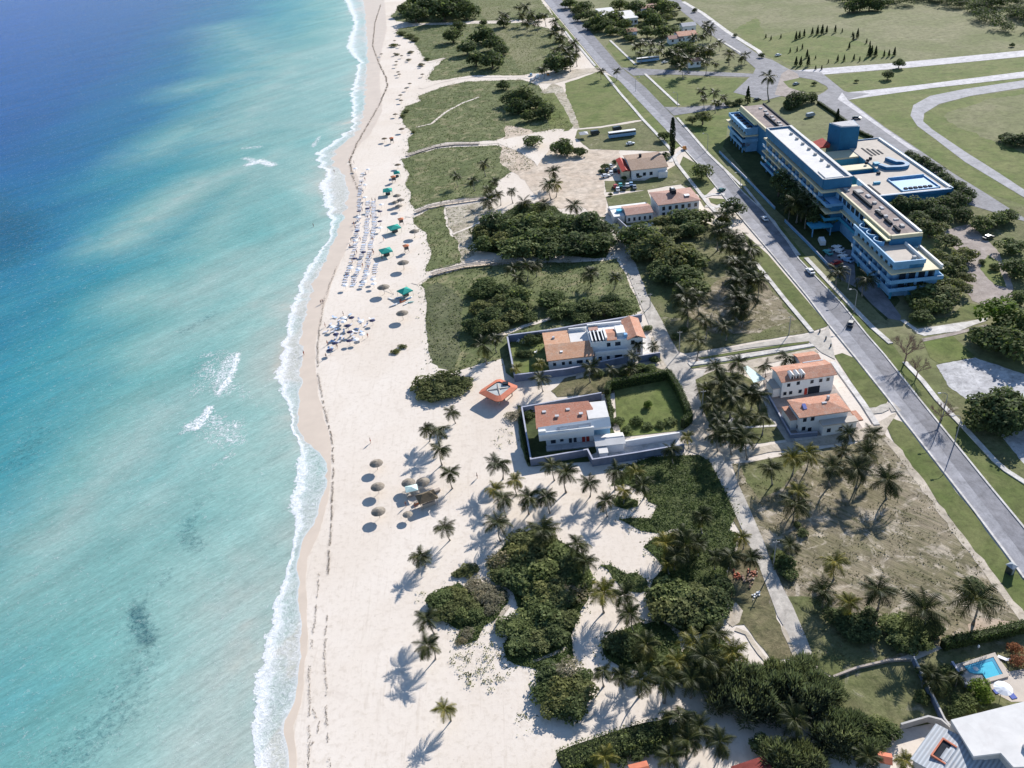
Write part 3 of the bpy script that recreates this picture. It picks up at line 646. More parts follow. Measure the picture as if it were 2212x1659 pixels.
# ground cover that nobody could count
t = Tufts()
for P_ in SCRUB:
    x, y = scatter(P_, 1.1, 30000); x, y = clumpy(x, y, .22, -.3, 2.0)
    t.leaves(x, y, .6, .08, .35, 1, 2.0)
for P_ in SCRUB:
    q = np.array(densify(P_, .8, 0, 1)); q = q[q[:, 1] < 900]; n = len(q)
    for k in range(3):
        o = q+nrng.normal(0, 1.0 if k < 2 else 2.2, (n, 2)); x, y = clumpy(o[:, 0], o[:, 1], .3, -.1, 4.0); t.leaves(x, y, .55, .06, .3, 2, 2.0)
tag(t.build('dune_grass', 'tuft'), 'low green grass and scrub covering the dunes behind the beach', 'grass', kind='stuff')
t = Tufts()
x, y = scatter(PLOT1, 2.2); x, y = clumpy(x, y, .3, -.05, 5.0); t.leaves(x, y, .34, .03, .12, 2, 5.0)
x, y = scatter(PLOT2, 1.6); x, y = clumpy(x, y, .3, 0.0, 6.0); t.leaves(x, y, .34, .03, .12, 2, 5.0)
x, y = scatter(PLOT3, 1.6); x, y = clumpy(x, y, .3, -.1, 7.0); t.leaves(x, y, .34, .03, .12, 2, 5.0)
tag(t.build('dry_grass', 'tuft_dry'), 'dry grass tufts on the sandy plots between lane and avenue', 'grass', kind='stuff')
t = Tufts()
for P_ in VINES:
    x, y = scatter(P_, 9.0); t.leaves(x, y, .36, .12, .7, 2, 4.0)
for P_ in VINES:
    q = np.array(densify(P_, .5, 0, 1)); n = len(q)
    for k in range(3):
        o = q+nrng.normal(0, .5 if k < 2 else 1.2, (n, 2)); x, y = clumpy(o[:, 0], o[:, 1], .5, -.1, 4.0); t.leaves(x, y, .34, .06, .35, 2, 2.0)
tag(t.build('creeper', 'vine_leaf'), 'green creeper carpeting the sand among the palms', 'ground cover', kind='stuff')
t = Tufts()
P_ = pts('m', '1020,600 1300,560 1400,640 1480,820 1380,980 1240,1010 1080,960 950,860 940,700')
x, y = scatter(P_, 4.0); x, y = clumpy(x, y, .55, .02, 9.0); t.leaves(x, y, .3, .1, .5, 3, 4.0)
for s, sh, d in (('650,130 800,180 760,260 640,220', 'm', 1.5), ('1500,1150 1700,1200 1720,1340 1560,1400 1380,1340', 'm', .4), ('900,1150 1150,1080 1180,1280 1000,1350', 'h', .5), ('1270,690 1640,660 1500,900 1500,1100 1400,1150 1380,1000', 'd', .35)):
    P_ = pts(sh, s); x, y = scatter(P_, d*6); x, y = clumpy(x, y, .5, .15, 3.0); t.leaves(x, y, .3, .06, .35, 2, 4.0)
tag(t.build('beach_scrub', 'leaf_olive'), 'thin beach scrub dotted over the open sand', 'scrub', kind='stuff')

# ------------------------------------------------------------------ the sea
def build_sea():
    shore = pts('O', '700,-130 770,-40 787,12 792,62 794,125 790,187 785,250 771,287 725,325 717,354 742,375 754,417 742,471 721,521 704,562 675,617 662,680 650,718 654,763 650,809 648,859 642,909 652,943 687,976 706,993 704,1055 683,1118 658,1168 638,1215 644,1239 648,1301 650,1384 648,1459 633,1522 612,1568 621,1601 625,1655 628,1740')
    seaw = pts('O', '660,-130 720,-40 746,4 766,50 746,104 762,121 776,129 766,175 758,200 762,275 708,317 683,329 688,354 708,375 688,400 704,450 717,487 708,521 667,575 654,596 625,680 612,742 596,822 621,876 637,930 650,951 640,1022 625,1084 641,1155 609,1259 612,1251 592,1322 579,1363 562,1430 554,1468 546,1551 546,1618 554,1659 556,1740')
    Ys = [p[1] for p in shore]; lo, hi = min(Ys), max(Ys)
    # shoreline as X(Y): average the zigzags by sorting
    a = sorted((p[1], p[0]) for p in shore); b = sorted((p[1], p[0]) for p in seaw)
    yy = np.concatenate([np.arange(66, 330, 1.0), np.arange(330, 620, 2.0), np.arange(620, 1500, 8.0), np.arange(1500, 6100, 200.)])
    xs = np.interp(yy, [p[0] for p in a], [p[1] for p in a]); xf = np.interp(yy, [p[0] for p in b], [p[1] for p in b])
    ker = np.ones(5)/5; xs = np.convolve(np.pad(xs, 2, 'edge'), ker, 'valid'); xf = np.convolve(np.pad(xf, 2, 'edge'), ker, 'valid')
    far = yy > 1500; xs[far] = xs[~far][-1]-(yy[far]-1500)*.2; xf[far] = xs[far]-30
    w = np.clip(xs-xf, 2.0, 40)
    wob = np.array([mnoise.noise(Vector((0, y*.16, 5.0)))*1.3+mnoise.noise(Vector((0, y*.5, 1.0)))*.6 for y in yy]); xs = xs+wob*np.clip(yy/200, .4, 2.5)
    u = np.concatenate([np.arange(0, 40, .6), np.arange(40, 140, 1.2), np.arange(140, 400, 5), np.arange(400, 1500, 40), np.arange(1500, 6000, 300)])
    nu, ny = len(u), len(yy)
    X = xs[:, None]-u[None, :]; Y = np.repeat(yy[:, None], nu, 1)
    U = np.repeat(u[None, :], ny, 0); R = U/w[:, None]
    def dist(ps):
        d = np.full(X.shape, 1e9)
        for (x0, y0), (x1, y1) in zip(ps[:-1], ps[1:]):
            dx, dy = x1-x0, y1-y0; t = np.clip(((X-x0)*dx+(Y-y0)*dy)/(dx*dx+dy*dy+1e-9), 0, 1)
            d = np.minimum(d, np.hypot(X-x0-t*dx, Y-y0-t*dy))
        return d
    Br = np.zeros_like(X)
    for s, wd, st in (('512,766 504,797 492,826 470,850', 1.3, 1.0), ('496,775 480,810 476,830', 2.6, .72), ('440,790 470,775 490,780', 2.2, .45), ('452,882 442,905 424,926 406,922', 1.4, 1.0), ('432,908 412,925', 1.8, .9),
                      ('474,935 495,930 510,918', 2.6, .6), ('455,920 480,950', 2.0, .4), ('458,1013 500,980', 1.1, .5), ('538,356 560,348 588,357', 2.6, 1.0), ('530,342 560,352', 2.2, .75), ('528,320 560,318', 2.4, .6),
                      ('440,768 470,764 500,768', 2.0, .5), ('445,800 470,820 488,842', 4.0, .55), ('420,850 440,830 460,800', 3.0, .38), ('462,905 490,935 510,950', 3.0, .6), ('440,935 470,960 500,960', 2.5, .42), ('395,935 420,920', 1.2, .6), ('555,880 580,820', .6, .4), ('512,830 530,860', 2.0, .35), ('676,317 690,296', 1.5, .7), ('600,110 690,130', 5, .3)):
        Br = np.maximum(Br, st*np.clip(1.25-dist(pts('O', s))/(wd*1.45), 0, 1))
    Wd = np.zeros_like(X)
    for s, wd, st in (('295,1320 300,1350 320,1385', 3.5, 1.0), ('300,1300 290,1350 310,1400', 6, .5), ('250,1500 290,1470 310,1430', 7, .55), ('150,1640 200,1590 260,1540', 9, .6), ('410,1130 400,1160 425,1180', 4, .65), ('440,1080 420,1120', 4, .4),
                      ('360,1240 350,1260', 3.5, .5), ('400,716 440,690 460,678', 4, .6), ('40,1000 80,940', 8, .5), ('0,1010 60,960', 9, .4), ('235,585 250,560', 6, .35), ('0,470 40,520 0,560', 28, .8), ('-60,420 30,470 60,500', 22, .7), ('0,300 60,330', 40, .35),
                      ('430,270 470,260', 14, .4), ('560,1050 610,960', 3, .35), ('600,1100 590,1200', 3, .3), ('460,720 520,690', 6, .3)):
        Wd = np.maximum(Wd, st*np.clip(1.2-dist(pts('O', s))/wd, 0, 1))
    # sand bars: lighter water further out
    Sb = np.zeros_like(X)
    for s, wd, st in (('430,400 330,470 260,520', 14, 1.0), ('560,350 480,380 430,410', 10, .8), ('620,160 560,220 520,280', 30, .8), ('300,640 400,640 460,600', 12, .7), ('330,760 420,700', 9, .6), ('120,1150 260,1000 360,900', 12, .9), ('60,1250 200,1080', 12, .6), ('300,1120 420,960', 9, .6),
                      ('520,1180 460,1400 420,1640', 10, .5), ('640,120 560,130', 30, .6), ('480,60 560,120 640,180', 26, .6), ('420,190 520,165 610,150', 22, .7), ('330,330 440,260 540,225', 18, .6), ('600,330 520,420 440,520', 10, .5), ('500,560 420,640', 9, .5)):
        Sb = np.maximum(Sb, st*np.clip(1.0-dist(pts('O', s))/(wd*2.3), 0, 1)**1.3)
    V = np.c_[X.ravel(), Y.ravel(), np.full(X.size, .13)]
    I = np.arange(ny*nu).reshape(ny, nu)
    F = np.stack([I[:-1, :-1], I[1:, :-1], I[1:, 1:], I[:-1, 1:]], -1).reshape(-1, 4)[:, ::1]
    m, nt, p = newmat('sea_water')
    at = lambda n: N(nt, 'Attribute', attribute_name=n).outputs['Fac']
    au, ar, ab, aw, asb = at('off'), at('foam_r'), at('breaker'), at('weed'), at('bar')
    def math_(op, a, b=None, c=None):
        n = nt.nodes.new('ShaderNodeMath'); n.operation = op
        for i, q in enumerate((a, b, c)):
            if q is None: continue
            if isinstance(q, (int, float)): n.inputs[i].default_value = q
            else: nt.links.new(q, n.inputs[i])
        return n.outputs[0]
    v = wpos(nt)
    big = nz(nt, v, .018, 4, .6, .6)
    st = nz(nt, wpos(nt, (.09, 1, 1), rad(43)), .17, 5, .68, .35)     # swell lines
    st2 = nz(nt, wpos(nt, (.2, 1, 1), rad(40)), .7, 4, .7, .3)
    mid = nz(nt, v, .07, 5, .65, .7)
    uu = math_('ADD', au, math_('MULTIPLY', math_('SUBTRACT', big, .5), 70))
    uu = math_('ADD', uu, math_('MULTIPLY', math_('SUBTRACT', st, .5), math_('MINIMUM', math_('MULTIPLY', au, .32), 55)))
    uu = math_('SUBTRACT', uu, math_('MULTIPLY', asb, math_('MULTIPLY', au, .62)))
    uu = math_('MAXIMUM', uu, 0.0)
    nu_ = math_('POWER', math_('MINIMUM', math_('DIVIDE', uu, 420.0), 1.0), .5)
    col = ramp(nt, nu_, [(0.0, (.47,.47,.41)), (.09, (.37,.445,.405)), (.20, (.27,.43,.395)), (.33, (.15,.345,.33)), (.46, (.05,.245,.29)), (.60, (.012,.135,.26)), (.75, (.006,.085,.26)), (1.0, (.006,.075,.31))])  # farthest blue stops also paint in the sky tone on distant water
    col = mix(nt, math_('MULTIPLY', asb, ramp(nt, mid, [(.3, .15), (.65, .6)])), col, (.36, .43, .405))
    # seagrass beds on the bottom
    wf = ramp(nt, math_('ADD', math_('MULTIPLY', aw, .31), math_('MULTIPLY', nz(nt, v, .75, 7, .85, .5), .95)), [(.60, 0.0), (.86, .85)])
    wf2 = math_('MULTIPLY', wf, ramp(nt, aw, [(0.0, 0.0), (.25, 1.0)]))
    col = mix(nt, wf2, col, (.012, .075, .10))
    col = mix(nt, .38, col, ramp(nt, st2, [(.3, .72), (.7, 1.25)]), 'MULTIPLY')
    st3 = nz(nt, wpos(nt, (.4, 1, 1), rad(28)), 1.7, 3, .7, .5)
    col = mix(nt, .6, col, ramp(nt, st3, [(.3, .78), (.7, 1.2)]), 'MULTIPLY')
    col = mix(nt, .2, col, ramp(nt, st, [(.32, .66), (.68, 1.22)]), 'MULTIPLY')
    st4 = nz(nt, wpos(nt, (.07, 1, 1), rad(47)), .085, 4, .6, .4)
    col = mix(nt, .3, col, ramp(nt, st4, [(.36, .70), (.52, 1.0), (.66, 1.2)]), 'MULTIPLY')
    # foam
    lace = nz(nt, v, .9, 7, .8, 1.2); lace2 = nz(nt, v, 2.4, 4, .7, .6)
    edge = math_('ADD', ar, math_('MULTIPLY', math_('SUBTRACT', nz(nt, v, .35, 5, .7, .5), .5), .8))
    band_ = ramp(nt, edge, [(.0, .5), (.2, .32), (.55, .42), (.80, .95), (.98, .8), (1.12, .1), (1.3, 0.0)])
    fo = math_('MULTIPLY', band_, 1.0)
    fo = math_('ADD', fo, math_('MULTIPLY', math_('SUBTRACT', lace, .56), 2.2))
    fo = math_('MULTIPLY', fo, ramp(nt, edge, [(1.05, 1.0), (1.32, 0.0)]))
    rim = ramp(nt, au, [(0.0, .55), (.9, 0.0)])
    br = math_('MULTIPLY', ramp(nt, math_('ADD', ab, math_('MULTIPLY', math_('SUBTRACT', lace, .52), 4.2)), [(.40, 0.0), (1.0, 1.0)]), ramp(nt, ab, [(0.0, 0.0), (.15, 1.0)]))
    fo = math_('MAXIMUM', math_('MAXIMUM', fo, br), rim); fo = math_('MINIMUM', math_('MAXIMUM', fo, 0.0), 1.0)
    col = mix(nt, fo, col, (.83, .83, .86))
    nt.links.new(col, p.inputs['Base Color'])
    rr = nt.nodes.new('ShaderNodeMapRange'); rr.inputs[3].default_value = .22; rr.inputs[4].default_value = .95
    nt.links.new(fo, rr.inputs[0]); nt.links.new(rr.outputs[0], p.inputs['Roughness'])
    p.inputs['Specular IOR Level'].default_value = .06; p.inputs['IOR'].default_value = 1.25
    hh = math_('ADD', math_('MULTIPLY', st, 1.2), math_('MULTIPLY', st2, .45)); hh = math_('ADD', hh, math_('MULTIPLY', nz(nt, v, 1.2, 4, .7), .12)); hh = math_('ADD', hh, math_('MULTIPLY', fo, .35))
    bump(nt, p, hh, .55, .6)
    MAT['sea'] = m
    me = npmesh('sea', V, F, m)
    for n_, A in (('off', U), ('foam_r', R), ('breaker', Br), ('weed', Wd), ('bar', Sb)):
        q = me.attributes.new(n_, 'FLOAT', 'POINT'); q.data.foreach_set('value', A.astype(np.float32).ravel())
    me.polygons.foreach_set('use_smooth', [True]*len(me.polygons))
    tag(meshobj('sea', me), kind='structure')
build_sea()
# ------------------------------------------------------------------ vegetation
def palm_crown(seed, nf, mat):
    """unit crown (radius 1): arching feather fronds, each with its own leaflets"""
    r = random.Random(seed); V = []; F = []; T = []
    def tri(a, b, c, t):
        n = len(V); V.extend([a, b, c, c]); V[-1] = (c[0]+.004, c[1], c[2]); F.append((n, n+1, n+2, n+3)); T.append(t)
    for k in range(nf):
        az = 2*PI*k/nf*(1.0)+r.uniform(-.3, .3) + (k % 3)*.35
        age = k/nf if nf < 12 else r.random()
        el = rad(62-88*age+r.uniform(-8, 8)); L = r.uniform(.92, 1.12)*(1.0 if age > .15 else .85)
        droop = rad(r.uniform(58, 92))*(.75+.4*age)
        ps = []; p = Vector((0, 0, 0)); ns = 9
        sw = r.uniform(-.25, .25)
        for i in range(ns+1):
            ps.append(p.copy()); q = i/ns
            a = el-droop*q**1.3
            d = Vector((cos(az+sw*q)*cos(a), sin(az+sw*q)*cos(a), sin(a)))
            p = p+d*L/ns*1.12
        if age > .93: el -= rad(35)
        t0 = .97 if age > .93 else min(1, max(0, .5+r.gauss(0, .12)+(.22 if age > .85 else 0)-(0.1 if age < .3 else 0)))
        for i in range(1, ns):
            a, b = ps[i], ps[i+1]; d = (b-a).normalized(); side = d.cross(Vector((0, 0, 1)))
            if side.length < 1e-3: continue
            side.normalize(); up = side.cross(d)
            q = i/ns; wl = L*.36*max(.2, sin(PI*min(1, .18+q*.86)))
            for h in range(2):
                c0 = a+(b-a)*(h*.5); c1 = a+(b-a)*(h*.5+.46)
                for sg in (-1, 1):
                    tip = (c0+c1)/2+side*sg*wl*r.uniform(.8, 1.1)+d*wl*.55-Vector((0, 0, 1))*wl*r.uniform(.28, .6)
                    tri(tuple(c0), tuple(c1), tuple(tip), min(1, max(0, t0+r.gauss(0, .13))))
        for i in range(ns):
            a, b = ps[i], ps[i+1]; s = Vector((-sin(az), cos(az), 0))*.018*(1-i/ns+.2)
            n = len(V); V.extend([tuple(a-s), tuple(a+s), tuple(b+s*.8), tuple(b-s*.8)]); F.append((n, n+1, n+2, n+3)); T.append(min(1, t0+.25))
    return npmesh('palm_crown', V, F, MAT[mat], T)

def leaf_crown(name, seed, mat, nleaf=1500, lobes=9, flat=.78, size=.15, spiky=0.0):
    """unit crown made of leaf-sized faces on an uneven cluster of lobes"""
    g = np.random.default_rng(seed); r = random.Random(seed)
    C = []; Rr = []
    for k in range(lobes):
        a = 2*PI*k/lobes+r.uniform(-.4, .4); d = r.uniform(.30, .62) if k else 0
        C.append((cos(a)*d, sin(a)*d, r.uniform(-.12, .38)*(1-.5*d)*flat+(.22 if k == 0 else 0))); Rr.append(r.uniform(.33, .52))
    C = np.array(C); Rr = np.array(Rr); wts = Rr**2/np.sum(Rr**2)
    li = g.choice(lobes, nleaf, p=wts)
    n = g.normal(0, 1, (nleaf, 3)); n[:, 2] += .35; n /= np.linalg.norm(n, axis=1, keepdims=True)
    rad_ = Rr[li]*(1-.32*g.random(nleaf)**2.2)
    c = C[li]+n*rad_[:, None]*np.array([1, 1, flat])
    # lumpy surface
    lump = np.array([mnoise.noise(Vector(tuple(q*4.2))+Vector((seed, 0, 0))) for q in c])
    c = c*(1+.13*lump[:, None]); keep = (lump > -.62); c, n, lump, li = c[keep], n[keep], lump[keep], li[keep]
    k = len(c)
    tint = np.clip(.42+.55*lump+.12*g.normal(0, 1, k)+(g.random(lobes)*.24-.12)[li], 0, 1)
    nn = n*.55+np.array([0, 0, .75])+g.normal(0, .45, (k, 3)); asp = .75
    if spiky:
        d = n*.5+np.c_[g.normal(0, .25, (k, 2)), np.full(k, .55)]; d /= np.linalg.norm(d, axis=1, keepdims=True)
        s = np.cross(d, g.normal(0, 1, (k, 3))); s /= np.linalg.norm(s, axis=1, keepdims=True)
        Ls = (spiky*g.uniform(.6, 1.3, k))[:, None]; w = size*.35
        v = np.stack([c-s*w, c+s*w, c+d*Ls+s*w*.25, c+d*Ls-s*w*.25], 1)
    else:
        v = leafquads(c, nn, size*g.uniform(.55, 1.35, k), asp)
    v[:, :, 2] = np.maximum(v[:, :, 2], -.75)
    return npmesh(name, v.reshape(-1, 3), np.arange(k*4).reshape(-1, 4), MAT[mat], tint)

def limb_trunk(name, seed, mat='bark_dark', h=1.0):
    """unit trunk from z=0 (ground) to the crown, branching into limbs"""
    r = random.Random(seed); m = MB()
    m.path([(0, 0, 0), (r.uniform(-.04, .04), r.uniform(-.04, .04), h*.45)], [.085, .065], 7)
    for k in range(4):
        a = 2*PI*k/4+r.uniform(-.4, .4)
        m.path([(0, 0, h*.42), (cos(a)*.16, sin(a)*.16, h*.68), (cos(a)*.36, sin(a)*.36, h*.95)], [.055, .04, .018], 6)
    return m.mesh(name, MAT[mat])

def palm_trunk(seed):
    r = random.Random(seed); m = MB(); ps = []; rs = []
    bx, by = r.uniform(-.06, .06), r.uniform(-.06, .06)
    for i in range(7):
        q = i/6; ps.append((bx*sin(q*PI)*1.5, by*sin(q*PI)*1.5, q)); rs.append(.030*(1-q*.5)+(.022 if i == 0 else 0))
    m.path(ps, rs, 7); return m.mesh('palm_trunk', MAT['bark'], True)

PALMV = {k: [palm_crown(100+i, 19+i % 4*2, mt) for i in range(n)] for k, mt, n in (('n', 'palm', 11), ('y', 'palm_yellow', 4))}
PTRUNK = [palm_trunk(i) for i in range(5)]
CROWNS = {k: [leaf_crown(nm, 31*i+hash_, mt, *a) for i in range(n)] for k, nm, hash_, mt, n, a in (
    ('tree', 'crown', 1, 'leaf', 6, (1500, 10, .72, .15)), ('dark', 'crown', 5, 'leaf_dark', 4, (1500, 10, .75, .15)),
    ('olive', 'crown', 9, 'leaf_olive', 5, (1600, 9, .62, .14)), ('lime', 'crown', 13, 'leaf_lime', 2, (1200, 8, .8, .16)),
    ('grey', 'crown', 17, 'leaf_grey', 2, (700, 7, .6, .13)), ('pine', 'crown', 21, 'needle', 5, (1700, 11, .95, .10, .34)), ('red', 'crown', 25, 'reddish', 1, (700, 7, .8, .15)))}
TRUNKS = [limb_trunk('trunk', i) for i in range(3)]

def ordinal(n):
    base = ['zeroth', 'first', 'second', 'third', 'fourth', 'fifth', 'sixth', 'seventh', 'eighth', 'ninth', 'tenth', 'eleventh', 'twelfth', 'thirteenth', 'fourteenth', 'fifteenth', 'sixteenth', 'seventeenth', 'eighteenth', 'nineteenth']
    if n < 20: return base[n]
    t = {2: 'twent', 3: 'thirt', 4: 'fort', 5: 'fift'}[n//10]
    return t+'ieth' if n % 10 == 0 else t+'y-'+base[n % 10]

def ord_labels(items, key, text, tail='from the left'):
    """a label for each: one of a kind needs none, otherwise its place in the row"""
    idx = sorted(range(len(items)), key=key); out = [None]*len(items)
    for k, i in enumerate(idx):
        if len(items) == 1: out[i] = text
        elif k == 0: out[i] = text+', leftmost'
        elif k == len(items)-1: out[i] = text+', rightmost'
        else: out[i] = f'{text}, {ordinal(k+1)} {tail}'
    return out

def part(name, me, parent, loc=(0, 0, 0), sc=(1, 1, 1), rz=0.0):
    o = meshobj(name, me, parent); o.location = loc; o.scale = sc; o.rotation_euler = (0, 0, rz); return o

def palm(x, y, h, R, label, group, flag, lean=None):
    r = rng
    lx, ly = lean if lean else (r.uniform(-.16, .08), r.uniform(-.08, .12))
    t = thing('coconut_palm', label, 'palm tree', (x-lx*h, y-ly*h, 0), 0, group)
    tr = part('trunk', PTRUNK[r.randrange(5)], t, (0, 0, -.05))
    wide = min(1.0, .72+.2*h/5)*h*.85+1.2
    # shear the unit trunk so that it reaches the crown
    tr.matrix_local = Matrix(((wide, 0, lx*h, 0), (0, wide, ly*h, 0), (0, 0, h+.1, -.05), (0, 0, 0, 1)))
    m = PALMV['y' if flag == 'y' else 'n']
    part('crown', m[r.randrange(len(m))], t, (lx*h, ly*h, h), (R, R, R*r.uniform(.9, 1.1)), r.uniform(0, 6.28))

def tree(name, cat, x, y, hc, R, kind, label, group, vz=1.0):
    t = thing(name, label, cat, (x, y, 0), 0, group)
    m = CROWNS[kind]
    part('trunk', TRUNKS[rng.randrange(3)], t, (0, 0, -.05), (R*.9, R*.9, hc+.2*R), rng.uniform(0, 6))
    part('crown', m[rng.randrange(len(m))], t, (0, 0, hc), (R*rng.uniform(.95, 1.12), R*rng.uniform(.95, 1.12), R*vz*rng.uniform(.9, 1.15)), rng.uniform(0, 6.28))

def parse(s):
    out = []
    for w in s.split():
        a = w.split(','); out.append((float(a[0]), float(a[1]), float(a[2]), a[3] if len(a) > 3 else 'n'))
    return out

PALMS = [
 # where, group, [(sheet, 'x,y,r[,y]')]
 ('on open sand at the bottom edge of the beach', 'palms on the open beach', [('m', '890,1150,95,y')]),
 ('leaning over open sand beside the scrub', 'palms on the open beach', [('m', '735,365,100 750,600,105')]),
 ('on the sand above the big scrub mound', 'palms on the open beach', [('j', '890,870,75 680,1120,78')]),
 ('in the line between hut and thatched kiosk', 'palms on the open beach', [('h', '590,980,62 370,1130,62 460,1135,88 490,1300,82 570,1500,84')]),
 ('on sand below the walled white villa', 'palms below the villa wall', [('h', '985,1430,88 1130,1570,72,y 1450,1440,85 1575,1500,100 1770,1590,85')]),
 ('standing at the top of the sandy clearing', 'palms round the sandy clearing', [('j', '1330,540,80,y 1400,620,95 1620,610,90 1770,600,88 1350,830,110')]),
 ('rising out of the scrub mound by clearing', 'palms round the sandy clearing', [('j', '1750,890,110 2040,1010,100 2110,1160,105')]),
 ('at the left edge of the creeper carpet', 'palms in the creeper', [('k', '530,385,95 700,390,75,y 760,500,92 595,555,65,y 440,640,82')]),
 ('standing alone in the creeper carpet', 'palms in the creeper', [('k', '1280,770,90')]),
 ('in dense green between clearing and lane', 'palms in the lane grove', [('k', '1100,930,90 960,1010,90,y 1130,1020,100 1230,1010,80 980,1180,65,y 1050,1110,90 1520,1120,98 1390,1130,80')]),
 ('along the left side of the lane', 'palms in the lane grove', [('k', '1620,960,75,y 1700,1130,88')]),
 ('behind the seagrape mound below the clearing', 'palms in the beach grove', [('n', '430,140,110,y 600,170,105 650,330,95')]),
 ('in the bottom grove over sunlit sand', 'palms in the beach grove', [('n', '420,820,95 575,860,95 750,905,118 950,890,125')]),
 ('in the thick of the bottom grove', 'palms in the beach grove', [('n', '790,590,105 1060,740,115,y 1200,580,105,y 1300,700,125 1400,490,110 1540,660,105,y 1400,820,100 1180,890,115')]),
 ('at the bottom edge beside the hedge', 'palms at the bottom edge', [('n', '1090,1210,125 1250,1300,125 1000,1560,110 1430,1430,115 430,1560,95,y 1150,1420,110')]),
 ('overhanging the dark casuarinas', 'palms at the bottom edge', [('o', '230,1240,130')]),
 ('by the grey corrugated roof', 'palms at the bottom edge', [('o', '860,1560,95 1180,1590,75,y 1840,1620,60 2150,1635,65')]),
 ('by the walled villa near the beach hut', 'palms round the villas', [('h', '850,400,82 960,350,66')]),
 ('inside the villa wall next to the beach', 'palms round the villas', [('h', '1140,600,52,y 1340,560,60,y')]),
 ('in the strip between both walled villas', 'palms round the villas', [('h', '1350,690,72 1790,600,72 1960,610,55 2120,600,60')]),
 ('in the paved yard facing the lane', 'palms round the villas', [('i', '535,490,58 670,500,48 490,590,62')]),
 ('at the street end of the villa wall', 'palms round the villas', [('i', '820,1390,74 960,1285,55,y')]),
 ('in the corner grove by the two houses', 'palms in the corner grove', [('i', '1210,690,78 1400,640,82 1640,665,62 1830,600,78 1120,880,88 1180,1000,92 1260,820,98 1350,790,88')]),
 ('in the lower half of the corner grove', 'palms in the corner grove', [('i', '1350,930,105 1500,900,100 1580,930,90 1430,1110,105 1600,1110,95 1230,1130,88 1320,1260,105 1460,1290,105 1230,1260,88')]),
 ('in the upper plot by the white pavement', 'palms in the upper plot', [('i', '1390,80,100 1480,60,95 1400,180,95 1450,200,78 1290,330,78')]),
 ('in the upper plot near the lane', 'palms in the upper plot', [('i', '940,70,100 1060,80,95 950,180,92 1110,270,86 1050,450,86')]),
 ('in the row along the avenue verge', 'palms in the upper plot', [('e', '1420,1060,85 1460,930,85 1570,1110,78 1500,1200,76 1590,1200,70 1700,1220,86 1560,1350,95 1650,1370,95 1600,1500,100')]),
 ('at the end of the avenue row', 'palms in the upper plot', [('e', '1680,1470,100 1740,1500,92')]),
 ('by the junction beside the two houses', 'palms on the dry plot', [('l', '690,290,92 905,290,92 860,460,105 640,440,80')]),
 ('yellow-green, at the top of the dry plot', 'palms on the dry plot', [('l', '340,460,98,y 210,500,88,y')]),
 ('in the upper half of the dry plot', 'palms on the dry plot', [('l', '30,590,88 550,570,108 770,590,105 260,790,98,y 240,900,115')]),
 ('standing clear over its own shadow', 'palms on the dry plot', [('l', '1030,690,118')]),
 ('alone in the middle of the dry plot', 'palms on the dry plot', [('l', '580,1400,100,y')]),
 ('beside the lane in the dry plot', 'palms on the dry plot', [('l', '190,1250,85')]),
 ('along the lower side of the dry plot', 'palms on the dry plot', [('o', '470,130,105 700,230,105,y 950,120,130 1350,290,160 1800,200,150')]),
 ('in the garden left of the swimming pool', 'palms round the pool', [('o', '1390,830,90 1450,900,105 1640,860,75')]),
 ('beside the tall thatched-roof forest edge', 'palms in the middle forest', [('e', '170,850,72')]),
 ('poking out of the middle forest', 'palms in the middle forest', [('d', '1940,640,70 2120,650,60')]),
 ('at the far end of the lower boardwalk', 'palms along the boardwalks', [('d', '1850,1210,75 1970,1190,72 2040,1180,62 1900,1290,66')]),
 ('at the far end of the upper boardwalk', 'palms along the boardwalks', [('d', '1690,460,50 1640,530,55 1650,620,66 1720,570,52 1840,540,48')]),
 ('in the grassy dune above the upper boardwalk', 'palms along the boardwalks', [('d', '1360,410,46 1600,310,46 1500,450,46')]),
 ('in the sandy clearing behind the dunes', 'palms in the sandy clearing', [('a', '1830,1480,58 1790,1590,62 1850,1590,60,y')]),
 ('beside the lane below the forest', 'palms in the middle forest', [('e', '310,1440,65 520,1480,66')]),
 ('in the far row beside the avenue', 'palms in the far row', [('a', '1750,130,42 1690,200,42 1600,190,42 1840,190,46 1830,280,46 1900,240,46 1890,330,44 1900,400,44 2010,380,46')]),
 ('at the near end of the far row', 'palms in the far row', [('a', '1850,430,44 1960,440,46 1970,510,46 1830,520,44 2030,460,44 1740,590,42')]),
 ('on the far dry field near the top', 'palms in the far row', [('a', '1530,60,38 1590,50,38 1410,130,44 1380,170,36 1560,130,46 1640,120,42')]),
 ('by the sandy track onto the avenue', 'palms on the avenue', [('b', '402,612,36 536,612,36')]),
 ('very tall, behind the hotel by the junction', 'palms on the avenue', [('b', '1850,660,56')]),
 ('before the far houses', 'palms round the far houses', [('b', '700,400,42 760,370,40 840,370,42 920,385,40 740,450,40 830,440,40 900,440,38')]),
 ('right of the far houses', 'palms round the far houses', [('b', '1200,330,44 1280,300,44 1340,250,48 1310,210,40 1420,370,40 1510,460,50 1620,500,40 1650,475,38')]),
 ('in the clump beyond the cross street', 'palms round the far houses', [('b', '1050,460,50 1150,510,52 1250,440,56 1340,420,50 1300,530,52 1100,570,46 1390,545,40')]),
 ('on the lawn left of the hotel', 'palms by the hotel', [('b', '1270,785,42 1380,800,46 1460,840,36 1290,850,38 1390,885,40')]),
 ('in the shade before the hotel', 'palms by the hotel', [('f', '700,1050,88 800,1120,78 640,1110,66')]),
 ('beside the hotel parking bays', 'palms by the hotel', [('g', '600,500,78 850,560,80')]),
]
PRE = {'n': 'green coconut palm', 'y': 'yellowing coconut palm'}
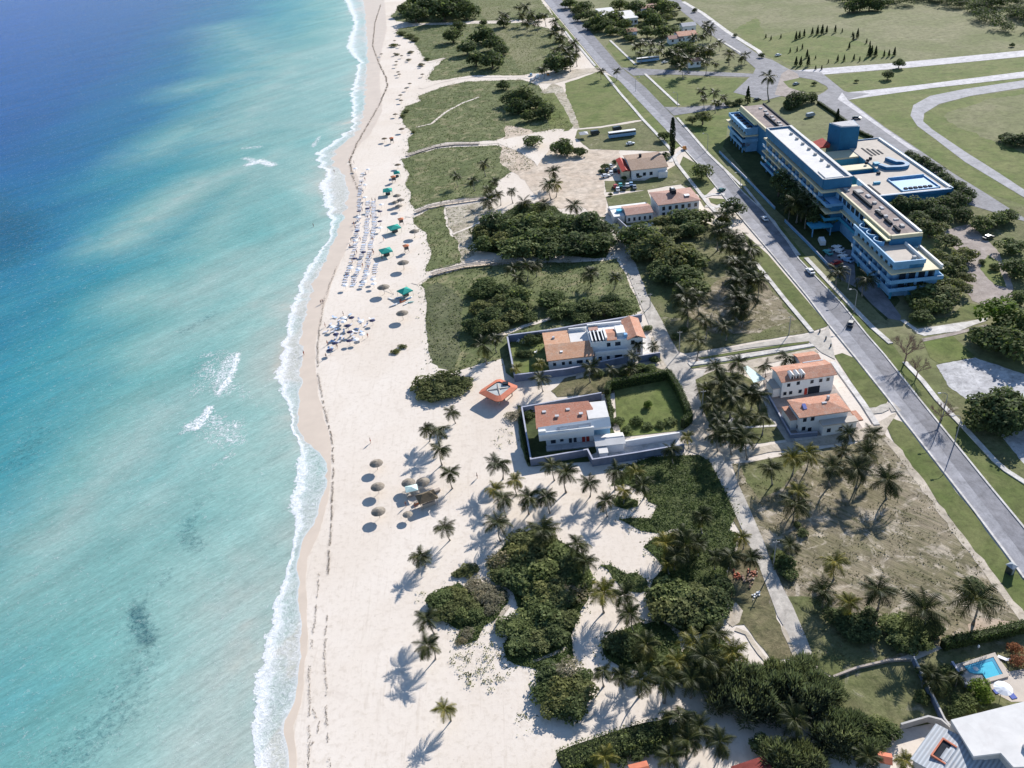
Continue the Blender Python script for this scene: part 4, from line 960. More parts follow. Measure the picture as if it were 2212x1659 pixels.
for where, grp, lst in PALMS:
    its = [(sh,)+p for sh, s in lst for p in parse(s)]
    lab = [None]*len(its)
    for fl in ('n', 'y'):
        sub = [i for i, q in enumerate(its) if q[4] == fl]
        if sub:
            ll = ord_labels(sub, lambda k: px(its[sub[k]][0], its[sub[k]][1], 0)[0], PRE[fl]+' '+where)
            for i, t_ in zip(sub, ll): lab[i] = t_
    for (sh, x, y, r, fl), L_ in zip(its, lab):
        R = r*mpp(sh, x, y)
        h = max(2.4, min(9.5, 1.95*R*rng.uniform(.85, 1.2)))
        if 'very tall' in where: h = 13.5; L_ = 'very tall thin palm behind the hotel by the road junction'
        gx, gy = ground(sh, x, y, h)
        palm(gx, gy, h, R*rng.uniform(1.05, 1.32), L_, grp, fl, (-.18, -.02) if sh in 'mj' and x < 1000 else ((-.14, .0) if where.startswith(('standing clear', 'along the lower')) else None))

TREES = [
 # name, category, kind, vertical, height factor, text, group, sheet list
 ('broadleaf_tree', 'tree', 'dark', .85, .7, 'dark tree in the far left grove above the beach', 'trees in the far grove', [('a', '640,130,95 760,70,110 880,110,100 980,50,110 1080,110,80 860,10,100 700,0,90 560,90,60')]),
 ('broadleaf_tree', 'tree', 'dark', .8, .7, 'dark tree in the round grove of the far dune', 'trees on the far dune', [('a', '960,320,82 1090,420,92 1220,320,110 1320,380,105 1160,520,95 1300,530,105 1380,440,72 1010,230,66')]),
 ('broadleaf_tree', 'tree', 'dark', .8, .7, 'dark tree in the long grove on the green dune', 'trees on the green dune', [('a', '1400,740,66 1480,850,100 1580,840,105 1520,930,85 1680,900,100 1760,970,92 1620,1010,66')]),
 ('broadleaf_tree', 'tree', 'tree', .85, .8, 'round tree by the sandy footpath beyond the parking area', 'trees by the parking sand', [('a', '1650,1220,72 1900,1270,100 2060,1310,60 1950,1300,80')]),
 ('broadleaf_tree', 'tree', 'dark', .85, .75, 'dark tree where the sandy track meets the parked cars', 'trees by the sandy track', [('a', '1850,570,100 1930,560,75 1400,200,55 1230,200,40')]),
 ('seagrape_tree', 'tree', 'tree', .75, .75, 'seagrape tree in the middle forest', 'trees of the middle forest', [('d', '1580,900,90 1600,1010,80 1700,830,105 1760,960,115 1880,880,125 1860,1040,115 2000,840,120 2030,980,130 2150,800,105 2150,950,115 2180,1060,95 1960,720,82 2080,700,74 1940,1060,95')]),
 ('seagrape_tree', 'tree', 'tree', .75, .75, 'seagrape tree at the lane end of the middle forest', 'trees of the middle forest', [('e', '60,1060,120 180,1020,125 290,1030,120 400,1080,110 200,1190,120 330,1180,115 420,1160,85')]),
 ('seagrape_tree', 'tree', 'tree', .75, .7, 'seagrape tree in the scrub below the lower boardwalk', 'trees below the boardwalk', [('d', '1600,1360,95 1550,1430,80 1690,1400,98 1750,1500,105 1570,1560,95 1660,1620,105 1900,1450,118 1860,1560,98 2180,1480,105')]),
 ('seagrape_tree', 'tree', 'dark', .75, .7, 'dark seagrape tree left of the sandy path to the villa', 'trees below the boardwalk', [('h', '830,80,100 910,160,110 770,235,90 1000,90,105 1100,150,105 950,250,92 1190,60,90 1250,150,75 820,300,68')]),
 ('seagrape_tree', 'tree', 'tree', .75, .7, 'seagrape tree behind the blue villa wall', 'trees behind the villa wall', [('h', '1480,130,82 1600,90,95 1750,70,110 1900,100,112 2050,90,110 1700,170,80 1980,30,90')]),
 ('broadleaf_tree', 'tree', 'tree', .85, .8, 'rounded tree in the row behind the tiled outbuilding', 'trees right of the lane', [('e', '720,1120,140 870,1200,150 610,1110,85 960,1000,110 1100,970,130 1250,960,115 1020,1090,110 1180,1050,105 740,1250,100')]),
 ('broadleaf_tree', 'tree', 'tree', .85, .8, 'rounded tree between lane and palm row', 'trees right of the lane', [('e', '1060,1300,150 950,1390,120 1190,1320,130 1130,1460,135 970,1460,100 1220,1560,110 1130,1590,110')]),
 ('broadleaf_tree', 'tree', 'dark', .9, .9, 'dark tree among the palm row along the avenue verge', 'trees right of the lane', [('e', '1480,1130,58 1590,1160,52 1625,1290,66 1700,1330,66 1560,1440,74 1660,1420,74 1725,1455,64 1600,1560,72 1700,1570,66 1460,1000,60')]),
 ('broadleaf_bush', 'bush', 'dark', .8, .7, 'dark bush among the cars parked by the brown house', 'bushes by the parked cars', [('e', '435,520,38 410,560,30 665,545,36 520,480,30 600,620,26 730,600,30 480,760,22')]),
 ('broadleaf_tree', 'tree', 'dark', .9, 1.0, 'round dark tree at the avenue kerb opposite the hotel', 'trees by the avenue', [('e', '1540,880,100')]),
 ('broadleaf_tree', 'tree', 'tree', .9, 1.0, 'tree on the verge beside the brown-roofed house', 'trees by the avenue', [('e', '1270,560,85 950,250,60 930,440,66')]),
 ('broadleaf_tree', 'tree', 'olive', .8, 1.1, 'spreading tree on the lawn left of the hotel', 'trees by the hotel', [('e', '1280,90,80 1190,110,50')]),
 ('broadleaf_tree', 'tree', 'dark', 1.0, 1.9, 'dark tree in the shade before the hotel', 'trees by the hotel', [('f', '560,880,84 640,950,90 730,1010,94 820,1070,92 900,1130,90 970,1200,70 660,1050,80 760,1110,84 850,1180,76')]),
 ('broadleaf_tree', 'tree', 'dark', .85, .8, 'dark tree beside the hotel terrace', 'trees by the hotel', [('f', '1600,1080,92 1720,1090,98 1850,1110,110 1980,1080,105 2090,1050,100 1950,1180,100 1760,1200,92 2150,1170,86')]),
 ('broadleaf_bush', 'bush', 'dark', .8, .7, 'bush in the hedge row along the hotel terrace', 'bushes along the terrace', [('f', '1680,640,46 1740,680,54 1800,700,54 1860,740,54 1920,775,54 1980,830,54 2020,880,56 2090,930,70 2150,990,80')]),
 ('broadleaf_tree', 'tree', 'dark', .9, .8, 'dark tree behind the hotel by the junction', 'trees by the junction', [('c', '230,870,80 290,860,62 180,900,50 380,850,54 200,920,50')]),
 ('broadleaf_tree', 'tree', 'olive', .85, .8, 'olive tree at the right end of the hotel', 'trees right of the hotel', [('g', '1400,140,110 1550,240,105 1450,390,118 1600,450,126 1700,360,112 1350,70,92 1500,600,118 1640,640,105 1550,700,130 1700,560,80')]),
 ('broadleaf_tree', 'tree', 'tree', .85, .8, 'tree crowding the hotel corner', 'trees right of the hotel', [('g', '1270,640,105 1400,700,130 1350,800,110 1260,750,74 1330,890,84 1480,800,85')]),
 ('broadleaf_tree', 'tree', 'tree', .85, .8, 'tree round the paved area right of the hotel', 'trees right of the hotel', [('g', '1850,90,92 1980,60,84 2080,30,84 2100,280,105 2150,480,110 1960,460,46 2160,740,100 1850,420,30')]),
 ('broadleaf_tree', 'tree', 'lime', .9, .85, 'big bright green tree at the right edge', 'big trees at the right edge', [('g', '2030,900,190')]),
 ('broadleaf_tree', 'tree', 'tree', .9, .85, 'big tree at the right edge beside the pale pad', 'big trees at the right edge', [('g', '2170,960,190 1950,1080,160 2150,1140,170 1850,1060,110 2080,1060,150')]),
 ('broadleaf_tree', 'tree', 'dark', .9, .85, 'big dark tree at the right edge below the pale pad', 'big trees at the right edge', [('l', '1950,90,180 2110,170,190 1860,180,120 2060,50,170 2230,120,160 2000,230,110')]),
 ('seagrape_bush', 'bush', 'olive', .62, .45, 'seagrape bush in the mound left of the beach hut', 'scrub mound by the hut', [('h', '340,760,110 490,690,125 620,730,115 480,800,125 690,720,78 370,820,90 590,800,95')]),
 ('seagrape_bush', 'bush', 'olive', .6, .4, 'small bush alone on the open beach', 'small bushes on the sand', [('h', '95,455,36 160,412,36')]),
 ('dry_shrub', 'bush', 'grey', .7, .5, 'dry shrub outside the corner of the villa wall', 'dry shrubs by the villa wall', [('h', '1110,1010,66 1190,960,40')]),
 ('seagrape_bush', 'bush', 'tree', .62, .5, 'seagrape bush in the big mound below the clearing', 'big scrub mound', [('j', '1560,1000,110 1690,970,115 1400,1160,105 1560,1150,140 1720,1120,140 1860,1120,120 1420,1290,95 1540,1290,130 1700,1280,140 1850,1250,120 1980,1200,115 2040,1320,105 1720,1420,130 1860,1430,130 1980,1440,115')]),
 ('seagrape_bush', 'bush', 'olive', .55, .45, 'low scrub bush at the seaward tip of the mound', 'low scrub at the beach edge', [('j', '1080,1240,70 1010,1270,50 1140,1230,56')]),
 ('dry_shrub', 'bush', 'grey', .5, .4, 'greyish shrub beside the seaward scrub', 'low scrub at the beach edge', [('j', '1150,1360,90 1260,1420,95 1330,1500,85 1200,1470,90')]),
 ('seagrape_bush', 'bush', 'olive', .58, .45, 'seagrape bush in the low seaward scrub', 'low seaward scrub', [('m', '860,210,110 990,170,115 1100,240,105 920,300,100 1150,330,80 1030,330,90 850,350,60 1080,500,66 1040,560,46')]),
 ('dry_shrub', 'bush', 'grey', .5, .4, 'greyish shrub between the two scrub mounds', 'greyish shrubs', [('m', '1260,190,85 1380,170,70 1290,290,70')]),
 ('seagrape_bush', 'bush', 'tree', .62, .5, 'seagrape bush in the tall central mound', 'central scrub mound', [('m', '1450,430,110 1590,420,130 1690,540,130 1560,570,120 1840,500,118 1760,350,130 1900,380,115 1860,110,130 1620,90,110 1700,220,125 1850,240,120')]),
 ('seagrape_bush', 'bush', 'olive', .68, .55, 'seagrape bush in the round mound near the bottom', 'round scrub mound', [('m', '1800,850,130 1940,830,130 1760,990,120 1900,1000,150 2040,990,130 1850,1120,125 1990,1140,130 2090,880,90')]),
 ('broadleaf_bush', 'bush', 'dark', .75, .6, 'dark bush in the heart of the beach grove', 'bushes in the beach grove', [('n', '600,600,105 510,560,95 700,630,90 1000,150,130 950,280,125 1100,290,125 1250,210,125 1350,300,115 1210,390,95 1400,200,95 1450,90,85 880,170,80')]),
 ('broadleaf_bush', 'bush', 'dark', .75, .6, 'dark bush under the grove palms', 'bushes in the beach grove', [('n', '1150,830,105 1280,880,105 1010,760,80 860,760,80 1400,720,80')]),
 ('casuarina', 'tree', 'pine', 1.15, 1.0, 'feathery casuarina at the bottom of the lane', 'casuarinas', [('n', '1450,960,115 1590,910,125 1420,1070,105 1560,1060,130 1710,910,115 1760,1040,130 1900,860,105 1900,1000,130 2050,870,100 2060,1010,125 1660,1150,125 1840,1150,130')]),
 ('casuarina', 'tree', 'pine', 1.15, 1.0, 'feathery casuarina beside the rough grass corner', 'casuarinas', [('o', '300,800,105 400,950,120 260,950,115 450,1070,112 550,1000,92 340,1110,120 360,740,56 90,850,95')]),
 ('casuarina', 'tree', 'pine', 1.0, .9, 'feathery casuarina along the bottom edge', 'casuarinas', [('o', '100,1590,140 290,1560,125 620,1300,130 760,1280,105 650,1440,130 850,1500,112 500,1400,120 400,1640,110')]),
 ('broadleaf_tree', 'tree', 'tree', .85, .75, 'tree by the curved garden wall', 'trees by the garden wall', [('o', '950,1300,98 1050,1340,98 980,1420,70')]),
 ('broadleaf_bush', 'bush', 'dark', .8, .6, 'bush in the leafy row at the bottom edge', 'bushes at the bottom edge', [('n', '150,1620,80 290,1570,88 430,1500,60 620,1460,95 760,1410,98 900,1390,98 720,1530,88 850,1480,80 540,1560,80 1120,1330,90')]),
 ('broadleaf_tree', 'tree', 'dark', .85, .8, 'dark tree at the bottom edge right of the red roof', 'trees at the bottom edge', [('n', '1950,1590,130 2100,1620,130 1780,1450,90')]),
 ('broadleaf_bush', 'bush', 'dark', .75, .65, 'dark bush on the lower dry plot', 'bushes on the dry plot', [('o', '690,400,130 830,440,118 620,370,105 770,510,105 880,350,90')]),
 ('broadleaf_bush', 'bush', 'tree', .7, .6, 'green bush under the tall palm of the dry plot', 'bushes on the dry plot', [('o', '1100,440,118 1250,480,130 1400,460,118 1180,570,110 1140,390,86 1330,580,86')]),
 ('broadleaf_bush', 'bush', 'lime', .85, .8, 'clipped round bush beside the pool', 'bushes round the pool', [('o', '1840,1000,98')]),
 ('broadleaf_bush', 'bush', 'tree', .8, .7, 'garden bush left of the pool', 'bushes round the pool', [('o', '1560,850,72 1700,1100,92 1330,1050,66 1480,950,80 1850,1090,70 1330,820,56 1620,1180,60')]),
 ('broadleaf_bush', 'bush', 'red', .8, .7, 'reddish shrub right of the pool', 'bushes round the pool', [('o', '2150,640,66 2170,740,72')]),
 ('broadleaf_bush', 'bush', 'tree', .75, .6, 'green bush beside the lane on the dry plot', 'bushes by the lane', [('l', '140,1400,92 180,1490,70 90,1350,66')]),
 ('broadleaf_bush', 'bush', 'dark', .75, .6, 'small dark bush on the dry plot', 'bushes by the lane', [('l', '300,1150,50 250,1080,36')]),
 ('broadleaf_bush', 'bush', 'dark', .6, .5, 'dark bush by the dirt track', 'bushes by the lane', [('l', '1780,1600,86')]),
 ('broadleaf_tree', 'tree', 'lime', .9, .9, 'small bright tree alone on the walled lawn', 'trees in the villa gardens', [('i', '625,1010,46')]),
 ('broadleaf_bush', 'bush', 'tree', .8, .6, 'garden bush by the villa lawn', 'bushes in the villa gardens', [('i', '360,1150,46 520,1150,52 620,1190,42 730,1180,40 820,1150,46 440,1230,46 300,1060,40')]),
 ('broadleaf_bush', 'bush', 'dark', .8, .6, 'garden bush inside the seaward villa wall', 'bushes in the villa gardens', [('h', '1240,1010,50 1260,960,40 1480,760,0 1240,480,46 1180,480,40 1260,360,66 1330,330,50')]),
 ('broadleaf_bush', 'bush', 'tree', .8, .6, 'bush in the strip between the villas', 'bushes between the villas', [('i', '560,690,56 640,700,50 410,730,56 200,740,46')]),
 ('broadleaf_bush', 'bush', 'tree', .8, .7, 'bush by the paved yard on the lane', 'bushes between the villas', [('i', '615,350,42 680,620,42 860,420,38 930,360,36')]),
 ('broadleaf_tree', 'tree', 'tree', .85, .8, 'tree before the far houses', 'trees round the far houses', [('b', '300,130,62 380,190,72 500,150,72 450,220,62 600,210,60 250,60,62 130,30,56 560,40,60 700,60,72 790,130,72 860,190,66 930,70,72 1000,50,56 880,20,62 660,330,46 1000,260,56')]),
 ('broadleaf_tree', 'tree', 'tree', .85, .8, 'tree right of the far white roofs', 'trees round the far houses', [('b', '620,290,50 800,280,62 930,280,62 1100,170,38 1100,400,56 540,270,46 480,270,46')]),
 ('broadleaf_tree', 'tree', 'dark', .9, .8, 'dark tree inside the clump beyond the cross street', 'trees round the far houses', [('b', '1000,465,50 1050,545,48 1180,435,54 1235,525,50 1320,465,44 1110,505,50')]),
 ('broadleaf_tree', 'tree', 'dark', .9, .8, 'dark tree mixed into the far palm row', 'trees round the far houses', [('a', '1640,165,40 1705,155,36 1850,255,36 1890,335,38 1960,425,38 2000,500,36')]),
 ('broadleaf_tree', 'tree', 'olive', .85, .8, 'olive tree behind the far white roofs', 'trees round the far houses', [('b', '200,90,50 420,130,50 690,150,46 820,90,46 960,160,46 1020,130,40 760,230,44 580,130,30')]),
 ('broadleaf_tree', 'tree', 'dark', .9, .9, 'tree in the far row along the avenue', 'trees round the far houses', [('b', '200,155,36 285,230,36 90,40,36 340,250,34')]),
 ('broadleaf_tree', 'tree', 'dark', .85, 1.0, 'roadside tree on the far meadow strip', 'trees on the meadow strip', [('c', '1135,550,50 1040,650,54 765,700,20 400,722,20')]),
 ('broadleaf_bush', 'bush', 'dark', .7, .6, 'dark bush inside the loop road', 'bushes inside the loop', [('c', '2060,1190,66 2140,1220,80 2230,1210,90')]),
 ('broadleaf_tree', 'tree', 'dark', .9, .9, 'small tree beside the back road', 'trees on the back road', [('b', '1080,75,18 1210,90,22 1500,520,20 1790,480,28 1560,305,20'), ('c', '2110,390,22')]),
 ('seagrape_bush', 'bush', 'olive', .6, .45, 'scrub bush on the ragged edge of the far beach', 'bushes on the far beach', [('a', '520,290,44 590,310,40 455,390,36 640,340,40 600,450,24 580,515,20 690,560,30 740,510,26 480,470,22 560,960,30 530,1000,26 620,1140,24')]),
 ('broadleaf_tree', 'tree', 'dark', 1.1, .9, 'dark tall tree at the far wood edge', 'trees of the far wood', [('c', '740,60,66 800,40,72 880,40,66 950,50,60')]),
 ('broadleaf_bush', 'bush', 'dark', .8, .7, 'bush behind the cross street near the hotel', 'bushes by the hotel', [('b', '1500,900,36 1600,880,42 1550,900,30 1420,905,26')]),
]
MIXED = ('big scrub mound', 'central scrub mound', 'round scrub mound', 'bushes in the beach grove', 'trees of the middle forest', 'trees below the boardwalk', 'trees behind the villa wall', 'low seaward scrub', 'trees right of the lane')
for nm, cat, kind, vz, hf, text, grp, lst in TREES:
    its = [(sh,)+p for sh, s in lst for p in parse(s) if p[2] > 0]
    if len(its) == 1: labs = [text]
    else: labs = ord_labels(its, lambda k: px(its[k][0], its[k][1], 0)[0], text)
    for (sh, x, y, r, _), L_ in zip(its, labs):
        R = r*mpp(sh, x, y)*rng.uniform(1.12, 1.32)*(1.2 if grp in ('trees of the middle forest', 'trees round the far houses', 'trees in the far grove', 'big scrub mound', 'bushes in the beach grove') else 1.0); hc = max(.4, R*hf*.6)
        gx, gy = ground(sh, x, y, hc); kd = kind
        if grp in MIXED: kd = rng.choice(['tree', 'tree', 'tree', 'olive', 'olive', 'dark', 'dark', 'olive', 'grey' if 'scrub' in grp else 'tree'])
        tree(nm, cat, gx, gy, hc, R, kd, L_, grp, vz)

# conifers on the far meadow
def spire(seed, mat='needle_dark', n=420, w=.3):
    g = np.random.default_rng(seed); z = g.random(n)**.8; a = g.uniform(0, 2*PI, n)
    rr = w*(1-z)**.75*(.65+.35*g.random(n))*(1+.25*np.sin(z*40))
    c = np.c_[np.cos(a)*rr, np.sin(a)*rr, .06+z*.94]
    nn = np.c_[np.cos(a), np.sin(a), np.full(n, .5)]+g.normal(0, .3, (n, 3))
    v = leafquads(c, nn, .13*g.uniform(.6, 1.3, n))
    return npmesh('crown', v.reshape(-1, 3), np.arange(n*4).reshape(-1, 4), MAT[mat], np.clip(g.normal(.45, .2, n), 0, 1))
SP = [spire(i) for i in range(4)]
m = MB(); m.tube((0, 0, 0), (0, 0, .5), .03, .015, 6); SPT = m.mesh('trunk', MAT['bark_dark'])
def conifer(gx, gy, h, label, grp, w=1.0):
    t = thing('conifer', label, 'conifer', (gx, gy, 0), 0, grp)
    part('trunk', SPT, t, (0, 0, 0), (h, h, h)); part('crown', SP[rng.randrange(4)], t, (0, 0, 0), (h*w, h*w, h), rng.uniform(0, 6))
CON = [('dark young conifer in the upper row on the far meadow', '240,345,30 270,335,28 310,320,28 380,305,28 425,300,32 465,300,36 505,285,26 578,285,28 640,280,15 770,330,34 735,350,26 730,310,16'),
       ('dark young conifer in the right clump on the far meadow', '870,490,42 890,480,36 925,490,38 1000,490,24 1042,490,26 1088,485,32 700,420,24 850,375,18 880,390,16'),
       ('dark young conifer along the far roadside', '600,530,24 655,530,24 740,520,22 790,530,18 240,570,34 280,570,34 345,575,40 410,605,18 462,605,18 410,510,14 520,545,14'),
       ('small conifer at the left of the far meadow', '190,455,18 250,445,18 295,425,20 335,500,30 110,330,16 25,345,16 -20,330,16')]
for text, s in CON:
    its = parse(s)
    for (x, y, r, _), L_ in zip(its, ord_labels(its, lambda k: its[k][0], text)):
        gx, gy = ground('c', x, y); conifer(gx, gy, 2.3*r*mpp('c', x, y), L_, 'conifers on the far meadow', .75)
gx, gy = ground('e', 1015, 425); 
t = thing('cypress', 'tall narrow dark cypress beside the brown-roofed house', 'cypress', (gx, gy, 0))
part('trunk', SPT, t, (0, 0, 0), (14, 14, 14))
g_ = np.random.default_rng(3); n_ = 1600; z_ = g_.random(n_); a_ = g_.uniform(0, 2*PI, n_); r_ = 1.5*np.sin(PI*np.clip(.12+z_*.86, 0, 1))**.5*(.6+.4*g_.random(n_))
c_ = np.c_[np.cos(a_)*r_, np.sin(a_)*r_, .5+z_*17.5]
v_ = leafquads(c_, np.c_[np.cos(a_), np.sin(a_), np.full(n_, .4)]+g_.normal(0, .35, (n_, 3)), .7*g_.uniform(.6, 1.3, n_))
part('crown', npmesh('crown', v_.reshape(-1, 3), np.arange(n_*4).reshape(-1, 4), MAT['needle_dark'], np.clip(g_.normal(.4, .2, n_), 0, 1)), t)
gx, gy = ground('b', 1665, 895); conifer(gx, gy, 9, 'single small conifer at the left end of the hotel', 'conifers by the hotel', .7)
gx, gy = ground('c', 590, 1085); conifer(gx, gy, 8, 'single conifer behind the blue hotel tower', 'conifers by the hotel', .8)

# the far wood reads as one mass
V_ = []; F_ = []; T_ = []; k_ = 0
poly = pts('c', '480,-160 520,0 700,60 980,70 1250,50 1500,42 1650,82 1800,165 2000,285 2500,330 2800,100 2600,-250')
x, y = scatter(poly, .012, 900)
for X_, Y_ in zip(x, y):
    me = CROWNS[('dark', 'olive', 'tree')[rng.randrange(3)]][rng.randrange(3)]
    n = len(me.vertices); co = np.empty(n*3, np.float32); me.vertices.foreach_get('co', co); co = co.reshape(-1, 3)[:1400]
    R = rng.uniform(5, 9); V_.append(co*np.array([R, R, R*.9])+np.array([X_, Y_, R*.5])); m_ = len(co)//4
    F_.append(np.arange(m_*4).reshape(-1, 4)+k_); T_.append(np.clip(nrng.normal(.42, .2, m_), 0, 1)); k_ += len(co)
tag(meshobj('far_wood', npmesh('far_wood', np.concatenate(V_), np.concatenate(F_), MAT['leaf_dark'], np.concatenate(T_))), 'dense dark wood beyond the far meadow at top right', 'wood', kind='stuff')

# bare trees
def bare_tree(x, y, h, label, seed):
    r = random.Random(seed); t = thing('bare_tree', label, 'bare tree', (x, y, 0), 0, 'bare trees')
    m = MB(); m.path([(0, 0, 0), (.1, 0, h*.32)], [h*.028, h*.022], 6); m.build('trunk', MAT['twig'], t)
    b = MB()
    def grow(p, d, L, rr, lev):
        q = p+d*L; b.tube(p, q, rr, rr*.6, 4, False)
        if lev == 0: return
        for k in range(4 if lev > 1 else 5):
            nd = (d+Vector((r.uniform(-1, 1), r.uniform(-1, 1), r.uniform(-.25, .7)))*.75).normalized()
            grow(p+d*L*r.uniform(.55, 1), nd, L*r.uniform(.55, .8), rr*.55, lev-1)
    for k in range(5):
        a = 2*PI*k/5; grow(Vector((.1, 0, h*.3)), Vector((cos(a)*.7, sin(a)*.7, .8)).normalized(), h*.3, h*.014, 4)
    b.build('branches', MAT['twig'], t)
gx, gy = ground('g', 1180, 1290); bare_tree(gx, gy, 8.5, 'bare pinkish tree over the pavement right of the avenue', 4)
gx, gy = ground('g', 1280, 1420); bare_tree(gx, gy, 6.0, 'smaller bare tree beside the pale pad', 9)
gx, gy = ground('f', 260, 620); bare_tree(gx, gy, 5.0, 'bare shrub-like tree in the hotel shade', 12)
gx, gy = ground('l', 1480, 200); bare_tree(gx, gy, 6.0, 'thin bare tree leaning by the right kerb of the avenue', 15)

# hedges
def hedge(name, label, ps, w, h, mat='vine_leaf', dens=26, grp='hedges'):
    t = thing(name, label, 'hedge', (ps[0][0], ps[0][1], 0), 0, grp)
    T = Tufts()
    m = MB(); m.wall([(p[0]-ps[0][0], p[1]-ps[0][1]) for p in ps], w*.8, 0, h*.9); core = m.build('branches', MAT['leaf_dark'], t)
    for a, b in zip(ps[:-1], ps[1:]):
        a = Vector(a)-Vector(ps[0]); b = Vector(b)-Vector(ps[0]); L = (b-a).length; n = int(L*(w+2*h)*dens)
        d = (b-a)/L; q = Vector((-d.y, d.x)); s = nrng.uniform(0, L, n); f = nrng.random(n)
        top = f < w/(w+2*h); sd = np.where(nrng.random(n) < .5, -1., 1.)
        off = np.where(top, nrng.uniform(-w/2, w/2, n), sd*w/2); z = np.where(top, h, nrng.uniform(.05, h, n))
        c = np.c_[a.x+d.x*s+q.x*off, a.y+d.y*s+q.y*off, z]+nrng.normal(0, .1, (n, 3)); c[:, 2] = np.maximum(c[:, 2], .05)
        nr = np.where(top[:, None], np.array([[0, 0, 1.]]), np.c_[q.x*sd, q.y*sd, np.full(n, .3)])+nrng.normal(0, .4, (n, 3))
        T.quads(c, nr, .32*nrng.uniform(.6, 1.3, n), np.clip(nrng.normal(.42, .2, n), 0, 1))
    T.build('foliage', mat, t)
hedge('hedge', 'tall clipped hedge round the villa lawn along the lane', pts('i', '270,950 290,880 800,785 900,950 985,1160 920,1215'), 1.4, 3.1)
hedge('hedge', 'hedge dividing villa house and lawn', pts('i', '275,960 300,1060 310,1200'), 1.0, 1.6)
hedge('hedge', 'dark hedge between dry plot and swimming pool', pts('o', '1500,625 1700,580 1900,540 2260,455'), 1.6, 2.2)
hedge('hedge', 'dark hedge between back road and hotel lawn', pts('c', '430,895 560,985 720,1095 780,1150'), 1.2, 1.6, dens=12)
hedge('hedge', 'hedge along the back road beside the hotel terrace', pts('c', '780,1150 900,1205'), 1.2, 1.6, dens=12)
hedge('hedge', 'broad leafy hedge crossing the sand at the bottom edge', pts('n', '60,1660 180,1600 330,1550 620,1450 800,1400 1000,1370'), 4.2, 2.2, 'leaf', 14)
hedge('hedge', 'leafy hedge along the villa wall foot on the sand', [(1.0, 179), (1.4, 170), (2.0, 160)], .7, .9)
# ------------------------------------------------------------------ buildings
def box(name, mat, parent, x0, x1, y0, y1, z0, z1, label=None):
    o = MB().box(x0, x1, y0, y1, z0, z1).build(name, MAT[mat], parent)
    if label: o['label'] = label
    return o

def window(parent, x, y, z, w, h, face='-y', mat='glass', frame='white', d=.05):
    """a framed pane standing proud of a wall; (x,y,z) is the sill centre on the wall face"""
    f = MB(); g = MB(); t = .09
    def bx(m, a0, a1, z0, z1, d0, d1):
        if face == '-y': m.box(x+a0, x+a1, y-d1, y-d0, z+z0, z+z1)
        elif face == '+y': m.box(x+a0, x+a1, y+d0, y+d1, z+z0, z+z1)
        elif face == '-x': m.box(x-d1, x-d0, y+a0, y+a1, z+z0, z+z1)
        else: m.box(x+d0, x+d1, y+a0, y+a1, z+z0, z+z1)
    bx(g, -w/2, w/2, 0, h, .004, d)
    o = g.build('window', MAT[mat], parent)
    bx(f, -w/2-t, w/2+t, -t, 0, .003, d+.03); bx(f, -w/2-t, w/2+t, h, h+t, .003, d+.03)
    bx(f, -w/2-t, -w/2, 0, h, .003, d+.03); bx(f, w/2, w/2+t, 0, h, .003, d+.03)
    f.build('frame', MAT[frame], o)
    return o

def gable(x0, x1, y0, y1, ze, zr, oh=.4, axis='x', th=.18, yr=None):
    m = MB(); x0 -= oh; x1 += oh; y0 -= oh; y1 += oh
    if axis == 'x':
        ym = (y0+y1)/2 if yr is None else yr
        for z in (0, th): pass
        v = [(x0,y0,ze),(x1,y0,ze),(x1,ym,zr),(x0,ym,zr),(x0,y1,ze),(x1,y1,ze)]
    else:
        xm = (x0+x1)/2 if yr is None else yr
        v = [(x0,y0,ze),(x0,y1,ze),(xm,y1,zr),(xm,y0,zr),(x1,y0,ze),(x1,y1,ze)]
    lo = v; hi = [(a,b,c+th) for a,b,c in v]
    n = 6; vs = lo+hi
    top = [(6,7,8,9),(9,8,11,10)]; bot = [(3,2,1,0),(4,5,2,3)]
    rim = [(0,1,7,6),(1,2,8,7),(2,5,11,8),(5,4,10,11),(4,3,9,10),(3,0,6,9)]
    if axis != 'x': top = [q[::-1] for q in top]; bot = [q[::-1] for q in bot]; rim = [q[::-1] for q in rim]
    m.add(vs, top+bot+rim); return m

def gable_walls(x0, x1, y0, y1, ze, zr, axis='x'):
    m = MB(); m.box(x0, x1, y0, y1, 0, ze)
    if axis == 'x':
        ym = (y0+y1)/2
        m.add([(x0,y0,ze),(x0,y1,ze),(x0,ym,zr),(x1,y0,ze),(x1,y1,ze),(x1,ym,zr)], [(0,2,1),(3,4,5),(0,3,5,2),(1,2,5,4)])
    return m

def hip(x0, x1, y0, y1, ze, zr, oh=.4, th=.2):
    x0 -= oh; x1 += oh; y0 -= oh; y1 += oh; m = MB()
    if x1-x0 >= y1-y0: k = (y1-y0)/2; r = [(x0+k,(y0+y1)/2,zr),(x1-k,(y0+y1)/2,zr)]
    else: k = (x1-x0)/2; r = [((x0+x1)/2,y0+k,zr),((x0+x1)/2,y1-k,zr)]
    v = [(x0,y0,ze),(x1,y0,ze),(x1,y1,ze),(x0,y1,ze)]+r+[(x0,y0,ze-th),(x1,y0,ze-th),(x1,y1,ze-th),(x0,y1,ze-th)]
    if x1-x0 >= y1-y0: f = [(0,1,5,4),(1,2,5),(2,3,4,5),(3,0,4)]
    else: f = [(0,1,4),(1,2,5,4),(2,3,5),(3,0,4,5)]
    f += [(6,7,1,0),(7,8,2,1),(8,9,3,2),(9,6,0,3),(9,8,7,6)]
    return m.add(v, f)

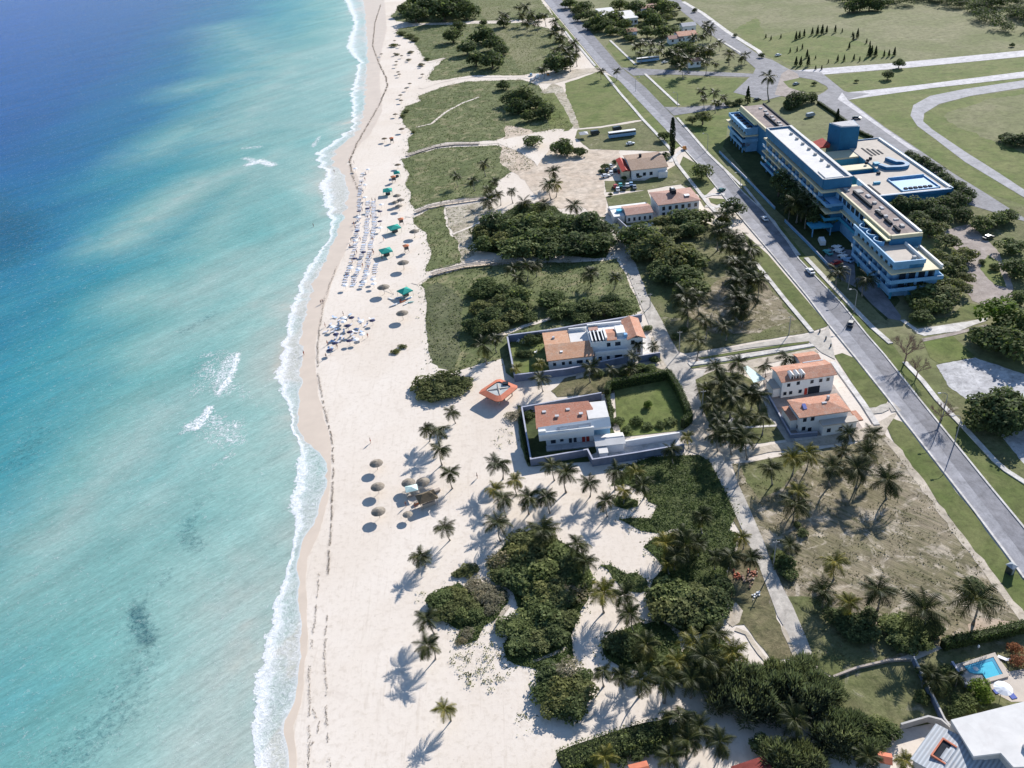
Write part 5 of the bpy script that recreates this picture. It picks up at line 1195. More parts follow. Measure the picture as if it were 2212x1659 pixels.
def hotel():
    H = thing('hotel', 'long blue and cream stepped hotel block with flat roofs and square blue tower', 'hotel', (0, 0, 0))
    B = lambda n, m, *a: box(n, m, H, *a)
    # -- central block
    c = B('central_block', 'blue_wall', 122.3, 131.5, 283, 348.6, 0, 16.6)
    B('floor_extension', 'blue_wall', 122.3, 127, 275.4, 282.99, 0, 10.4)
    r = B('roof', 'white_roof', 121.4, 131.2, 283.6, 348.2, 16.6, 16.9)
    m = MB(); m.box(121.0,121.4,283.2,348.6,14.3,17.5); m.box(121.4,131.9,282.8,283.2,13.8,17.5); m.box(131.2,131.9,283.2,348.6,15.5,17.5); m.box(121.4,131.2,348.2,348.6,15.5,17.5)
    m.build('parapet', MAT['blue_wall'], H)
    m = MB(); m.box(121.0,121.5,283.2,348.6,17.503,17.75); m.box(130.9,132.0,283.0,348.6,17.503,17.8); m.box(121.5,130.9,348.1,348.6,17.503,17.7); m.box(121.5,130.9,282.8,283.3,17.503,17.7)
    m.build('coping', MAT['white_roof'], H)
    B('roof_step', 'white_roof', 122.6, 129, 284.6, 292.5, 16.9, 17.5)
    for k in range(7):
        y = 297+k*6.9; o = MB().box(128.2,129.2,y,y+1.2,16.9,17.7).build('roof_vent', MAT['stucco'], H)
    # floor ledges and balcony fronts, wrapped round the right-hand end
    def ledge(nm, mt, x, y0, z0, z1, d, y1=348.6, xe=128):
        m = MB(); m.box(x, 122.3, y0, y1, z0, z1); m.box(122.3, xe, y0, y0+d, z0, z1); return m.build(nm, MAT[mt], H)
    def front(nm, mt, x, y0, z0, z1, y1=348.6, xe=127, t=.18):
        m = MB(); m.box(x, x+t, y0, y1, z0, z1); m.box(x+t, xe, y0, y0+t, z0, z1); return m.build(nm, MAT[mt], H)
    ledge('floor_ledge', 'cream', 120.3, 281.2, 13.0, 13.55, 1.8)
    m = MB(); m.box(120.3, 122.3, 275.2, 348.6, 9.7, 10.05); m.box(122.3, 127.2, 275.2, 282.99, 10.4, 10.65); m.build('floor_slab', MAT['lite_blue'], H)
    front('balcony_front', 'lite_blue', 120.0, 275.0, 10.1, 11.1)
    ledge('floor_ledge', 'cream', 119.9, 274.4, 7.6, 8.1, 1.0)
    front('balcony_front', 'teal_blue', 119.8, 274.6, 4.9, 6.0)
    m = MB(); m.box(120.0, 122.3, 275, 348.6, 4.7, 4.9); m.box(120.0, 122.3, 275, 348.6, 1.9, 2.1); m.build('floor_slab', MAT['lite_blue'], H)
    front('balcony_front', 'lite_blue', 119.7, 280.0, 2.1, 3.2)
    for k in range(16):
        y = 285.2+k*4.0
        for z, hh in ((10.6, 2.2), (5.6, 1.9), (13.7, .0), (2.6, 1.9)):
            if hh: MB().box(122.22, 122.297, y, y+2.5, z, z+hh).build('window', MAT['glass'], H)
        m = MB(); m.box(120.35, 122.297, y-.9, y-.7, 8.15, 9.65); m.box(120.35, 122.297, y-.9, y-.7, 10.7, 12.95); m.box(120.35, 122.297, y-.9, y-.7, 5.0, 7.55); m.build('balcony_partition', MAT['cream' if k % 2 else 'lite_blue'], H)
        if k % 5 != 3: B('balcony_panel', 'white', 119.93, 119.997, y, y+2.3, 10.15, 11.0)
        if k % 3 != 1: B('balcony_panel', 'white', 119.73, 119.797, y, y+2.2, 4.95, 5.95)
    for k in range(12): B('upper_mullion', 'cream', 121.8, 122.297, 286+k*5.2, 286.5+k*5.2, 13.6, 14.28)
    for k in range(9): B('column', 'lite_blue', 120.6, 121.1, 282+k*7.6, 282.5+k*7.6, 0, 1.9)
    B('entrance_canopy', 'teal_blue', 114.5, 122.2, 272.2, 277.5, 3.3, 3.9)
    for x in (115, 121.6):
        B('canopy_post', 'lite_blue', x, x+.35, 272.6, 272.95, 0, 3.3)
    # -- right wing
    B('right_wing', 'lite_blue', 126.4, 136.2, 238.2, 282.79, 0, 13.5)
    B('wing_roof', 'gravel_roof', 126.6, 136.0, 238.5, 283.0, 13.5, 13.75)
    m = MB(); m.box(125.9,126.6,238.0,281.5,13.0,14.2); m.box(126.6,136.6,237.6,238.5,13.0,14.2); m.build('cornice', MAT['cream'], H)
    B('rear_parapet', 'white', 136.0, 136.7, 238.5, 288, 12.4, 14.5)
    B('gable_band', 'blue_wall', 125.9, 136.4, 237.2, 237.597, 9.9, 13.0)
    for k in range(7): B('wing_window', 'glass', 126.3, 126.397, 255+k*3.7, 257.4+k*3.7, 10.6, 12.6)
    B('floor_ledge', 'cream', 125.2, 126.4, 254.0, 275.0, 8.1, 8.6)
    B('balcony_front', 'teal_blue', 125.1, 125.3, 254.0, 274.6, 4.9, 6.0)
    B('floor_slab', 'lite_blue', 125.3, 126.4, 254.0, 274.6, 4.7, 4.9)
    for k in range(5):
        B('wing_window', 'glass', 126.3, 126.397, 256+k*3.9, 258.4+k*3.9, 6.0, 7.9)
    for k, (x, y, w, d) in enumerate(((131, 276, 2.6, 3.2), (133, 271, 1.2, 2.4), (132.4, 265, 1.2, 1.2), (133, 260, 1, 2), (130.5, 258, 1.4, 1.6), (131, 253, 1.2, 1.2), (133, 250, 1.6, 1), (130, 247, 1.3, 1.6), (132.6, 244, 1.2, 1.8), (129.5, 243, 1.3, 1.2), (128.3, 283-4.6, 1.2, 3.0))):
        m = MB().box(x, x+w, y, y+d, 13.75, 14.1+.12*(k % 3)).build('roof_unit', MAT['wall_grey' if k % 2 else 'stucco'], H)
    for y0, y1 in ((262, 277), (253.5, 258), (246.5, 251), (240.5, 244.5)): B('roof_upstand', 'dark', 129.9, 130.7, y0, y1, 13.75, 14.7)
    # -- right front block and its terraces
    B('front_block', 'lite_blue', 121.6, 126.39, 223.6, 253.4, 0, 11.0)
    B('end_block', 'lite_blue', 126.395, 135.6, 222.6, 237.19, 0, 9.1)
    B('end_terrace_block', 'blue_wall', 126.4, 131.0, 223.6, 236.6, 9.1, 11.0)
    m = MB(); m.box(121.5, 130.6, 223.5, 236.9, 11.0, 11.2); m.box(121.5, 126.38, 236.9, 253.4, 11.0, 11.2); m.build('terrace', MAT['terrace'], H)
    m = MB(); m.box(121.0,121.45,223.0,253.8,10.9,12.3); m.box(121.45,131.0,223.0,223.45,10.9,12.3); m.build('parapet', MAT['lite_blue'], H)
    B('parapet', 'white', 130.6, 131.0, 223.45, 236.6, 11.2, 12.2)
    B('roof_vent', 'stucco', 128.5, 129.5, 226, 227, 11.2, 12.0)
    B('awning', 'yellow', 124.3, 125.7, 236.4, 254.2, 13.1, 13.5)
    for y in (239.5, 245.0, 250.5):
        m = MB(); n = 14; P = [(124.2+2.3*cos(PI/2+PI*i/n), y+2.3*sin(PI/2+PI*i/n)) for i in range(n+1)]; m.wall(P, .3, 11.2, 12.7); m.build('curved_screen', MAT['lite_blue'], H)
        B('dark_opening', 'dark', 124.3, 124.5, y-1.9, y+1.9, 11.2, 13.0)
    m = MB(); m.box(119.8,121.6,221.2,250.6,8.9,9.4); m.box(121.6,136.2,221.2,223.5,9.1,9.4); m.box(131.1,136.2,223.5,237,9.1,9.4); m.build('floor_ledge', MAT['cream'], H)
    B('rear_parapet', 'white', 135.6, 136.2, 222.0, 237.0, 9.4, 10.3)
    m = MB(); m.box(119.7,119.95,220.9,249.6,5.9,7.1); m.box(119.95,136.4,220.9,221.15,5.9,7.1); m.box(136.15,136.4,221.15,237,5.9,7.1); m.build('balcony_front', MAT['lite_blue'], H)
    m = MB(); m.box(119.95,121.6,221.15,249.6,5.7,5.9); m.box(121.6,136.1,221.15,222.6,5.7,5.9); m.build('floor_slab', MAT['teal_blue'], H)
    m = MB(); m.box(119.7,119.95,220.9,249.2,3.1,4.3); m.box(119.95,132.0,220.9,221.15,3.1,4.3); m.build('balcony_front', MAT['lite_blue'], H)
    m = MB(); m.box(119.95,121.6,221.15,249.2,2.9,3.1); m.box(121.6,132,221.15,222.6,2.9,3.1); m.build('floor_slab', MAT['teal_blue'], H)
    for k in range(8):
        y = 224.6+k*3.5
        for z in (9.45, 6.2, 3.4):
            MB().box(121.5, 121.597, y, y+1.5, z, z+(1.3 if z > 9 else 2.3)).build('window', MAT['glass'], H)
        m = MB(); m.box(119.99,121.597,y-.5,y-.3,5.95,8.88); m.box(119.99,121.597,y-.5,y-.3,3.15,5.68); m.build('balcony_partition', MAT['lite_blue'], H)
        if k % 2: B('balcony_panel', 'white', 119.62, 119.697, y, y+1.2, 5.95, 7.0)
    for k in range(4): MB().box(123.2+k*3, 125.2+k*3, 222.5, 222.597, 6.2, 8.6).build('window', MAT['glass'], H)
    for k in range(3): MB().box(123.2+k*3, 125.2+k*3, 222.5, 222.597, 3.4, 5.4).build('window', MAT['glass'], H)
    for x, y in ((121.0,222.0),(121.0,230),(121.0,238),(121.0,246),(127,222.0)): B('column', 'teal_blue', x, x+.5, y, y+.5, 0, 2.9)
    # -- left wing
    B('left_wing', 'blue_wall', 125.2, 135.6, 348.61, 398, 0, 13.3)
    B('wing_roof', 'gravel_roof', 125.3, 135.5, 348.7, 397.7, 13.3, 13.55)
    m = MB(); m.box(124.5,125.3,348.62,398.2,12.6,13.95); m.build('cornice', MAT['cream'], H)
    B('rear_parapet', 'dark', 135.5, 136.2, 348.62, 398.2, 12.2, 14.1)
    B('roof_upstand', 'dark', 130.4, 131.0, 353, 380, 13.55, 14.5)
    for k in range(9): MB().box(131.6+.8*(k % 2), 133+.8*(k % 2), 352+k*4.8, 353.6+k*4.8, 13.55, 14.0).build('roof_unit', MAT['stucco' if k % 2 else 'wall_grey'], H)
    B('front_block', 'lite_blue', 120.0, 125.19, 371.2, 397.5, 0, 10.4)
    B('terrace', 'lite_blue', 119.9, 124.4, 371.3, 397.4, 10.4, 10.6)
    for k in range(5): B('dark_opening', 'dark', 121.0, 123.2, 373.4+k*4.8, 376.6+k*4.8, 10.6, 10.9)
    B('awning', 'yellow', 123.4, 124.45, 371.5, 397.5, 12.1, 12.6)
    m = MB(); m.box(119.0,119.4,370.8,398,9.6,11.2); m.box(119.4,125.1,370.8,371.2,9.6,11.2); m.box(119.4,125.1,397.6,398,9.6,11.2); m.build('parapet', MAT['lite_blue'], H)
    m = MB(); m.box(118.0,120.0,370.2,398.6,7.4,7.9); m.box(120.0,125.1,370.2,371.2,7.4,7.9); m.build('floor_ledge', MAT['cream'], H)
    m = MB(); m.box(117.4,117.7,370.0,393,5.4,6.6); m.box(117.7,125.1,370.0,370.3,4.9,6.4); m.build('balcony_front', MAT['lite_blue'], H)
    B('floor_slab', 'teal_blue', 117.7, 120.0, 370.3, 393, 5.2, 5.4)
    B('balcony_front', 'lite_blue', 117.6, 117.9, 370.6, 390, 2.6, 3.8)
    B('floor_slab', 'teal_blue', 117.9, 120.0, 370.6, 390, 2.4, 2.6)
    for k in range(6):
        for z in (8.0, 5.6, 2.8): MB().box(119.9, 119.997, 373+k*4, 375.2+k*4, z, z+1.5).build('window', MAT['glass'], H)
    for k in range(5): B('column', 'lite_blue', 118.2, 118.6, 371+k*4.6, 371.4+k*4.6, 0, 2.4)
    # -- podium behind
    Pz = 5.0
    PL = [(147,291),(175.4,291),(175.4,356),(158.5,356),(158.5,316),(147,316)]
    m = MB(); m.prism(PL, 0, Pz); m.build('podium', MAT['teal_blue'], H)
    m = MB(); m.prism([(147.2,291.3),(175.1,291.3),(175.1,355.7),(158.7,355.7),(158.7,315.8),(147.2,315.8)], Pz, Pz+.15); m.build('podium_roof', MAT['terrace'], H)
    m = MB(); m.box(132,158.49,337.2,346.5,0,4.9); m.build('court_wing', MAT['cream'], H)
    m = MB(); m.box(132,158.49,322.5,328.5,0,4.7); m.build('court_wing', MAT['cream'], H)
    B('court_window_band', 'teal_blue', 141, 158.4, 337.05, 337.197, .6, 4.2); B('court_window_band', 'blue_wall', 141, 158.4, 322.35, 322.497, .6, 4.2)
    B('court_shade_floor', 'dark', 132, 158.4, 316.1, 337, .05, .2)  # near-black floor paints in the shade of the sunken court
    m = MB(); m.box(175.1,175.7,291,356,Pz-.8,Pz+.75); m.box(146.8,175.1,290.7,291.3,Pz-1.2,Pz+.5); m.box(158.6,175.1,355.7,356.2,Pz-.8,Pz+.6); m.build('parapet', MAT['blue_wall'], H)
    m = MB(); m.box(174.4,175.1,292,355,Pz+.155,Pz+.9); m.box(147.6,174.4,291.4,291.9,Pz+.155,Pz+.55); m.build('coping', MAT['white'], H)
    m = MB(); m.box(157.4,171.6,293.6,294.0,Pz+.15,Pz+.5); m.box(157.4,171.6,306.4,306.8,Pz+.15,Pz+1.2); m.box(157.0,157.4,293.6,306.8,Pz+.15,Pz+.7); m.box(171.6,172.0,293.6,306.8,Pz+.15,Pz+.7); m.build('court_rim', MAT['lite_blue'], H)
    B('court_floor', 'lite_blue', 157.4, 171.6, 294.0, 306.4, Pz+.15, Pz+.2)
    for k in range(6): B('court_window', 'dark', 159+k*1.9, 160.2+k*1.9, 295.2, 296.6, Pz+.2, Pz+.6)
    m = MB(); n = 12
    P = [(160.5, 321.5), (162.0, 318.0), (167.0, 317.0)]+[(168.3+2.6*cos(-PI/2+PI*i/8), 320.0+2.9*sin(-PI/2+PI*i/8)) for i in range(9)]+[(166.5, 328.5)]
    m.wall(P, 1.8, Pz+.15, Pz+1.5); m.build('roof_duct', MAT['blue_wall'], H)
    for x, y, w, d in ((159.5,323.5,2.2,2.4),(156.2,313.4,1.2,1.2),(150.5,303.5,2.6,1.0),(158.5,329,1,1),(160.5,331,1,1),(156.8,326.3,.9,.9)): B('roof_unit', 'teal_blue' if w > 2 else 'dark', x, x+w, y, y+d, Pz+.15, Pz+1.0)
    for k in range(4): B('roof_slot', 'dark', 163+k*1.7, 163.7+k*1.7, 335+k*.4, 346-k*1.4, Pz+.15, Pz+.3)
    B('roof_slot', 'dark', 148.0, 148.8, 293, 304, Pz+.15, Pz+.3)
    m = MB(); m.box(131.5,147,306,308,0,4.2); m.build('link_wall', MAT['cream'], H)
    m = MB(); m.box(138.5,140.2,345,384,2.7,3.1); m.build('walkway_roof', MAT['white'], H)
    m = MB(); m.box(140.2,141,345,378,0,2.6); m.build('walkway_wall', MAT['teal_blue'], H)
    m = MB(); m.add([(146.6,351,5.4),(151.2,351,6.8),(151.2,360,6.8),(146.6,360,5.4),(146.6,351,5.1),(151.2,351,5.1),(151.2,360,5.1),(146.6,360,5.1)], [(0,1,2,3),(7,6,5,4),(4,5,1,0),(5,6,2,1),(6,7,3,2),(7,4,0,3)]); m.build('red_roof', MAT['red'], H)
    m = MB(); m.box(145.7,146.5,350.6,360.2,0,5.7); m.build('link_wall', MAT['cream'], H)
    m = MB(); m.prism([(151.5,355.6),(154.0,348.4),(161.6,346.9),(162.8,356.6)], 0.02, 14.6); m.build('tower', MAT['tower_blue'], H)
    m = MB(); m.prism([(152.2,355.1),(154.4,349.0),(161.2,347.6),(162.2,356.0)], 14.6, 14.8); m.build('tower_roof', MAT['wall_grey'], H)
    return H
hotel()

def villas():
    # villa A: long tiled house inside the blue-grey wall
    t = thing('villa', 'long white villa with ochre tiled roof behind a blue-grey perimeter wall', 'house', (24, 208, 0))
    ox, oy = 24, 208
    def B(n, m, x0, x1, y0, y1, z0, z1): return box(n, m, t, x0-ox, x1-ox, y0-oy, y1-oy, z0, z1)
    B('wall', 'white', 11.4, 24.2, 201.2, 215.6, 0, 4.0)
    m = MB(); m.add([(10.8-ox,200.4-oy,4.0),(24.6-ox,200.8-oy,4.0),(24.6-ox,207.6-oy,5.2),(18.5-ox,207.6-oy,5.2),(18.5-ox,215.9-oy,4.6),(10.8-ox,215.9-oy,4.6),(10.8-ox,207.6-oy,5.2)], [(0,1,2,3,6),(6,3,4,5)])
    lo = [(a,b,c-.25) for a,b,c in m.v]; n = len(lo); m.add(lo, [(6,3,2,1,0),(5,4,3,6)]); e = [(0,1),(1,2),(2,3),(3,4),(4,5),(5,6),(6,0)]
    m.f += [(a+n,b+n,b,a) for a,b in e]; m.build('roof', MAT['tiles_a'], t)
    B('terrace', 'white_roof', 18.7, 24.2, 207.8, 215.6, 4.0, 4.5)
    B('terrace_parapet', 'white', 18.9, 24.6, 215.2, 215.6, 4.5, 5.4)
    for x, w in ((13,.9),(15.6,.9),(17.6,.9),(20.4,1.8),(22.6,.9)): window(t, x-ox, 201.2-oy, 1.6, w, 1.1)
    B('roof_patch', 'white', 15.0, 15.8, 203.5, 204.2, 4.55, 4.75); B('roof_vent', 'wall_grey', 13.5, 14.2, 211, 211.8, 4.7, 5.5)
    B('wall', 'white', 24.21, 39.6, 204.6, 214.2, 0, 6.2)
    B('porch', 'white', 25.2, 35.0, 202.6, 204.59, 0, 3.1); B('balcony_rail', 'white', 25.2, 35.0, 202.4, 202.6, 3.1, 4.0)
    for k in range(4): B('pergola_beam', 'white', 24.6+k*1.1, 24.95+k*1.1, 204.6, 210.5, 6.4, 6.75)
    B('pergola_void', 'dark', 24.5, 28.6, 204.8, 210.4, 6.2, 6.3)
    gable(29.2-ox, 31.8-ox, 204.4-oy, 210.6-oy, 6.3, 6.9, .2).build('roof', MAT['tiles_c'], t)
    B('chimney', 'white', 28.6, 29.2, 205, 211, 6.2, 7.1); B('stair_tower', 'white', 32.2, 34.8, 206.4, 210.8, 6.2, 7.4); B('roof_tank', 'lite_blue', 34.2, 35.2, 205.2, 206.2, 6.2, 7.3)
    gable(35.2-ox, 40.0-ox, 203.9-oy, 215.4-oy, 6.2, 7.4, .3, 'y').build('roof', MAT['tiles_c'], t)
    B('parapet', 'white', 24.4, 34.8, 213.6, 214.2, 6.2, 7.0); B('roof', 'tiles_e', 24.6, 27.4, 211.0, 213.5, 6.2, 6.5)
    for x, z, w in ((29.5,4.2,1.1),(32.2,4.2,1.6),(36.6,4.2,1.1)): window(t, x-ox, 204.6-oy, z, w, 1.3)
    for x, w in ((26.6,1.0),(29,.9),(32,2.2)): window(t, x-ox, 202.6-oy, .9, w, 1.4)
    window(t, 38.4-ox, 204.6-oy, 1.2, 1.2, 1.4)
    # villa B
    t = thing('villa', 'white villa with red tiled roof and white flat end beside the walled lawn', 'house', (14.5, 169, 0)); ox, oy = 14.5, 169
    B('wall', 'white', 7.2, 19.4, 165.6, 173.6, 0, 6.0); B('wall', 'white', 19.41, 23.7, 166.6, 174.0, 0, 6.3)
    B('upper_wall', 'white', 5.4, 7.19, 164.4, 173.8, 2.9, 6.0); B('upper_wall', 'white', 7.19, 19.4, 164.4, 165.59, 2.9, 5.6)
    m = MB(); zz = lambda y: 6.05+(y-165.0)*.06 if y < 174 else 0
    P = [(4.9,165.5),(18.3,165.9),(18.2,168.2),(19.6,168.9),(20.2,171.0),(19.4,174.2),(5.3,174.4)]
    m.add([(x-ox,y-oy,6.1+(y-165.5)*.10) for x,y in P]+[(x-ox,y-oy,5.85+(y-165.5)*.10) for x,y in P], [tuple(range(7)), tuple(range(13,6,-1))]+[(7+i,7+(i+1)%7,(i+1)%7,i) for i in range(7)]); m.build('roof', MAT['tiles_b'], t)
    B('terrace', 'white_roof', 18.4, 23.7, 166.8, 174.0, 6.31, 6.6)
    m = MB(); m.add([(5.4-ox,163.9-oy,5.2),(23.8-ox,164.6-oy,5.2),(23.8-ox,166.7-oy,6.6),(5.4-ox,165.8-oy,6.3),(5.4-ox,163.9-oy,4.6),(23.8-ox,164.6-oy,4.6),(23.8-ox,166.7-oy,6.0),(5.4-ox,165.8-oy,5.7)], [(0,1,2,3),(7,6,5,4),(0,4,5,1),(1,5,6,2),(3,2,6,7),(0,3,7,4)]); m.build('sloping_parapet', MAT['white'], t)
    m = MB(); m.add([(10.2-ox,164.3-oy,5.46),(18.8-ox,164.6-oy,5.5),(18.8-ox,165.7-oy,6.2),(10.2-ox,165.4-oy,6.1),(10.2-ox,164.3-oy,5.2),(18.8-ox,164.6-oy,5.2),(18.8-ox,165.7-oy,5.9),(10.2-ox,165.4-oy,5.9)], [(0,1,2,3),(7,6,5,4),(0,4,5,1),(1,5,6,2),(2,6,7,3),(3,7,4,0)]); m.build('louvre', MAT['wall_grey'], t)
    for x0, x1 in ((10.8,12.6),(15.6,18.2)):
        m = MB(); m.add([(x0-ox,164.65-oy,5.7),(x1-ox,164.7-oy,5.75),(x1-ox,165.1-oy,6.0),(x0-ox,165.05-oy,5.95)], [(0,1,2,3)]); m.build('louvre_panel', MAT['white'], t)
    window(t, 9.0-ox, 165.6-oy, .9, 1.3, 1.2); window(t, 11.2-ox, 165.6-oy, 1.2, .9, .9); window(t, 13.4-ox, 165.6-oy, .5, .8, 2.0); window(t, 14.6-ox, 165.6-oy, .5, .8, 2.0)
    B('door', 'red', 16.4, 17.2, 165.5, 165.597, 0, 2.1); B('door', 'red', 17.5, 18.3, 165.5, 165.597, 0, 2.1)
    B('side_wall', 'lite_blue', 19.5, 23.8, 166.5, 166.597, 0, 4.5)
    for k in range(4): B('roof_patch', 'wall_grey', 7+k*3.1, 8.0+k*3.1, 171.2-(k % 2)*2.4, 172.0-(k % 2)*2.4, 6.7, 6.95)
    B('roof_tank', 'white', 15.5, 17.2, 174.4, 175.4, 4.2, 5.4); B('rear_annex', 'tiles_e', 17.4, 22.6, 174.05, 175.8, 0, 4.4)
    B('plinth', 'wall_grey', 7.0, 19.6, 163.4, 165.5, 0, .4)
    # shed of villa B
    t = thing('garden_shed', 'long low white shed with ribbed roof beside the villa gate', 'shed', (22.8, 162.4, 0)); ox, oy = 22.8, 162.4
    B('wall', 'white', 19.5, 26.3, 160.4, 164.4, 0, 2.6)
    gable(19.4-ox, 26.5-ox, 160.3-oy, 164.5-oy, 2.6, 3.2, .25).build('roof', MAT['white_roof'], t); B('ridge', 'wall_grey', 19.3, 26.5, 162.3, 162.6, 3.33, 3.45)
    B('porch_roof', 'white_roof', 19.7, 22.0, 157.6, 159.9, 2.2, 2.45); B('porch_wall', 'white', 19.9, 21.8, 157.9, 160.3, 0, 2.2)
    # perimeter walls
    def pw(label, ps, h, mt, w=.35, nm='perimeter_wall', cap=None):
        t = thing(nm, label, 'wall', (ps[0][0], ps[0][1], 0), 0, 'garden walls'); q = [(p[0]-ps[0][0], p[1]-ps[0][1]) for p in ps]
        w *= .7; MB().wall(q, w, 0, h).build('wall', MAT[mt], t); MB().wall(q, w+.12, h+.003, h+.12).build('coping', MAT[cap or ('white' if mt == 'white' else 'wall_cap')], t)
    pw('blue-grey perimeter wall behind the long ochre-roofed villa', [(0.3, 220.2), (14.2, 220.9), (43.1, 224.5)], 2.5, 'wall_blue_shaded', .6)
    pw('beach-side and front perimeter wall of the ochre-roofed villa', [(0.1, 219.8), (1.0, 197.5), (16.1, 197.8), (34.6, 201.2)], 2.3, 'wall_blue_shaded', .5)
    pw('short wall by the yard of the ochre-roofed villa', [(37.5, 200.6), (44.1, 201.3)], 2.3, 'wall_blue_shaded', .4)
    pw('perimeter wall round the red-roofed villa on the sand', [(24.2, 184.1), (2.0, 181.2), (2.7, 158.5), (17.1, 160.0), (17.8, 155.9), (28.3, 156.7), (41, 158)], 2.2, 'wall_blue_shaded', .4)
    pw('inner wall between shed and lane', [(26.6, 162.0), (32, 162.5), (41, 163.2)], 1.9, 'white', .35)
    pw('white yard wall round the two pink-roofed houses', [(68.0, 177.0), (67.9, 158.7), (74.6, 158.6)], 1.2, 'wall_blue_shaded', .35)
    pw('dark retaining wall beside the tiled outbuilding', [(46.4, 314.2), (51.5, 291)], 2.2, 'stucco', .4)
    pw('low wall behind the tiled outbuilding', [(46.6, 316.2), (62.9, 318)], 1.8, 'stucco', .4)
    pw('stone wall crossing the plot below the palms', pts('o', '560,885 770,805 1030,745 1230,730'), .55, 'wood', .4, 'stone_wall', 'wood')
    pw('straight garden wall left of the pool garden', pts('o', '1245,745 1400,1060 1510,1285 1740,1570'), 1.6, 'wall_blue_shaded', .25, 'perimeter_wall', 'stucco')
    pw('curved garden wall behind the grey roof', pts('o', '1135,1330 1370,1262 1480,1290 1560,1360 1700,1560'), 1.6, 'stucco', .3, 'perimeter_wall', 'stucco')
    pw('low wall along the hotel front, far part', pts('f', '40,630 270,860 520,1120'), 1.0, 'lite_blue', .35)
    pw('low wall along the hotel front, near part', pts('f', '605,1225 800,1420 990,1620'), 1.0, 'lite_blue', .35)
    pw('curved low wall beside the swimming pool', pts('o', '1580,770 1640,860 1700,960 1760,970'), 1.0, 'wall_blue_shaded', .4)
    # lifeguard hut
    t = thing('beach_hut', 'square orange-rimmed flat roof on posts standing on open sand', 'beach hut', (-3.9, 190, 0), rad(-2)); ox, oy = 0, 0
    P = [(-5.6, -.6), (-4.9,.9), (-.6, 5.4), (.6, 5.5), (5.3, 1.3), (5.3, .2), (.9, -5.4), (-.3, -5.6), (-1.2,-5.2)]
    Q = [(p[0]*.63, p[1]*.63) for p in P]
    m = MB(); n = len(P)
    m.add([(x,y,2.75) for x,y in P]+[(x,y,3.25) for x,y in Q]+[(x*.98,y*.98,2.45) for x,y in P], [(i,n+i,n+(i+1)%n,(i+1)%n)[::-1] for i in range(n)]+[(2*n+i,2*n+(i+1)%n,(i+1)%n,i)[::-1] for i in range(n)]); m.add([(x*.98,y*.98,2.44) for x,y in P], [tuple(range(n))])
    m.f = [f for f in m.f]; m.build('roof_rim', MAT['orange'], t)
    MB().prism(Q, 2.7, 3.0).build('roof', MAT['hut_grey'], t)
    m = MB()
    for a in range(4): m.tube((0,0,3.05), (3.0*cos(a*PI/2+.1), 3.0*sin(a*PI/2+.1), 3.05), .3, .12, 5)
    m.build('roof_rib', MAT['wood'], t)
    box('roof_hatch', 'dark', t, 1.2, 2.8, 1.6, 2.9, 3.0, 3.5)
    for x, y in ((-3.6,0),(0,3.6),(3.6,.5),(0,-3.6)): MB().tube((x,y,0),(x,y,2.6),.16,.16,8).build('post', MAT['wood'], t)
    box('counter', 'wood', t, -1.6, 1.6, -1.6, 1.6, 0, 1.1)

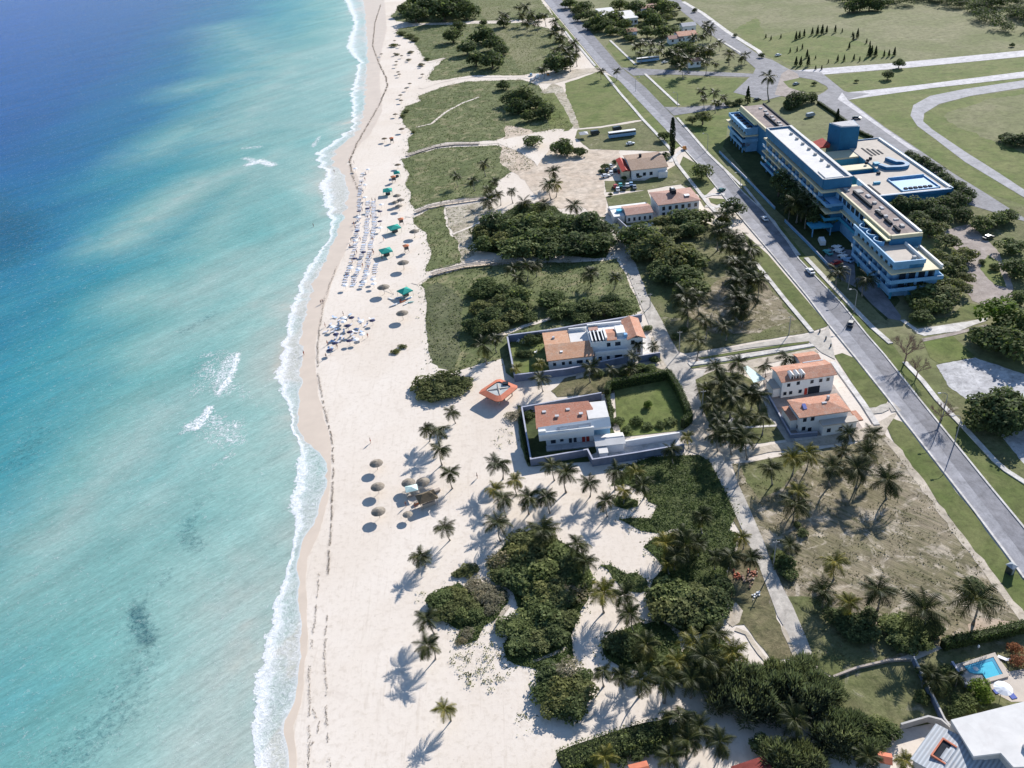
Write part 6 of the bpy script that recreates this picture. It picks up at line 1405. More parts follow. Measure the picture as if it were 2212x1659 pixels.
def houses():
    # two pink-roofed houses at the corner
    t = thing('house', 'white two-storey house with pink tiled gable roof and three dormers', 'house', (78, 179.6, 0), rad(4.0))
    def B(n, m, *a): return box(n, m, t, *a)
    gable_walls(-7.0, 7.2, -3.2, 3.4, 5.2, 6.15).build('wall', MAT['white'], t); gable(-7.0, 7.2, -3.2, 3.4, 5.3, 6.3, .55).build('roof', MAT['tiles_c'], t)
    for x in (-4.4, -2.9, -1.4):
        d = MB().box(x-.45, x+.45, -3.1, -1.0, 5.4, 6.6).build('dormer', MAT['white'], t); MB().box(x-.3, x+.3, -3.17, -3.104, 5.7, 6.5).build('pane', MAT['glass'], d); gable(x-.45, x+.45, -3.1, -1.0, 6.6, 6.95, .1, 'y').build('dormer_roof', MAT['white_roof'], d)
    for x, z in ((-5.2,3.4),(-2.6,3.6),(1.2,3.4),(3.6,3.4),(5.6,3.4),(-6.0,.8),(-4.4,.8),(-1.8,.8)): window(t, x, -3.2, z, .9, 1.1)
    B('garage_door', 'dark', .4, 3.6, -3.3, -3.203, 0, 2.3); B('door', 'red', -.6, .2, -3.3, -3.203, 0, 2.1)
    B('annex_wall', 'white', 1.6, 7.0, 3.41, 9.4, 0, 4.6); gable(1.6, 7.0, 4.2, 9.4, 4.6, 5.4, .35).build('annex_roof', MAT['tiles_c'], t); B('parapet', 'wall_grey', 1.5, 7.1, 3.45, 3.9, 4.6, 5.7)
    B('side_porch', 'white', -9.0, -7.01, -2.4, 2.0, 0, 2.7); B('porch_roof', 'terrace', -9.2, -7.05, -2.6, 2.2, 2.7, 2.95)
    t = thing('house', 'pink-roofed house with blue skylight and flat porch nearest the sandy road', 'house', (76, 164.0, 0), rad(3.0))
    B('wall', 'white', -5.8, 6.4, -3.6, 3.4, 0, 5.3); hip(-5.8, 6.4, -3.6, 3.4, 5.4, 6.2, .5).build('roof', MAT['tiles_c'], t)
    B('side_roof', 'tiles_c', -7.6, -5.85, -2.2, 3.6, 3.4, 3.7); B('side_wall', 'white', -7.4, -5.81, -2.0, 3.4, 0, 3.4)
    m = MB(); m.add([(-4.2,-1.6,6.0),(-3.3,-1.6,6.0),(-3.1,.2,6.4),(-4.0,.2,6.4),(-4.2,-1.6,5.5),(-3.3,-1.6,5.5),(-3.1,.2,5.8),(-4.0,.2,5.8)], [(0,1,2,3),(7,6,5,4),(4,5,1,0),(5,6,2,1),(6,7,3,2),(7,4,0,3)]); m.build('skylight', MAT['navy_cloth'], t)
    B('porch_wall', 'white', -.6, 8.0, -5.6, -3.61, 0, 3.2); B('porch_roof', 'terrace', -.9, 8.2, -6.0, -3.62, 3.2, 3.5); B('porch_end', 'tiles_c', 8.21, 9.6, -5.6, -1.6, 3.0, 3.4)
    for x, z in ((-4.6,3.6),(-2.6,3.6),(-4.6,.9),(-3.0,.4)): window(t, x, -3.6, z, .95, 1.2)
    window(t, 1.0, -5.6, .9, 1.0, 1.2); window(t, -5.8, -2.6, .9, .8, 1.2, '-x'); window(t, 4.0, -5.6, .9, 1.0, 1.2)
    B('roof_vent', 'wall_grey', 3.0, 3.6, 1.0, 1.6, 5.9, 6.9); B('roof_patch', 'wall_grey', 1.0, 2.2, -.6, 0, 6.0, 6.3)
    # teal awning beside
    gx, gy = ground('i', 1530, 745, 2.5)
    t = thing('awning', 'pale teal sloping sheet awning beside the pink-roofed house', 'awning', (gx, gy, 0), rad(10))
    m = MB(); m.add([(-1.5,-3.4,2.2),(2.2,-3.0,2.2),(.2,3.8,3.0),(-1.2,3.6,3.0),(-1.5,-3.4,2.1),(2.2,-3.0,2.1),(.2,3.8,2.9),(-1.2,3.6,2.9)], [(0,1,2,3),(7,6,5,4),(4,5,1,0),(5,6,2,1),(6,7,3,2),(7,4,0,3)]); m.build('sheet', MAT['pale_teal'], t)
    for x, y in ((-1.3,-3.1),(1.9,-2.8),(0,3.4),(-1,3.4)): MB().tube((x,y,0),(x,y,2.2 if y < 0 else 2.85),.06,.06,6).build('post', MAT['pole'], t)
    # brown-roofed house by the cypress
    t = thing('house', 'long house with faded brown tiled roof and red end beside the cypress', 'house', (70.5, 361, 0), rad(0))
    B('wall', 'white', -7.6, 8.2, -10.0, 10.5, 0, 4.2); gable(-7.6, 8.2, -10.0, 10.5, 4.2, 5.6, .5).build('roof', MAT['tiles_d'], t)
    B('side_wall', 'cream', -11.4, -8.2, -8, 9, 0, 3.2); m = gable(-11.4, -8.2, -8, 9, 3.2, 4.0, .3, 'y'); m.build('side_roof', MAT['red'], t)
    B('chimney', 'dark', -2, -1, 2, 3.4, 5, 6.9); B('front_porch', 'white', 4.0, 8.0, -12.0, -10.01, 0, 2.8)
    for x in (-5,-2,1,5): window(t, x, -10.0, 1.2, 1.4, 1.5)
    # red-brown hip roofed house
    t = thing('house', 'white house with faded red hipped roof by the avenue driveway', 'house', (73.5, 313, 0), rad(3))
    B('wall', 'white', -8.2, 8.0, -6.8, 6.8, 0, 5.2); hip(-8.2, 8.0, -6.8, 6.8, 5.3, 6.8, .6).build('roof', MAT['tiles_e'], t)
    B('roof_lantern', 'dark', -1.6, .2, -1.2, 2.6, 6.6, 8.2); B('lantern_cap', 'white', -1.2, -.2, .6, 1.8, 8.2, 8.5); B('roof_patch', 'white', 3, 5, -4.0, -2.0, 6.2, 6.45)
    for k in range(6): window(t, -6.4+k*2.6, -6.8, 2.6, 1.2, 1.6)
    for k in range(6): window(t, -6.4+k*2.6, -6.8, .3, 1.2, 1.5)
    t = thing('outbuilding', 'low tiled outbuilding with white terrace and blue water tank', 'outbuilding', (56.5, 308, 0), rad(2))
    B('wall', 'white', -4.6, 5.8, -5.0, 4.2, 0, 3.4); gable(-4.6, 5.8, -5.0, 4.2, 3.4, 4.4, .3).build('roof', MAT['tiles_e'], t)
    B('terrace', 'white', -9.4, 6.0, 4.6, 7.4, 0, 3.0); B('terrace_end', 'white', -9.4, -5.0, -3.4, 4.59, 0, 2.8)
    MB().tube((-6.4,1.0,2.8),(-6.4,1.0,3.7),1.25,1.25,14).build('water_tank', MAT['pool'], t)
    for k in range(5): window(t, -3.6+k*2.1, -5.0, .8, .9, 1.5)
    # bottom right: white flat house and grey corrugated roof
    t = thing('house', 'white flat-roofed house in the bottom right corner', 'house', (76, 73.5, 0), rad(9))
    m = MB(); P = [(-9.7, 4.6), (14, 4.2), (14, -9.5), (-6.0, -4.6), (-6.2,-2.2), (-10.4, -1.6)]
    m.prism(P, 0, 4.6); m.build('wall', MAT['stucco'], t); MB().prism([(x*1.02, y*1.03) for x, y in P], 4.6, 5.0).build('roof', MAT['white_roof'], t)
    B('roof_unit', 'wall_grey', -2.6, -.9, -3.4, -2.2, 5.0, 5.7); B('roof_unit_fan', 'dark', -2.2, -1.2, -3.1, -2.5, 5.7, 5.9); B('roof_blind', 'navy_cloth', -4.8, 4, -6.6, -6.2, 4.2, 4.9)
    t = thing('house', 'house with grey corrugated roof and orange-framed roof opening', 'house', (62.2, 72.6, 0), rad(39))
    B('wall', 'stucco', -4.4, 3.4, -4.8, 2.3, 0, 3.4)
    m = gable(-4.6, 3.6, -5.0, 2.4, 3.4, 4.1, .3); m.build('roof', MAT['corrugated'], t)
    for a in ((-2.6,1.6,.45,.7),(1.35,1.6,-1.6,.45),(-2.6,-2.35,-1.6,.45)):
        B('opening_frame', 'orange', a[0], a[1], a[2], a[3], 4.0, 4.45)
    B('roof_opening', 'dark', -2.35, 1.35, -1.6, .45, 3.7, 4.2); B('opening_cover', 'corrugated', -2.0, .4, -1.6, -.5, 4.2, 4.3)
    t = thing('shed', 'lower grey corrugated lean-to joining the grey-roofed house', 'shed', (67.4, 69.6, 0), rad(8))
    B('wall', 'stucco', -2.8, 3.0, -3.2, 1.5, 0, 2.9); MB().add([(-3.2,-3.6,2.9),(3.3,-3.6,2.9),(3.3,2.0,3.5),(-3.2,2.0,3.5),(-3.2,-3.6,2.75),(3.3,-3.6,2.75),(3.3,2.0,3.35),(-3.2,2.0,3.35)], [(0,1,2,3),(7,6,5,4),(4,5,1,0),(5,6,2,1),(6,7,3,2),(7,4,0,3)]).build('roof', MAT['corrugated'], t)
    # roofs at the very bottom edge
    gx, gy = ground('n', 1690, 1625, 3.2)
    t = thing('house', 'dark red roofed house at the bottom edge under the palms', 'house', (gx, gy-.8, 0), rad(12)); B('wall', 'stucco', -2.6, 2.6, -3, 1.2, 0, 2.8); gable(-2.6, 2.6, -3, 1.2, 2.8, 3.6, .3).build('roof', MAT['red_in_shade'], t)
    gx, gy = ground('n', 730, 1660, 2.6)
    t = thing('shed', 'small orange roof at the bottom edge beside the hedge', 'shed', (gx, gy, 0), rad(8)); B('wall', 'stucco', -1.4, 1.4, -1.2, .8, 0, 2.4); gable(-1.4, 1.4, -1.2, .8, 2.4, 2.8, .2).build('roof', MAT['orange'], t)
    gx, gy = ground('o', 1010, 1570, 2.2)
    t = thing('shed', 'small orange shelter roof by the grey corrugated house', 'shed', (gx, gy, 0), rad(-20)); B('wall', 'stucco', -.9, .9, -.8, .8, 0, 2.0); gable(-.9, .9, -.8, .8, 2.0, 2.4, .2).build('roof', MAT['orange'], t)
    # far houses
    for lab, x, y, w, d, h, mt, rz in (('far house with broad white flat roof, nearer the avenue', 111, 735, 13, 34, 5, 'white_roof', 0), ('far house with white flat roof, right of its twin', 125, 712, 10, 34, 5, 'white_roof', 0)):
        t = thing('house', lab, 'house', (x, y, 0), rz); B('wall', 'white', -w/2, w/2, -d/2, d/2, 0, h); B('roof', mt, -w/2-.5, w/2+.5, -d/2-.5, d/2+.5, h, h+.5)
        for k in range(3): window(t, -w/3+k*w/3, -d/2, 1.5, 2, 2)
    for lab, sh, u, v, w, d, h, mt in (('small white and blue far house with orange roof', 'b', 660, 265, 7, 9, 5, 'tiles_c'), ('far house with pink roof behind the palms', 'b', 1130, 290, 13, 16, 4.5, 'tiles_c'), ('far house with rusty roof left of the tall clump', 'b', 1040, 325, 10, 8, 3.5, 'tiles_e'),
                                       ('far house with red roof at the top edge', 'b', 800, 55, 14, 18, 5, 'tiles_e'), ('far house with grey-blue roof by the back road', 'b', 1150, 215, 10, 10, 5, 'wall_grey'), ('tiny house with pale red roof inside the palm clump', 'b', 1200, 525, 8, 6, 3.5, 'tiles_e')):
        gx, gy = ground(sh, u, v, h)
        t = thing('house', lab, 'house', (gx, gy, 0)); B('wall', 'white', -w/2, w/2, -d/2, d/2, 0, h); gable(-w/2, w/2, -d/2, d/2, h, h+1.6, .4).build('roof', MAT[mt], t); window(t, -w/4, -d/2, 1.5, 1.4, 1.6); window(t, w/4, -d/2, 1.5, 1.4, 1.6)
    # pool
    q = pts('o', '1680,775 1950,690 2050,868 1890,912 1850,850 1780,850 1740,840'); cx = sum(p[0] for p in q)/len(q); cy = sum(p[1] for p in q)/len(q)
    t = thing('swimming_pool', 'small turquoise swimming pool with pale rim in the bottom right garden', 'swimming pool', (cx, cy, 0))
    L = [(p[0]-cx, p[1]-cy) for p in q]; MB().wall([L[0], L[1], L[2], L[3]], .7, 0, .40).build('rim', MAT['terrace'], t)
    MB().prism([(x*.98, y*.98) for x, y in L], .1, .30).build('water', MAT['pool'], t)
    MB().wall([(L[0][0]*.86, L[0][1]*.86), (L[1][0]*.86, L[1][1]*.78), (L[2][0]*.88, L[2][1]*.8)], .9, .1, .33).build('deep_edge', MAT['pool_deep'], t)
    MB().tube((-.9, .5, .3), (-.9, .5, .36), .45, .4, 12).build('fountain', MAT['white'], t)
villas(); houses()
# ------------------------------------------------------------------ vehicles
def profile_mesh(P, w0, w1):
    """side outline P [(x,z)], body half width w0 low / w1 high"""
    m = MB(); n = len(P); zmax = max(p[1] for p in P); zmin = min(p[1] for p in P)
    L = [(x, -(w0 if z < .95 else w1), z) for x, z in P]; R = [(x, (w0 if z < .95 else w1), z) for x, z in P]
    m.add(L+R, [(i, (i+1) % n, n+(i+1) % n, n+i) for i in range(n)]+[tuple(range(n-1, -1, -1)), tuple(range(n, 2*n))]); return m
WH = MB(); WH.tube((0, -.11, 0), (0, .11, 0), .32, .32, 12)
def car(x, y, rz, paint, label, grp='cars', kind='car'):
    t = thing({'car': 'parked_car', 'van': 'van'}.get(kind, 'car'), label, kind, (x, y, .16), rz, grp)
    if kind == 'car':
        profile_mesh([(-2.1,.35),(2.1,.35),(2.15,.7),(1.0,.92),(.45,1.4),(-1.15,1.42),(-1.75,.98),(-2.15,.92)], .82, .66).build('body', MAT[paint], t)
        g = MB(); g.add([(1.02,-.62,.96),(1.02,.62,.96),(.5,.56,1.385),(.5,-.56,1.385)], [(0,1,2,3)]); g.v = [(a+.03, b, c+.02) for a, b, c in g.v]; g.build('windscreen', MAT['glass'], t)
        g = MB(); g.add([(-1.78,-.6,1.03),(-1.2,-.55,1.40),(-1.2,.55,1.40),(-1.78,.6,1.03)], [(0,1,2,3)]); g.v = [(a-.04, b, c+.02) for a, b, c in g.v]; g.build('rear_window', MAT['glass'], t)
        for s in (-1, 1):
            g = MB(); g.add([(.85,s*.70,1.0),(.42,s*.675,1.34),(-1.1,s*.675,1.36),(-1.55,s*.70,1.02)], [(0,1,2,3)]); g.build('side_window', MAT['glass'], t)
        xs = 1.35
    else:
        profile_mesh([(-2.4,.35),(2.3,.35),(2.4,.9),(1.9,1.5),(1.5,2.0),(-2.4,2.05)], .92, .85).build('body', MAT[paint], t)
        g = MB(); g.add([(2.4,-.8,.98),(2.4,.8,.98),(1.6,.76,1.9),(1.6,-.76,1.9)], [(0,1,2,3)]); g.v = [(a+.03, b, c+.02) for a, b, c in g.v]; g.build('windscreen', MAT['glass'], t)
        xs = 1.55
    me = WHM
    for a in (-xs, xs):
        for b in (-.75, .75): part('wheel', me, t, (a, b, .32))
    return t
WHM = WH.mesh('wheel', MAT['tyre'])
CARS = [('e', 1812, 980, 92, 'car_white', 'white car driving in the shade of the hotel', 'car'), ('g', 362, 515, 95, 'car_white', 'white and dark car on the avenue past the hotel', 'car'),
        ('g', 712, 968, 60, 'car_dark', 'dark car crossing the avenue near the bare tree', 'car'), ('e', 1440, 735, 40, 'car_green', 'dark green car turning at the avenue driveway', 'car'),
        ('g', 462, 265, 80, 'car_white', 'white van alone in the hotel forecourt', 'van'), ('g', 600, 312, 120, 'car_white', 'white car farther of the side-by-side pair before the hotel', 'car'), ('g', 612, 345, 120, 'car_white', 'white car nearer of the side-by-side pair before the hotel', 'car'),
        ('g', 655, 392, 120, 'car_white', 'white car closest to the hotel columns', 'car'), ('g', 682, 418, 120, 'car_blue', 'pale blue car at the end of the hotel bay', 'car'), ('g', 516, 352, 100, 'car_teal', 'pale teal car parked before the hotel', 'car'), ('g', 592, 442, 20, 'car_red', 'small red car under the forecourt palms', 'car'),
        ('e', 480, 525, 100, 'car_white', 'white car parked alone above the row by the brown house', 'car'), ('e', 488, 582, 85, 'car_white', 'white car at the left of the row by the brown house', 'car'), ('e', 560, 572, 85, 'car_red', 'red and white car mid-row by the brown house', 'car'), ('e', 632, 582, 85, 'car_white', 'white car at the right of the row by the brown house', 'car'), ('e', 440, 610, 10, 'car_white', 'white car standing out on the sandy parking', 'car'), ('e', 522, 560, 85, 'car_dark', 'black car between the white and red cars by the brown house', 'car'), ('e', 596, 600, 85, 'car_grey', 'grey car between red and white cars by the brown house', 'car'), ('e', 455, 560, 70, 'car_dark', 'dark car left of the row by the brown house', 'car'), ('e', 600, 715, 85, 'car_dark', 'dark car in front of the row above the outbuilding', 'car'), ('e', 660, 680, 85, 'car_blue', 'blue car in the row above the outbuilding', 'car'), ('e', 545, 725, 85, 'car_white', 'white car nearest the outbuilding terrace', 'car'),
        ('e', 525, 700, 85, 'car_red', 'red car at the left of the row above the outbuilding', 'car'), ('e', 568, 690, 85, 'car_teal', 'teal car in the row above the outbuilding', 'car'), ('e', 628, 690, 85, 'car_white', 'white car in the row above the outbuilding', 'car'), ('e', 690, 705, 85, 'car_grey', 'grey car at the right of the row above the outbuilding', 'car'),
        ('e', 540, 205, 20, 'car_dark', 'dark blue van behind the parked bus', 'van'), ('e', 350, 240, 10, 'car_dark', 'dark van beside the pale stall', 'van'), ('e', 655, 330, 10, 'car_white', 'white car below the parked bus', 'car'),
        ('b', 950, 548, 20, 'car_white', 'white car right of the far parked bus', 'car'), ('a', 1640, 655, 90, 'car_blue', 'blue car at the end of the far sandy track', 'car'), ('a', 1695, 672, 90, 'car_white', 'white car under the trees of the far sandy track', 'van'), ('a', 1785, 650, 90, 'car_orange', 'orange car under the trees of the far track', 'car'), ('a', 1650, 695, 60, 'car_white', 'small white car on the sand by the far track', 'car'),
        ('b', 1750, 870, 20, 'car_dark', 'dark car behind the far end of the hotel', 'car'), ('g', 1900, 222, 20, 'car_dark', 'dark car parked on the paving right of the hotel', 'car'), ('c', 365, 1010, 20, 'car_grey', 'grey van on the lawn behind the hotel', 'van'), ('b', 1930, 485, 20, 'car_white', 'white car by the back road verge', 'car'), ('c', 765, 1030, -30, 'car_dark', 'small dark car on the back road', 'car'),
        ('b', 2085, 735, 30, 'car_grey', 'grey car at the back road junction', 'car')]
for sh, x, y, a, pt, lab, kd in CARS:
    gx, gy = ground(sh, x, y); car(gx, gy, rad(a), pt, lab, 'cars' if kd == 'car' else 'vans', kd)
def bus(sh, x, y, a, label, L=11):
    gx, gy = ground(sh, x, y); t = thing('bus', label, 'bus', (gx, gy, .09), rad(a), 'buses')
    MB().box(-L/2, L/2, -1.25, 1.25, .5, 2.0).build('body', MAT['car_blue'], t); MB().box(-L/2+.1, L/2-.1, -1.2, 1.2, 2.0, 2.75).build('window_band', MAT['glass'], t); MB().box(-L/2, L/2, -1.25, 1.25, 2.75, 3.05).build('roof', MAT['white'], t)
    for p in (-L*.32, L*.32):
        for s in (-1.1, 1.1): part('wheel', WHM, t, (p, s, .45), (1.4, 1.2, 1.4))
bus('e', 582, 262, 4, 'white and pale blue bus parked on the grass', 14); bus('b', 805, 535, 3, 'white bus parked beyond the cross street', 15)
# pale stall beside the track, three-wheeled taxi, roadside booth
gx, gy = ground('e', 250, 235, 2); t = thing('stall', 'pale blue-grey stall canopy at the end of the sandy footpath', 'stall', (gx, gy, 0))
MB().add([(-2.2,-2.6,2.3),(2.2,-2.6,2.3),(2.2,2.6,2.3),(-2.2,2.6,2.3),(0,0,3.2)], [(0,1,4),(1,2,4),(2,3,4),(3,0,4)]).build('canopy', MAT['wall_grey'], t)
for a in (-2, 2):
    for b in (-2.4, 2.4): MB().tube((a,b,0),(a,b,2.3),.05,.05,6).build('post', MAT['pole'], t)
gx, gy = ground('e', 1122, 372); t = thing('three_wheeler', 'small orange three-wheeled taxi beside the cypress', 'taxi', (gx, gy, .14), rad(100))
profile_mesh([(-1.2,.3),(1.2,.3),(1.3,.8),(.8,1.5),(-.6,1.75),(-1.3,1.0)], .65, .5).build('body', MAT['car_orange'], t)
for a, b in ((-.8,-.55),(-.8,.55),(1.0,0)): part('wheel', WHM, t, (a, b, .28), (.8, .8, .8))
gx, gy = ground('l', 2085, 1495); t = thing('roadside_booth', 'narrow dark blue booth on the verge by the avenue kerb', 'booth', (gx, gy, 0), rad(20))
box('cabin', 'car_dark', t, -.6, .6, -.6, .6, 0, 2.1); MB().add([(-.8,-.8,2.1),(.8,-.8,2.1),(.8,.8,2.1),(-.8,.8,2.1),(0,0,2.6)], [(0,1,4),(1,2,4),(2,3,4),(3,0,4),(3,2,1,0)]).build('roof', MAT['car_grey'], t); box('door', 'car_grey', t, -.3, .3, -.66, -.604, .1, 1.9)

# ------------------------------------------------------------------ poles and lamps
def lamp(sh, x, y, label, h=8.5, arm=(-1, 0), two=False):
    gx, gy = ground(sh, x, y); t = thing('street_lamp', label, 'street lamp', (gx, gy, 0), 0, 'street lamps of the avenue')
    MB().tube((0,0,0),(0,0,h*.8),.14,.10,8).build('pole', MAT['pole'], t)
    m = MB(); ax, ay = arm; m.path([(0,0,h*.8),(ax*.15,ay*.15,h*.9),(ax*.8,ay*.8,h*.98),(ax*2.0,ay*2.0,h)], [.09,.08,.07,.06], 6); m.build('arm', MAT['pole'], t)
    m = MB(); m.box(ax*2.3-.35, ax*2.3+.35, ay*2.3-.18, ay*2.3+.18, h-.1, h+.1); m.build('lamp_head', MAT['wall_grey'], t)
lamp('g', 742, 862, 'street lamp on the right verge near the dark car'); lamp('l', 1612, 372, 'street lamp on the right kerb beside the big dark trees'); lamp('l', 1500, 172, 'street lamp below the bare tree on the right verge', 8.5)
lamp('e', 1600, 735, 'street lamp at the end of the hotel low wall'); lamp('g', 690, 660, 'street lamp behind the verge before the hotel end'); lamp('e', 1320, 380, 'street lamp across from the orange taxi'); lamp('b', 700, 790, 'street lamp beside the far green parcel', 8, (1, 0)); lamp('b', 1060, 930, 'street lamp at the hotel driveway corner')
def upole(sh, x, y, label, h=7.5):
    gx, gy = ground(sh, x, y); t = thing('utility_pole', label, 'pole', (gx, gy, 0), 0, 'poles along the lane')
    MB().tube((0,0,0),(0,0,h),.15,.10,8).build('pole', MAT['pole'], t)
    box('crossarm', 'pole', t, -.7, .7, -.06, .06, h-.5, h-.38)
    for s in (-.6, 0, .6): MB().tube((s,0,h-.38),(s,0,h-.2),.05,.04,6).build('insulator', MAT['white'], t)
upole('i', 892, 562, 'utility pole at the corner of lane and cross street'); upole('i', 1838, 405, 'utility pole in the upper plot by the cross street', 6.5); upole('k', 1578, 512, 'utility pole beside the lane and the dry plot'); upole('k', 1888, 1208, 'utility pole by the lane near the green bush'); upole('i', 1090, 1085, 'utility pole by the corner grove'); upole('i', 640, 165, 'utility pole at the lane above the ochre-roofed villa', 5)
# bollards at the corner of the cross street
for k, (x, y) in enumerate(((2105, 385), (2158, 445), (2200, 508))):
    gx, gy = ground('i', x, y); t = thing('bollard', ('dark bollard at the street corner, farthest of three', 'dark bollard at the street corner, middle of three', 'dark bollard at the street corner, nearest of three')[k], 'bollard', (gx, gy, .14), 0, 'bollards at the street corner')
    MB().tube((0,0,0),(0,0,.9),.24,.20,10).build('post', MAT['car_dark'], t); MB().tube((0,0,.9),(0,0,1.05),.22,.05,10).build('cap', MAT['car_grey'], t)

# ------------------------------------------------------------------ boardwalks
def boardwalk(label, ps, w=1.7, h=.9):
    t = thing('boardwalk', label, 'boardwalk', (ps[0][0], ps[0][1], 0), 0, 'boardwalks over the dunes'); q = [(p[0]-ps[0][0], p[1]-ps[0][1]) for p in ps]
    MB().wall(q, w, h-.15, h).build('deck', MAT['wood'], t); m = MB(); r = MB(); qq = densify(q, 2.5, 0, 1, False)
    for i, p in enumerate(qq):
        a = Vector(qq[max(0, i-1)]); b = Vector(qq[min(len(qq)-1, i+1)]); d = (b-a).normalized(); n = Vector((-d.y, d.x))*w*.47
        for s in (-1, 1): m.tube((p[0]+n.x*s, p[1]+n.y*s, 0), (p[0]+n.x*s, p[1]+n.y*s, h+.7), .05, .05, 5)
    m.build('posts', MAT['wood'], t)
    for s in (-1, 1):
        R = []
        for i, p in enumerate(qq):
            a = Vector(qq[max(0, i-1)]); b = Vector(qq[min(len(qq)-1, i+1)]); d = (b-a).normalized(); R.append((p[0]-d.y*w*.47*s, p[1]+d.x*w*.47*s))
        MB().wall(R, .08, h+.62, h+.74).build('handrail', MAT['wood'], t)
boardwalk('upper raised wooden boardwalk across the dune scrub', pts('d', '1010,722 1130,673 1280,645 1620,598', .9))
boardwalk('lower raised wooden boardwalk with dark shadow beneath', pts('d', '1150,1258 1290,1215 1450,1180 1800,1145 1930,1150', .9), 2.0, 1.0)
boardwalk('far pale boardwalk between the green dunes', pts('d', '930,240 1050,200 1180,160 1350,138 1560,135', .5), 1.8, .5)

# ------------------------------------------------------------------ the beach
def parasol_mesh(r, h0, h1, mat, n=14):
    m = MB(); P = [(r*cos(2*PI*i/n), r*sin(2*PI*i/n), h0+(.06 if i % 2 else 0)) for i in range(n)]
    m.add(P+[(p[0]*.5, p[1]*.5, h0+(h1-h0)*.62) for p in P]+[(0,0,h1)], [(i,(i+1)%n,n+(i+1)%n,n+i) for i in range(n)]+[(n+i,n+(i+1)%n,2*n) for i in range(n)]); return m.mesh('canopy', MAT[mat])
PO = MB().tube((0,0,0),(0,0,2.2),.06,.05,6).mesh('post', MAT['wood'])
def umbrella(name, label, cat, gx, gy, me, grp, sc=1.0, tilt=0):
    t = thing(name, label, cat, (gx, gy, 0), rng.uniform(0, 3), grp); part('canopy', me, t, (0,0,0), (sc, sc, sc)); part('post', PO, t, (0,0,0), (sc, sc, sc)); return t
TH = parasol_mesh(1.75, 2.0, 2.85, 'thatch', 18)
for (x, y), lab in zip(((300, 310), (312, 512), (318, 725)), ('thatched beach umbrella, farthest of three in a line', 'thatched beach umbrella, middle of three in a line', 'thatched beach umbrella, nearest of three in a line')):
    gx, gy = ground('j', x, y, 2.3); umbrella('thatched_umbrella', lab, 'beach umbrella', gx, gy, TH, 'thatched umbrellas in a line')
TD = parasol_mesh(1.5, 1.7, 2.3, 'thatch_dark', 16)
for sh, x, y, lab, s in (('j', 580, 488, 'grey thatched umbrella seaward of the kiosk', 1.0), ('j', 705, 480, 'grey thatched umbrella behind the kiosk', 1.0), ('j', 570, 745, 'small thatched umbrella below the kiosk', .7), ('q', 1930, 330, 'grey thatched umbrella below the kayak pile', 1.2), ('d', 1000, 905, 'thatched umbrella at the foot of the sandy dune', 1.2), ('d', 735, 1392, 'grey umbrella beside the leaning pole', 1.3), ('d', 905, 1180, 'thatched umbrella beside the lower boardwalk end', 1.3),
                         ('d', 850, 592, 'thatched umbrella below the upper boardwalk, farthest', 1.1), ('d', 880, 630, 'thatched umbrella below the upper boardwalk, rightmost', 1.1), ('d', 835, 645, 'thatched umbrella below the upper boardwalk, leftmost', 1.0), ('d', 865, 678, 'thatched umbrella below the upper boardwalk, nearest', 1.0), ('d', 855, 318, 'dark thatched umbrella behind the farthest green canopy', 1.1), ('d', 740, 92, 'dark thatched umbrella alone on the upper beach', 1.1), ('d', 890, 12, 'dark umbrella by the edge of the far dune', 1.2)):
    gx, gy = ground(sh, x, y, 1.9); umbrella('thatched_umbrella', lab, 'beach umbrella', gx, gy, TD if 'dark' in lab else TH, 'scattered thatched umbrellas', s)
# more shade umbrellas far up the beach
fb = '460,460 475,530 500,640 470,560 520,480 600,450 580,510 690,560 700,640 480,260 460,350 500,390 620,340 560,760 590,720 510,820 515,865 465,985 345,465 490,620'
its = [tuple(map(float, w.split(','))) for w in fb.split()]
for (x, y), L_ in zip(its, ord_labels(its, lambda k: its[k][1], 'small dark umbrella on the far upper beach', 'from the far end')):
    L_ = L_.replace('leftmost', 'farthest').replace('rightmost', 'nearest')
    gx, gy = ground('a', x, y, 1.9); umbrella('beach_umbrella', L_, 'beach umbrella', gx, gy, TD, 'umbrellas on the far upper beach', 1.0)
# kiosk
gx, gy = ground('j', 735, 595, 2.6); t = thing('beach_kiosk', 'brown thatched beach kiosk among the palms', 'kiosk', (gx, gy, 0), rad(20))
m = MB(); m.add([(-2.4,-1.9,2.2),(2.4,-1.9,2.2),(2.4,1.9,2.2),(-2.4,1.9,2.2),(-.9,0,3.4),(.9,0,3.4)], [(0,1,5,4),(1,2,5),(2,3,4,5),(3,0,4),(3,2,1,0)]); m.build('roof', MAT['thatch_dark'], t)
for x in (-2, 2):
    for y in (-1.5, 1.5): MB().tube((x,y,0),(x,y,2.2),.09,.08,6).build('post', MAT['wood'], t)
box('counter', 'wood', t, -1.6, 1.6, -1.2, -.7, 0, 1.1)
gx, gy = ground('j', 605, 530, 2.2); t = thing('canopy', 'pale teal canopy beside the brown kiosk', 'canopy', (gx, gy, 0), rad(10))
MB().add([(-1.5,-1.1,2.0),(1.5,-1.1,2.0),(1.5,1.1,2.2),(-1.5,1.1,2.2),(0,0,2.6)], [(0,1,4),(1,2,4),(2,3,4),(3,0,4)]).build('sheet', MAT['pale_teal'], t)
for x in (-1.4, 1.4):
    for y in (-1, 1): MB().tube((x,y,0),(x,y,2.05),.05,.05,6).build('post', MAT['pole'], t)
